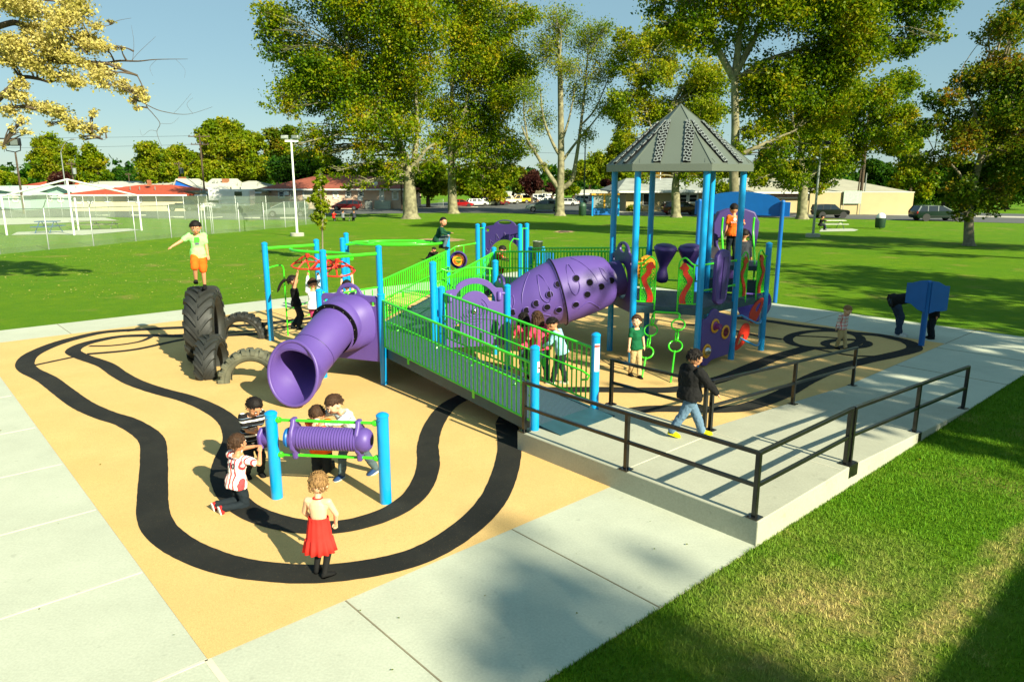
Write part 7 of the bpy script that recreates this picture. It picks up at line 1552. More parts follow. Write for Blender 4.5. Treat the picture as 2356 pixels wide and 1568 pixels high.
def make_car(kind, paint):
    K = KINDS[kind]; o = bpy.data.objects.new('car' if kind not in ('pickup',) else 'pickup_truck', None); COL.objects.link(o); W_ = K['W']; m_ = MB()
    bd = K['body']
    rg = []
    for y, k, dz in ((-.5, .94, .04), (-.47, .985, .0), (-.3, 1, 0), (.3, 1, 0), (.47, .985, 0), (.5, .94, .04)): rg.append([(x*k, y*W_, .62+(z-.62)*(k if abs(y) > .4 else 1)) for x, z in bd])
    m_.rings(rg); m_.build('body', paint, o, smooth=35)
    cb = K['cab']; m_ = MB(); ty = .5*W_*.80; by = .5*W_*.95; zb, ztp = cb[0][1], max(c[1] for c in cb)
    yy = lambda z: by+(ty-by)*(z-zb)/(ztp-zb)
    m_.rings([[(x, -yy(z), z) for x, z in cb], [(x, yy(z), z) for x, z in cb]]); gl = m_.build('window_glass', M['carglass'], o, smooth=0)
    m_ = MB(); tp = cb[1:4]; m_.rings([[(x, -yy(z)-.012, z+.012) for x, z in tp]+[(x, -yy(z)-.012, z-.05) for x, z in tp[::-1]], [(x, yy(z)+.012, z+.012) for x, z in tp]+[(x, yy(z)+.012, z-.05) for x, z in tp[::-1]]])
    for sg in (-1, 1):
        for (x0, z0), (x1, z1), w in ((cb[0], cb[1], .12), (cb[-1], cb[3], .07), ((-.35, zb), (-.35+.05, ztp-.02), .09), ((-1.35, zb), (-1.3, ztp-.04), .08)):
            if kind == 'pickup' and x0 < -.5 and z0 == zb and (x0, z0) != cb[0]: continue
            m_.bar((x0, sg*(yy(z0)+.004), z0), (x1, sg*(yy(z1)+.004), z1), .03, w, up=(1, 0, 0))
    m_.build('roof', paint, o, smooth=0)
    for x in K['wx']:
        for sg in (-1, 1):
            m_ = MB(); r_ = K['r']; y0 = sg*(W_/2-.10); m_.lathe([(r_*.55, -.11), (r_*.93, -.11), (r_, -.07), (r_, .07), (r_*.93, .11), (r_*.55, .11)], (x, y0, r_), 'Y', 20); w_ = m_.build('wheel', M['blackp'], o, smooth=40)
            m_ = MB(); m_.lathe([(r_*.60, 0), (r_*.58, .03), (r_*.25, .015), (.02, .03)], (x, y0+sg*.09, r_), 'Y', 14); m_.build('rim', M['rimm'], w_, smooth=30)
            m_ = MB(); m_.lathe([(r_*1.14, -.02), (r_*1.14, .02)], (x, sg*(W_/2-.012), r_*1.02), 'Y', 20); m_.build('wheel_arch', M['blackp'], o, smooth=0)
    xe = K['L']/2-.05
    for sg in (-1, 1):
        m_ = MB(); m_.box((xe-.07, sg*W_*.36, .68 if kind != 'suv' else .85), (.18, .36, .14)); m_.build('headlight', M['headl'], o, bevel=.02); m_ = MB(); m_.box((-xe+.03, sg*W_*.42, .82), (.14, .2, .22)); m_.build('taillight', M['tailr'], o, bevel=.02)
    m_ = MB(); m_.box((0, -W_/2-.0, .45), (K['L']*.55, .03, .05)); m_.build('side_trim', M['blackp'], o, smooth=0)
    if kind == 'pickup': m_ = MB(); m_.box((-1.72, 0, 1.06), (1.75, 1.5, .08)); m_.build('cargo_bed', M['blackp'], o, smooth=0)
    return o
CARS = {}
def car(kind, pname, pcol, xc, base, label, yaw=0, wpx=None, Y=None, group='cars parked beyond the lawn', metal=.3):
    key = (kind, pname)
    paint = carpaint(pname, pcol, metal)
    g = gnd(xc, base) if Y is None else Vector((at(xc, base, Y).x, Y, gz(Y)))
    if key in CARS: o = CARS[key].copy(); COL.objects.link(o); [cp(ch, o) for ch in KIDS[key]]
    else: o = make_car(kind, paint); CARS[key] = o; KIDS[key] = [c for c in COL.objects if c.parent == o]; 
    o.location = (g.x, g.y+1.0, gz(g.y)+.03); o.rotation_euler = (0, 0, R(yaw)); sc_ = 1
    if wpx: sc_ = wpx*mpp(g.y+.5)/KINDS[kind]['L']; sc_ = max(.85, min(1.25, sc_))
    o.scale = (sc_,)*3; tag(o, label, 'pickup' if kind == 'pickup' else 'car', group); return o
KIDS = {}; SUB = {}
def cp(ch, par):
    c = ch.copy(); COL.objects.link(c); c.parent = par
    if ch.name not in SUB: SUB[ch.name] = [x for x in COL.objects if x.parent == ch]
    for x in SUB[ch.name]: cp(x, c)
car('minivan', 'maroon_paint', s(96, 12, 18), 794, 484, 'maroon minivan in front of the long pink house', 180, 64)
car('sedan', 'red_car_paint', s(170, 16, 24), 1060, 477, 'bright red coupe, first of the parked row behind the straight spotted trunk', 8, 44)
car('hatch', 'white_car_paint', s(214, 214, 208), 1098, 475, 'white hatchback right next to the bright red coupe', 20, 34, metal=0)
car('sedan', 'sage_paint', s(150, 160, 130), 1122, 474, 'sage green sedan, third of the parked row', 24, 32)
car('sedan', 'olive_grey_paint', s(110, 112, 92), 1140, 472, 'grey-olive car, fourth of the parked row', 26, 30)
car('hatch', 'wine_paint', s(120, 24, 30), 1148, 473, 'dark red hatchback under the brown van', 28, 26)
car('minivan', 'brown_paint', s(96, 62, 44), 1133, 469, 'brown van showing above the parked sedans', 20, 40)
car('pickup', 'cream_paint', s(226, 214, 176), 1170, 470, 'cream pickup truck in the parked row', 200, 50, metal=0)
car('pickup', 'yellow_paint', s(226, 178, 40), 1192, 468, 'yellow truck behind the cream pickup', 200, 34, metal=0)
car('pickup', 'dark_truck_paint', s(28, 34, 36), 1208, 467, 'dark truck right of the yellow one', 200, 34)
car('minivan', 'white_car_paint', s(214, 214, 208), 1238, 465, 'white van in the middle of the car park', 16, 44, metal=0)
car('hatch', 'white_car_paint', s(214, 214, 208), 1222, 466, 'small white car left of the white van', 16, 28, metal=0)
car('suv', 'white_car_paint', s(214, 214, 208), 1264, 462, 'white sport utility car right of the white van', 16, 28, metal=0)
car('sedan', 'silver_paint', s(120, 132, 124), 1253, 487.5, 'silver-green sedan driving past the half-bare tree', 180, 88, Y=gnd(1253, 488).y)
car('sedan', 'white_car_paint', s(214, 214, 208), 1262, 471, 'white sedan showing over the roof of the silver-green one', 12, 34, metal=0)
car('hatch', 'grey_car_paint', s(120, 130, 134), 1298, 472, 'grey-white car just right of the half-bare trunk', 160, 34)
car('sedan', 'white_car_paint', s(214, 214, 208), 1306, 474, 'white sedan parked nose-in right of the half-bare trunk', 160, 36, metal=0)
car('suv', 'white_car_paint', s(214, 214, 208), 1332, 470, 'white sport utility car left of the blue shelter', 175, 44, metal=0)
car('minivan', 'navy_paint', s(24, 34, 54), 1353, 467, 'dark blue van peeping out behind the blue shelter', 175, 34)
car('hatch', 'teal_car_paint', s(40, 76, 84), 1322, 473, 'teal car between the white ones near the blue shelter', 170, 30)
car('minivan', 'maroon_dark_paint', s(74, 12, 12), 1570, 495, 'dark red minivan behind the slender pale trunk', 0, 88)
car('suv', 'black_car_paint', s(10, 14, 14), 1917, 502.5, 'black sport utility car parked left of the utility pole', 0, 80)
car('wagon', 'green_car_paint', s(14, 38, 34), 2165, 509, 'dark green station wagon parked left of the rusty-green tree', 0, 112)
car('hatch', 'navy_paint', s(24, 34, 54), 8, 480, 'dark blue car cut by the left edge of the view', 180, 36)
car('hatch', 'black_car_paint', s(10, 14, 14), 60, 481, 'black hatchback in front of the pale green houses', 0, 48)
car('sedan', 'white_car_paint', s(214, 214, 208), 112, 477.5, 'white sedan in front of the pale green house', 0, 40, metal=0)
car('hatch', 'white_car_paint', s(214, 214, 208), 145, 477, 'white hatchback nose to tail with the white sedan', 0, 28, metal=0)
car('suv', 'darkgrey_paint', s(58, 64, 60), 416, 486, 'dark grey sport utility car behind the mesh fence gate', 180, 66)
car('sedan', 'silver_paint', s(120, 132, 124), 590, 486, 'silver sedan behind the mesh fence, right of the white camper', 180, 60)
car('minivan', 'silver2_paint', s(120, 128, 122), 655, 500, 'big silver minivan behind the mesh fence and the white lamp pole', 195, 100)
# white camper truck
p = gnd(512, 490); cmp_ = empty('camper_truck', (p.x, p.y+1.5, gz(p.y)+.03), R(0), 'white camper truck with an overcab box behind the mesh fence', 'camper'); wv = carpaint('white_car_paint', s(214, 214, 208), 0)
m_ = MB(); m_.box((.9, 0, 2.35), (5.6, 2.3, 1.5)); m_.box((1.7, 0, 1.3), (3.9, 2.2, .9)); m_.build('camper_body', wv, cmp_, bevel=.12)
m_ = MB(); m_.rings([[(x, y, z) for x, z in ((-3.0, .6), (-3.1, 1.15), (-1.7, 1.35), (-1.2, 1.62), (-.3, 1.62), (-.25, .6))] for y in (-1.0, 1.0)]); m_.build('cab', wv, cmp_, smooth=0, bevel=.05)
m_ = MB(); m_.rings([[(x, y, z) for x, z in ((-1.66, 1.34), (-1.22, 1.6), (-.6, 1.6), (-.55, 1.3))] for y in (-1.03, 1.03)]); m_.build('window_glass', M['carglass'], cmp_, smooth=0)
for x in (-2.2, 2.3):
    for y in (-.95, .95): m_ = MB(); m_.lathe([(.22, -.12), (.42, -.1), (.42, .1), (.22, .12)], (x, y, .42), 'Y', 18); m_.build('wheel', M['blackp'], cmp_)
m_ = MB(); m_.box((2.2, -1.16, 2.5), (1.0, .04, .6)); m_.build('side_window', M['carglass'], cmp_, smooth=0)

# ================================================================== POLES, LAMPS, FENCES, STREET FURNITURE
def pole_obj(name, label, cat, px_, base, top, mat, r0=.09, r1=.07, lean=None, group=None, Y=None):
    g = gnd(px_, base) if Y is None else Vector((at(px_, base, Y).x, Y, gz(Y))); z = at(lean or px_, top, g.y).z-g.z
    o = empty(name, g, 0, label, cat, group); m_ = MB(); m_.lathe([(r0, -.1), (r1, z)], n=10); m_.build('pole', mat, o); return o, z, g
LMP = 'park lamps on tall poles'
for px_, base, top, lab, mt, hd in ((684, 543, 325, 'white lamp pole with two box lamps left of the young tree', M['white'], 1), (1870, 545, 338, 'grey lamp pole with dark box lamps left of the picnic table', M['steel'], 1)):
    o, z, g = pole_obj('lamp_pole', lab, 'lamp', px_, base, top, mt, .095, .07, group=LMP)
    m_ = MB(); m_.lathe([(.5, -.05), (.5, .22), (.46, .25), (.002, .25)], n=20); m_.build('footing', M['concwall'], o)
    m_ = MB(); m_.bar((-.42, 0, z+.02), (.5, 0, z+.02), .2, .14); hd_ = m_.build('cross_arm', M['white'] if px_ < 1000 else M['steel'], o, smooth=0)
    for dx in (-.45, .35): m_ = MB(); m_.box((dx, .0, z+.28), (.5, .42, .26), .3 if dx < 0 else -.1); m_.box((dx, -.23, z+.27), (.4, .04, .18), .3 if dx < 0 else -.1); m_.build('lamp_box', M['steel'] if px_ < 1000 else M['black'], hd_, bevel=.02)
# tall dark floodlight at far left
o, z, g = pole_obj('floodlight_pole', 'dark floodlight pole with twin heads at the far left', 'lamp', 56, 492, 350, M['bark'], .16, .1, group=None)
m_ = MB(); m_.tube([(-1.2, 0, z+.8), (-1.1, 0, z+.2), (0, 0, z), (.7, 0, z+.2), (.8, 0, z+.8)], .07, 6); fh = m_.build('bracket', M['black'], o)
for dx, a in ((-1.3, .5), (.3, -.1)): m_ = MB(); m_.box((dx, -.2, z+1.25), (1.35, .5, .95), a); hh = m_.build('floodlight', M['black'], o, bevel=.05); m_ = MB(); m_.box((dx+.02*(1 if a < 0 else 0), -.48, z+1.22), (1.0, .05, .7), a); m_.build('lens', M['steel'], hh, smooth=0)
# curved street lamp
o, z, g = pole_obj('street_lamp', 'pale street lamp with a curved arm above the white frame', 'lamp', 157, 478, 350, M['steel'], .12, .08, lean=152)
m_ = MB(); m_.tube([(0, 0, z), (.5, 0, z+1.0), (1.2, 0, z+1.7), (2.0, 0, z+1.95)], .06, 6); m_.ball((2.2, 0, z+1.93), (.45, .2, .12), 10); m_.build('lamp_arm', M['steel'], o)
# utility poles
UP = 'wooden utility poles'
def upole(px_, base, top, lab, arms=((.5, 2.4),), r=.16, Y=None, drum=False):
    o, z, g = pole_obj('utility_pole', lab, 'utility pole', px_, base, top, M['bark'], r, r*.7, group=UP, Y=Y)
    for dz, w in arms: m_ = MB(); m_.box((0, -.15, z-dz), (w, .12, .14)); [m_.lathe([(.05, 0), (.07, .12), (.03, .22)], (q*w/2, -.15, z-dz+.05), n=6) for q in (-.9, -.45, .45, .9)]; m_.build('crossarm', M['bark'], o, smooth=0)
    if drum: m_ = MB(); m_.lathe([(.3, -.5), (.32, .5), (.002, .55)], (.5, -.2, z-1.6), n=14); m_.build('transformer', M['vent'], o)
    return g+Vector((0, 0, z))
tA = upole(474, 478, 308, 'wooden utility pole with crossarms left of the orange-green trees', ((.4, 3.4), (1.6, 2.8)))
tB = upole(176, 470, 372, 'wooden pole with a transformer behind the curved street lamp', ((.4, 1.6),), drum=True, Y=128)
tC = upole(420, 465, 372, 'wooden pole with a transformer behind the brick chimney', ((.4, 1.6),), drum=True, Y=132)
tD = upole(1976, 492, 255, 'tall dark utility pole with side conduits in front of the tan block wall', ((.6, 3), (1.8, 2.4)), r=.22)
g = gnd(1976, 492); cd = empty('guy_pole', (g.x-.55, g.y-.1, g.z), 0, 'thin conduit pole leaning on the left of the tall dark utility pole', 'pole'); m_ = MB(); m_.tube([(0, 0, 0), (.45, 0, 14)], .09, 8); m_.build('pole', M['bark'], cd)
pole_obj('steel_pole', 'thin pale steel pole right of the tall dark utility pole', 'pole', 1984, 493, 398, M['steel'], .09, .07)
tE = upole(925, 485, 300, 'brown pole just left of the forked plane trunk', ((.4, 2.0),), r=.15)
tF = upole(2058, 440, 395, 'small distant pole over the pale hipped roof', ((.4, 1.6),), r=.14, Y=135)
tG = upole(300, 440, 398, 'short distant pole over the white roofs', ((.3, 1.2),), r=.14, Y=150)
o, z, g = pole_obj('lamp_pole', 'slim dark lamp pole beside the green bin and the blue shelter', 'lamp', 1343, 495, 312, pm('dark_green_paint', s(40, 62, 50), .5), .11, .06, group=LMP); m_ = MB(); m_.ball((0, 0, z+.2), (.25, .25, .3), 10); m_.build('lamp_head', M['vent'], o)
o, z, g = pole_obj('flagpole', 'white flagpole left of the dark red minivan', 'flagpole', 1516, 482, 380, M['white'], .08, .05, lean=1519); m_ = MB(); m_.box((.02, 0, z-.35), (.3, .05, .9)); m_.build('flag', pm('furled_green_flag', s(40, 120, 90), .8), o, smooth=0)
g_ = gnd(1516, 485); pl = empty('flagpole_planter', g_, 0, 'round concrete bench ring at the foot of the white flagpole', 'bench'); m_ = MB(); m_.lathe([(2.0, .05), (2.0, .3), (2.3, .35), (2.3, .55), (.01, .55)], n=24); m_.build('ring', M['concwall'], pl)
# wires
def wire(a, b, sag, lab, r=.018):
    m_ = MB(); pts = [a.lerp(b, t/14)-Vector((0, 0, sag*4*(t/14)*(1-t/14))) for t in range(15)]; m_.tube(pts, r, 4); tag(m_.build('power_line', M['black']), lab, 'power line', 'overhead lines')
farL = Vector((-170, 118, 11.5)); 
wire(tA+Vector((-1.5, 0, -.3)), farL+Vector((0, 0, 2)), 1.5, 'upper power line running left from the crossarm pole'); wire(tA+Vector((1.5, 0, -1.5)), farL+Vector((0, 0, .6)), 1.8, 'second power line running left from the crossarm pole')
wire(tB+Vector((0, 0, -.5)), farL+Vector((0, 8, -2)), 1, 'power line left of the curved street lamp'); wire(tB+Vector((.3, 0, -.6)), tC+Vector((0, 0, -.6)), .8, 'power line between the two transformer poles'); wire(tC+Vector((.3, 0, -.6)), tA+Vector((0, 0, -2.6)), .8, 'power line from the right transformer pole to the crossarm pole')
wire(tA+Vector((0, 0, -3)), tE+Vector((0, 0, -1)), 2.2, 'power line from the crossarm pole toward the pole by the forked trunk'); wire(tE+Vector((0, 0, -.6)), Vector((30, 128, 9.5)), 2, 'power line above the parked cars'); wire(Vector((30, 128, 9.5)), tD+Vector((0, 0, -4)), 2.5, 'power line running behind the roofed tower')
wire(tD+Vector((0, 0, -3)), Vector((95, 105, 10)), 1.5, 'power line running right from the tall dark utility pole'); wire(tB+Vector((0, 0, -4)), farL+Vector((0, 0, -5)), .8, 'lowest power line at the left')

# mesh fences
m, N, L, P = new_mat('fence_mesh'); P.inputs['Base Color'].default_value = s(150, 166, 140); P.inputs['Roughness'].default_value = .6
tr = N.new('ShaderNodeBsdfTransparent'); mx = N.new('ShaderNodeMixShader'); nzf = noise_n(N, L, N.new('ShaderNodeNewGeometry').outputs['Position'], .25, 4, .6, .3, .7)
ma = N.new('ShaderNodeMapRange'); ma.inputs[3].default_value = .12; ma.inputs[4].default_value = .34; L.new(nzf, ma.inputs[0]); L.new(ma.outputs[0], mx.inputs[0]); L.new(tr.outputs[0], mx.inputs[1]); L.new(P.outputs[0], mx.inputs[2]); L.new(mx.outputs[0], N['Material Output'].inputs[0]); M['mesh'] = m
def fence(pts, h, label, every=None, toprail=True, r=.035, barb=(), posts=None, mesh=M['mesh'], group='wire mesh fences of the school ground'):
    P_ = [gnd(*p) for p in pts]; o = empty('mesh_fence', P_[0], 0, label, 'fence', group); O = P_[0]
    def lay(x): pass
    m_ = MB()
    for a, b in zip(P_, P_[1:]):
        k = 8
        for i in range(k):
            p, q = a.lerp(b, i/k), a.lerp(b, (i+1)/k); p.z = gz(p.y); q.z = gz(q.y); p, q = p-O, q-O; m_.add([p, q, q+Vector((0, 0, h)), p+Vector((0, 0, h))], [(0, 1, 2, 3)])
    me = m_.build('mesh', mesh, o, smooth=0)
    m_ = MB()
    if toprail:
        for a, b in zip(P_, P_[1:]): m_.tube([a-O+Vector((0, 0, h)), b-O+Vector((0, 0, h))], r*.7, 6)
        m_.build('top_rail', M['steel'], o)
    pp = posts or pts
    for i, p in enumerate(pp):
        g = gnd(*p)-O; m_ = MB(); m_.lathe([(r, -.1), (r, h+.06), (.004, h+.1)], (g.x, g.y, g.z), n=8)
        if i in barb: m_.tube([g+Vector((0, 0, h)), g+Vector((.25, -.1, h+.45))], r*.7, 6)
        m_.build('post', M['steel'], o)
    return o
fence([(-60, 590), (0, 585), (113, 574), (216, 566), (313, 555), (395, 547)], 2.25, 'tall mesh fence along the lawn at the left, as far as the gate', posts=[(0, 585), (113, 574), (216, 566), (313, 555), (395, 547), (462, 541)], barb=(1, 2))
fence([(395, 547), (480, 539), (490, 538)], 2.3, 'mesh fence stretch with the gate left of the white lamp pole', posts=[(468, 540), (475, 539.5), (488, 538), (492, 537.5)])
fence([(490, 538), (552, 533), (609, 527), (657, 523), (704, 517), (749, 512)], 2.3, 'mesh fence stretch behind the white lamp pole and the young tree', posts=[(552, 533), (609, 527), (657, 523), (704, 517), (749, 512)])
fence([(-60, 504), (27, 503), (60, 502), (115, 501), (190, 501), (265, 500)], 2.6, 'far mesh fence beyond the picnic tables, left half', posts=[(27, 503), (60, 502), (115, 501), (145, 501), (196, 501), (222, 500), (252, 500)])
fence([(265, 500), (364, 504), (426, 505), (540, 506), (615, 506), (749, 511)], 2.6, 'far mesh fence in front of the parked grey cars', posts=[(300, 501), (364, 504), (426, 505), (460, 505), (480, 505), (545, 506), (615, 507)])
M['mesh2'] = M['mesh'].copy(); M['mesh2'].name = 'thin_chain_link'; M['mesh2'].node_tree.nodes['Map Range.001'].inputs[3].default_value = .05; M['mesh2'].node_tree.nodes['Map Range.001'].inputs[4].default_value = .16
fence([(848, 479), (900, 478.5), (960, 478), (1020, 475.5)], 1.2, 'low chain link fence along the sidewalk by the pink house', posts=[(848, 479), (875, 479), (900, 478.5), (930, 478), (960, 478), (990, 477), (1020, 475.5)], r=.03, mesh=M['mesh2'])
# white frame over the picnic slab
p1_, p2_, p3_, p4_ = gnd(16, 541), gnd(171, 541), gnd(326, 530), gnd(181, 529)
fr_ = empty('shade_frame', p2_, 0, 'bare white pipe frame standing over the picnic tables', 'frame'); zt1, zt2, zt3 = at(4, 452, p1_.y).z, at(160, 413, p2_.y).z, at(321, 450, p3_.y).z; zt4 = at(174, 455, p4_.y).z
for p, z in ((p1_, zt1), (p2_, zt2), (p3_, zt3), (p4_, zt4)): m_ = MB(); m_.lathe([(.075, -.1), (.075, z-p.z)], (p.x-p2_.x, p.y-p2_.y, p.z-p2_.z), n=10); m_.build('post', M['white'], fr_)
for p, z in ((p1_, zt1), (p3_, zt3)): m_ = MB(); m_.tube([Vector((0, 0, zt2-p2_.z)), Vector((p.x-p2_.x, p.y-p2_.y, z-p2_.z))], .075, 10); m_.build('beam', M['white'], fr_)
# picnic tables
M['bluetbl'] = pm('blue_coated_table', s(16, 70, 120), .5); M['wood'] = pm('weathered_table_wood', s(112, 112, 84), .8); M['whitetbl'] = pm('pale_table_planks', s(196, 196, 180), .7)
def picnic(px_, base, L_, mt, label, rz=0, legm=None, sc_=1):
    g = gnd(px_, base); o = empty('picnic_table', g, R(rz), label, 'picnic table', 'picnic tables'); o.scale = (sc_,)*3; legm = legm or M['steel']
    m_ = MB(); [m_.box((0, q, .74), (L_, .2, .045)) for q in (-.23, 0, .23)]; m_.build('table_top', mt, o, smooth=0)
    for sg in (-1, 1): m_ = MB(); m_.box((0, sg*.72, .44), (L_, .26, .045)); m_.build('bench', mt, o, smooth=0)
    for sg in (-1, 1):
        m_ = MB(); x = sg*L_*.34; m_.tube([(x, -.78, .03), (x, -.12, .72)], .03, 6); m_.tube([(x, .78, .03), (x, .12, .72)], .03, 6); m_.tube([(x, -.8, .42), (x, .8, .42)], .03, 6); m_.build('leg_frame', legm, o)
    return o
picnic(113, 536, 1.3, M['bluetbl'], 'blue picnic table under the white frame', 4, M['bluetbl'], 1.25); picnic(198, 528, 2.4, M['wood'], 'left one of the two brown picnic tables under the white frame', 3); picnic(242, 527, 2.4, M['wood'], 'right one of the two brown picnic tables under the white frame', 3)
picnic(790, 508, 2.3, M['wood'], 'dark picnic table with people sitting at it in the tree shade', 2); 
g_ = gnd(1913, 527); pt = picnic(1913, 526, 2.3, M['whitetbl'], 'pale picnic table right of the grey lamp pole', 0, M['teal']); terrain_sheet('table_slab', pxpoly([(1885, 533), (1965, 532), (1975, 529), (1960, 526), (1890, 526)]), .015, M['conc'])
# bins
def bin_(px_, base, label, dome, mt, h=1.0, r=.36):
    g = gnd(px_, base); o = empty('litter_bin', g, 0, label, 'bin', 'green litter bins'); m_ = MB(); m_.lathe([(r*.85, .08), (r, .16), (r*1.08, h), (r*1.0, h+.02), (.01, h+.02)], n=18); m_.build('body', mt, o)
    m_ = MB(); m_.lathe([(r*.95, h+.01), (r*.9, h+.25), (r*.55, h+.42), (.01, h+.48)], n=18); m_.build('lid', dome, o); m_ = MB(); m_.lathe([(.06, -.1), (.06, .2)], n=8); m_.build('foot', M['steel'], o); return o
M['bingreen'] = pm('dark_green_bin', s(30, 60, 42), .5)
bin_(2024, 526, 'green bin with a white dome lid on the right lawn', M['white'], M['bingreen'], .95, .42); bin_(1340, 497, 'green bin in front of the blue shelter', pm('green_lid', s(50, 80, 60), .5), M['bingreen'], 1.2, .45)
# bus shelter
Ys = gnd(1392, 496.5).y; q = lambda x, y, dy=0: at(x, y, Ys+dy); bs = empty('shelter', gnd(1392, 496.5), 0, 'blue shelter with pale panes and a yellow roof edge at the kerb', 'shelter'); BO = bs.location
def sb(n_, mt, x0, y0, x1, y1, dy=0, th=.08): m_ = MB(); a, b = q(x0, y0, dy), q(x1, y1, dy); m_.box(((a.x+b.x)/2-BO.x, dy, (a.z+b.z)/2-BO.z), (abs(b.x-a.x), th, abs(a.z-b.z))); return m_.build(n_, mt, bs, smooth=0)
sb('lower_panel', M['bluepanel'], 1364, 479, 1423, 494); sb('pane', M['vent'], 1366, 450, 1388, 478); sb('pane', M['vent'], 1393, 450, 1420, 478)
for x in (1363.5, 1423): sb('post', M['blue'], x-1.2, 449, x+1.2, 497); 
sb('yellow_mullion', M['orange'], 1389, 449, 1392, 479); m_ = MB(); a, b = q(1361, 445), q(1426, 449); m_.box(((a.x+b.x)/2-BO.x, 1.0, (a.z+b.z)/2-BO.z), (b.x-a.x, 2.6, .18)); m_.build('roof', M['orange'], bs, smooth=0)
for x in (1364, 1423): m_ = MB(); a = q(x, 449, 2); m_.box((a.x-BO.x, 2.0, 1.2), (.1, .1, 2.4)); m_.build('post', M['blue'], bs, smooth=0)
# wheel stops and bicycles seen under the arched sign
for k, (x, y) in enumerate(((387, 503.5), (478, 504.5), (566, 505.5), (650, 505.5), (215, 499), (300, 499))):
    g = gnd(x, y); m_ = MB(); m_.box((0, 0, .08), (1.8, .16, .16)); w_ = m_.build('wheel_stop', M['conc'], None, bevel=.03); w_.location = (g.x, g.y+2, gz(g.y)+.03); tag(w_, 'low concrete wheel stop in the parking behind the mesh fence', 'wheel stop', 'wheel stops behind the mesh fence')
# stump
g = gnd(1297, 534); m_ = MB(); m_.lathe([(.5, 0), (.42, .06), (.3, .09), (.01, .1)], n=14); st = m_.build('tree_stump', M['bark']); st.location = g; tag(st, 'low ground-level tree stump in the middle of the lawn', 'stump')
m_ = MB(); g = gnd(910, 479); m_.lathe([(.16, 0), (.16, .6), (.22, .62), (.14, .8), (.01, .86)], n=12); hy = m_.build('fire_hydrant', pm('yellow_hydrant', s(210, 180, 50), .5)); hy.location = g; tag(hy, 'small yellow fire hydrant by the sidewalk of the pink house', 'hydrant')
g = gnd(842, 480); sg2 = empty('street_sign', g, 0, 'thin street sign post in front of the grey cabinet', 'sign'); m_ = MB(); m_.lathe([(.04, 0), (.04, 2.6)], n=8); m_.build('post', M['steel'], sg2); m_ = MB(); m_.box((0, -.05, 2.6), (.5, .03, .8)); m_.build('plate', M['vent'], sg2, smooth=0)

# ---- seated figures far off
def sitter(px_, base, label, shirt, face=90, sc_=1.6, dy=0, dx=0, pants='jeans_dark'):
    g = gnd(px_, base); person(label, (g.x+dx, g.y+dy, g.z), face, sc_, pel=(0, -.05, .27), lean=14, fl=(-.05, .2, .04), fr=(.06, .2, .04), kl=(0, .6, 1), kr=(0, .6, 1), hl=(-.05, .25, .5), hr=(.06, .25, .48), shirt=shirt, sleeve='long', pants=pants, vox=.022, group='people resting around the park')
sitter(772, 508, 'person in red and white top sitting at the shaded picnic table', 'red_cloth', 90, 1.5, dy=-.7); sitter(793, 508, 'person in black and white top in the middle of the shaded picnic table', 'grey_cloth', 90, 1.6, dy=-.7); sitter(818, 508, 'person in dark clothes at the right end of the shaded picnic table', 'charcoal', 120, 1.65, dy=-.6)
sitter(1888, 529, 'person in black sitting at the left end of the pale picnic table', 'black_cloth', 0, 1.65, dx=-.1, dy=-.2); sitter(1552, 486, 'person in a pale blue top sitting near the flagpole', 'sky_cloth', 180, 1.6)

# ---- shrubs by the school
def shrub(px_, base, w, h, label, mat, seed, Y=None, n=1500, size=.2):
    g = gnd(px_, base) if Y is None else Vector((at(px_, base, Y).x, Y, gz(Y))); W_ = w*mpp(g.y); H_ = h*mpp(g.y); rr = random.Random(seed)
    cl = [(g.x+rr.uniform(-.4, .4)*W_, g.y+rr.uniform(-.5, .5), g.z+H_*rr.uniform(.3, .6), max(W_, H_)*rr.uniform(.28, .42)) for _ in range(5)]
    o = empty('shrub', g, 0, label, 'shrub', 'shrubs by the school buildings'); me = leaves_mesh('foliage', cl, n, size, mat, g, seed); f_ = bpy.data.objects.new('foliage', me); COL.objects.link(f_); f_.parent = o
    m_ = MB(); [m_.tube([(0, 0, 0), Vector(c[:3])-g], .04, 5) for c in cl]; m_.build('stem', M['bark'], o)
for k, (x, b_, w, h, m__, lab) in enumerate(((1455, 487, 26, 18, 'leafyel', 'light round shrub just right of the flagpole foot'), (1480, 486, 22, 16, 'leafyel', 'light shrub between the tower posts, below the grey roof'), (1535, 484, 40, 26, 'leafdark', 'large dark shrub left of the slender pale trunk'), (1450, 478, 34, 22, 'leafdark', 'dark shrub behind the light round one'), (1500, 478, 40, 22, 'leafdark', 'dark shrub under the edge of the grey roof'), (2120, 480, 60, 30, 'leafdark', 'dark hedge-like shrub above the green station wagon'), (2180, 478, 50, 28, 'leafrust', 'rusty shrub behind the green station wagon'), (2110, 470, 30, 30, 'leafrust', 'reddish shrub at the right end of the tan block wall'), (1375, 455, 18, 18, 'leafyel', 'round yellow-green shrub above the blue shelter'), (57, 466, 14, 14, 'leafyel', 'small round shrub in front of the pale green house'))):
    shrub(x, b_, w, h, lab, M[m__], 50+k, Y=None if b_ > 476 else 120)

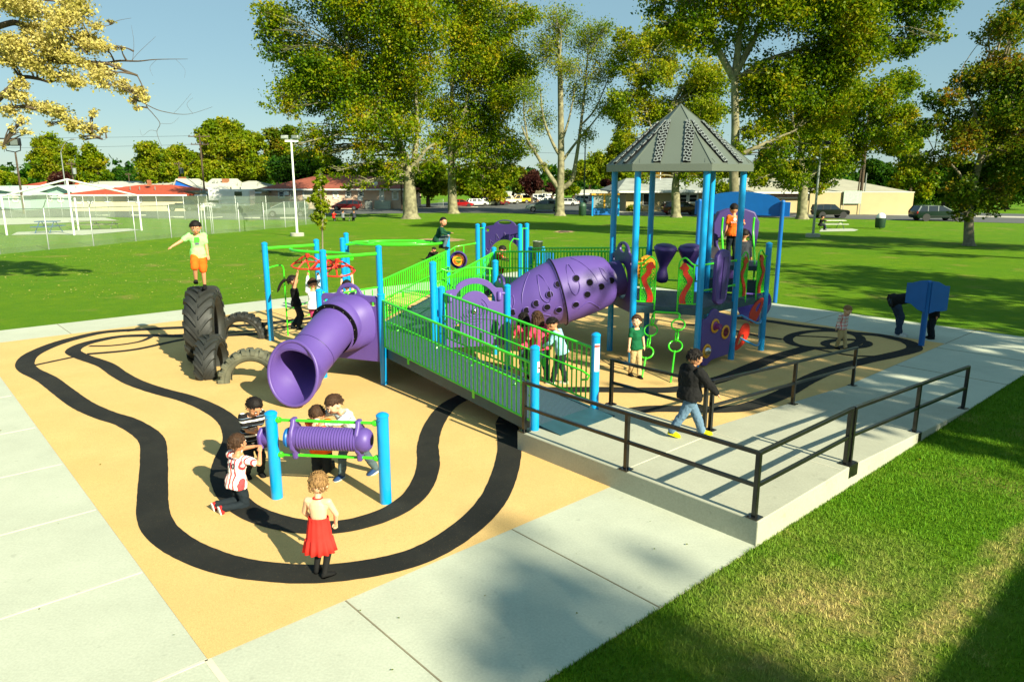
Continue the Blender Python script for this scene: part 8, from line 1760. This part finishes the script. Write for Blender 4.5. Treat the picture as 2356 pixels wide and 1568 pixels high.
# ---- background trees
def btree(px_, base_px, Y, crown, label, mat, seed, n=7000, size=.5, bark=M['bark'], tr=.35, cat='trees beyond the houses', sub=3):
    c = at(px_, base_px, Y); b = Vector((c.x, Y, gz(Y))); top = at(px_, crown[0][1], Y).z
    tree('background_tree', label, b, [b, b+Vector((0, 0, (top-b.z)*.3)), b+Vector((.3, 0, (top-b.z)*.6)), b+Vector((0, 0, (top-b.z)*.85))], CL_(Y, crown, seed=seed, sub=sub, dep=.4), int(n*1.6), size*.74, mat, bark, seed, tr=tr, group=cat)
BT = [
 (115, 440, 150, [(100, 335, 24), (85, 360, 24), (125, 345, 26), (110, 375, 30), (80, 390, 18), (140, 375, 24), (100, 400, 22), (130, 400, 22), (150, 350, 22)], 'round olive-brown tree at the far left', 'leafyel', 15000),
 (205, 440, 145, [(205, 350, 20), (190, 375, 22), (220, 380, 22), (205, 400, 24), (240, 400, 16), (180, 395, 14)], 'bright green tree behind the curved street lamp', 'leafgreen', 9000),
 (150, 440, 138, [(140, 410, 18), (125, 416, 12), (155, 416, 12)], 'plum-coloured small tree over the red roof at the left', 'leafplum', 3000),
 (30, 440, 165, [(30, 410, 14), (10, 405, 14), (45, 418, 12), (-10, 412, 16)], 'low pale green trees at the left edge', 'leafyel', 4000),
 (285, 440, 175, [(270, 400, 14), (290, 410, 16), (255, 415, 12), (305, 415, 10)], 'distant grey-green tree between the bright ones', 'leafdark', 3500),
 (345, 440, 140, [(345, 345, 22), (335, 375, 24), (365, 365, 24), (350, 395, 28), (325, 400, 16), (380, 395, 22)], 'bright yellow-green tree left of the brick chimney', 'leafyel', 11000),
 (400, 440, 150, [(405, 355, 20), (400, 380, 24), (420, 395, 20), (415, 350, 14)], 'yellow-green tree directly behind the brick chimney', 'leafyel', 7000),
 (470, 440, 128, [(490, 285, 24), (480, 310, 24), (500, 330, 32), (475, 350, 26), (455, 370, 22), (490, 380, 32), (450, 400, 18), (470, 400, 24)], 'tall olive tree right of the crossarm pole', 'leafyel', 16000),
 (545, 440, 130, [(530, 300, 26), (560, 310, 30), (545, 345, 36), (575, 360, 32), (530, 390, 34), (570, 400, 30), (590, 320, 22), (600, 390, 24), (515, 350, 26)], 'large olive-yellow tree over the white hip roof', 'leafyel', 22000),
 (640, 440, 135, [(635, 315, 22), (650, 330, 24), (630, 350, 24), (660, 310, 18)], 'orange-tinted tree just left of the white lamp pole', 'leafrust', 8000),
 (660, 440, 126, [(640, 375, 26), (675, 360, 28), (700, 375, 28), (650, 400, 26), (690, 400, 28), (725, 385, 24), (750, 400, 20), (770, 385, 22), (800, 395, 20)], 'dark green mass of tree over the roof of the pink house', 'leafdark', 20000),
 (845, 440, 128, [(830, 400, 18), (860, 395, 20), (885, 405, 18), (905, 390, 20)], 'green tree behind the right part of the brown roof', 'leafgreen', 7000),
 (985, 460, 118, [(975, 400, 24), (1000, 390, 26), (1010, 425, 24), (985, 435, 20), (960, 420, 18)], 'yellow-green tree between the two big plane trunks', 'leafyel', 11000),
 (1090, 455, 125, [(1075, 400, 30), (1110, 410, 28), (1130, 390, 28), (1160, 410, 26), (1095, 435, 22), (1140, 440, 20), (1070, 430, 20)], 'bright yellow-green tree above the parked red coupe', 'leafyel', 16000),
 (1180, 455, 150, [(1180, 415, 16), (1200, 405, 16), (1190, 430, 18)], 'grey-brown tree left of the plum one beyond the car park', 'leafrust', 4000),
 (1222, 460, 140, [(1222, 405, 18), (1210, 420, 16), (1235, 425, 16), (1222, 435, 16)], 'dark bronze round tree beyond the car park', 'leafplum', 6000),
 (1270, 455, 145, [(1270, 430, 10), (1262, 436, 8), (1278, 436, 8)], 'small plum tree left of the half-bare trunk', 'leafplum', 2000),
 (1318, 455, 140, [(1312, 430, 12), (1322, 437, 12), (1305, 440, 9)], 'small green tree right of the half-bare trunk', 'leafgreen', 2500),
 (1355, 455, 155, [(1340, 385, 20), (1370, 375, 24), (1400, 385, 24), (1355, 405, 22), (1385, 410, 22), (1330, 410, 16), (1415, 405, 20)], 'broad autumn-yellow tree beyond the car park', 'leafyel', 12000),
 (1430, 460, 122, [(1430, 330, 26), (1445, 360, 26), (1420, 380, 24), (1440, 400, 26), (1415, 345, 20), (1450, 430, 18)], 'tall green-gold tree left of the roofed tower', 'leafyel', 13000),
 (1398, 455, 130, [(1395, 420, 10), (1400, 430, 9)], 'small dark plum tree over the blue shelter', 'leafplum', 1600),
 (1500, 460, 124, [(1480, 415, 20), (1520, 410, 22), (1550, 405, 20), (1590, 410, 20), (1620, 415, 18), (1460, 425, 14), (1640, 420, 18), (1600, 430, 14)], 'golden tree showing under the eaves of the grey pointed roof', 'leaforange', 14000),
 (1660, 460, 118, [(1650, 340, 26), (1640, 370, 24), (1670, 380, 26), (1655, 410, 22), (1710, 400, 24), (1740, 380, 24), (1740, 420, 20), (1770, 350, 22)], 'green-orange tree behind the thick plane trunk', 'leafrust', 14000),
 (2010, 460, 120, [(2000, 400, 20), (2020, 380, 24), (2045, 400, 24), (2000, 425, 16), (2060, 420, 20), (2030, 425, 20)], 'dark green tree behind the pale hipped roof', 'leafdark', 9000),
 (2090, 470, 112, [(2080, 350, 30), (2105, 380, 32), (2090, 410, 30), (2130, 400, 28), (2075, 430, 22), (2120, 440, 24), (2060, 330, 26), (2100, 320, 28)], 'tall green tree right of the pale hipped roof', 'leafgreen', 15000),
 (2170, 470, 115, [(2160, 420, 28), (2190, 440, 26), (2210, 400, 28), (2150, 455, 18), (2240, 430, 26), (2180, 380, 28)], 'dark tree left of the rusty-green tree, above the wagon', 'leafdark', 11000)]
for k, b_ in enumerate(BT): btree(b_[0], b_[1], b_[2], b_[3], b_[4], M[b_[5]], 80+k, n=b_[6])
# far-off belt of trees that closes the horizon
def belt():
    rg = random.Random(99); cl = []
    for k in range(220):
        a = R(rg.uniform(42, 138)); d = rg.uniform(230, 300); cl.append((d*math.cos(a), d*math.sin(a), gz(200)+rg.uniform(1, 4.5), rg.uniform(4, 8)))
    me = leaves_mesh('far_trees', cl, 42000, 1.6, M['leafdark'], (0, 0, 0), 98); o = bpy.data.objects.new('far_trees', me); COL.objects.link(o); tag(o, 'distant belt of trees that closes the horizon', 'trees', kind='stuff')
belt()
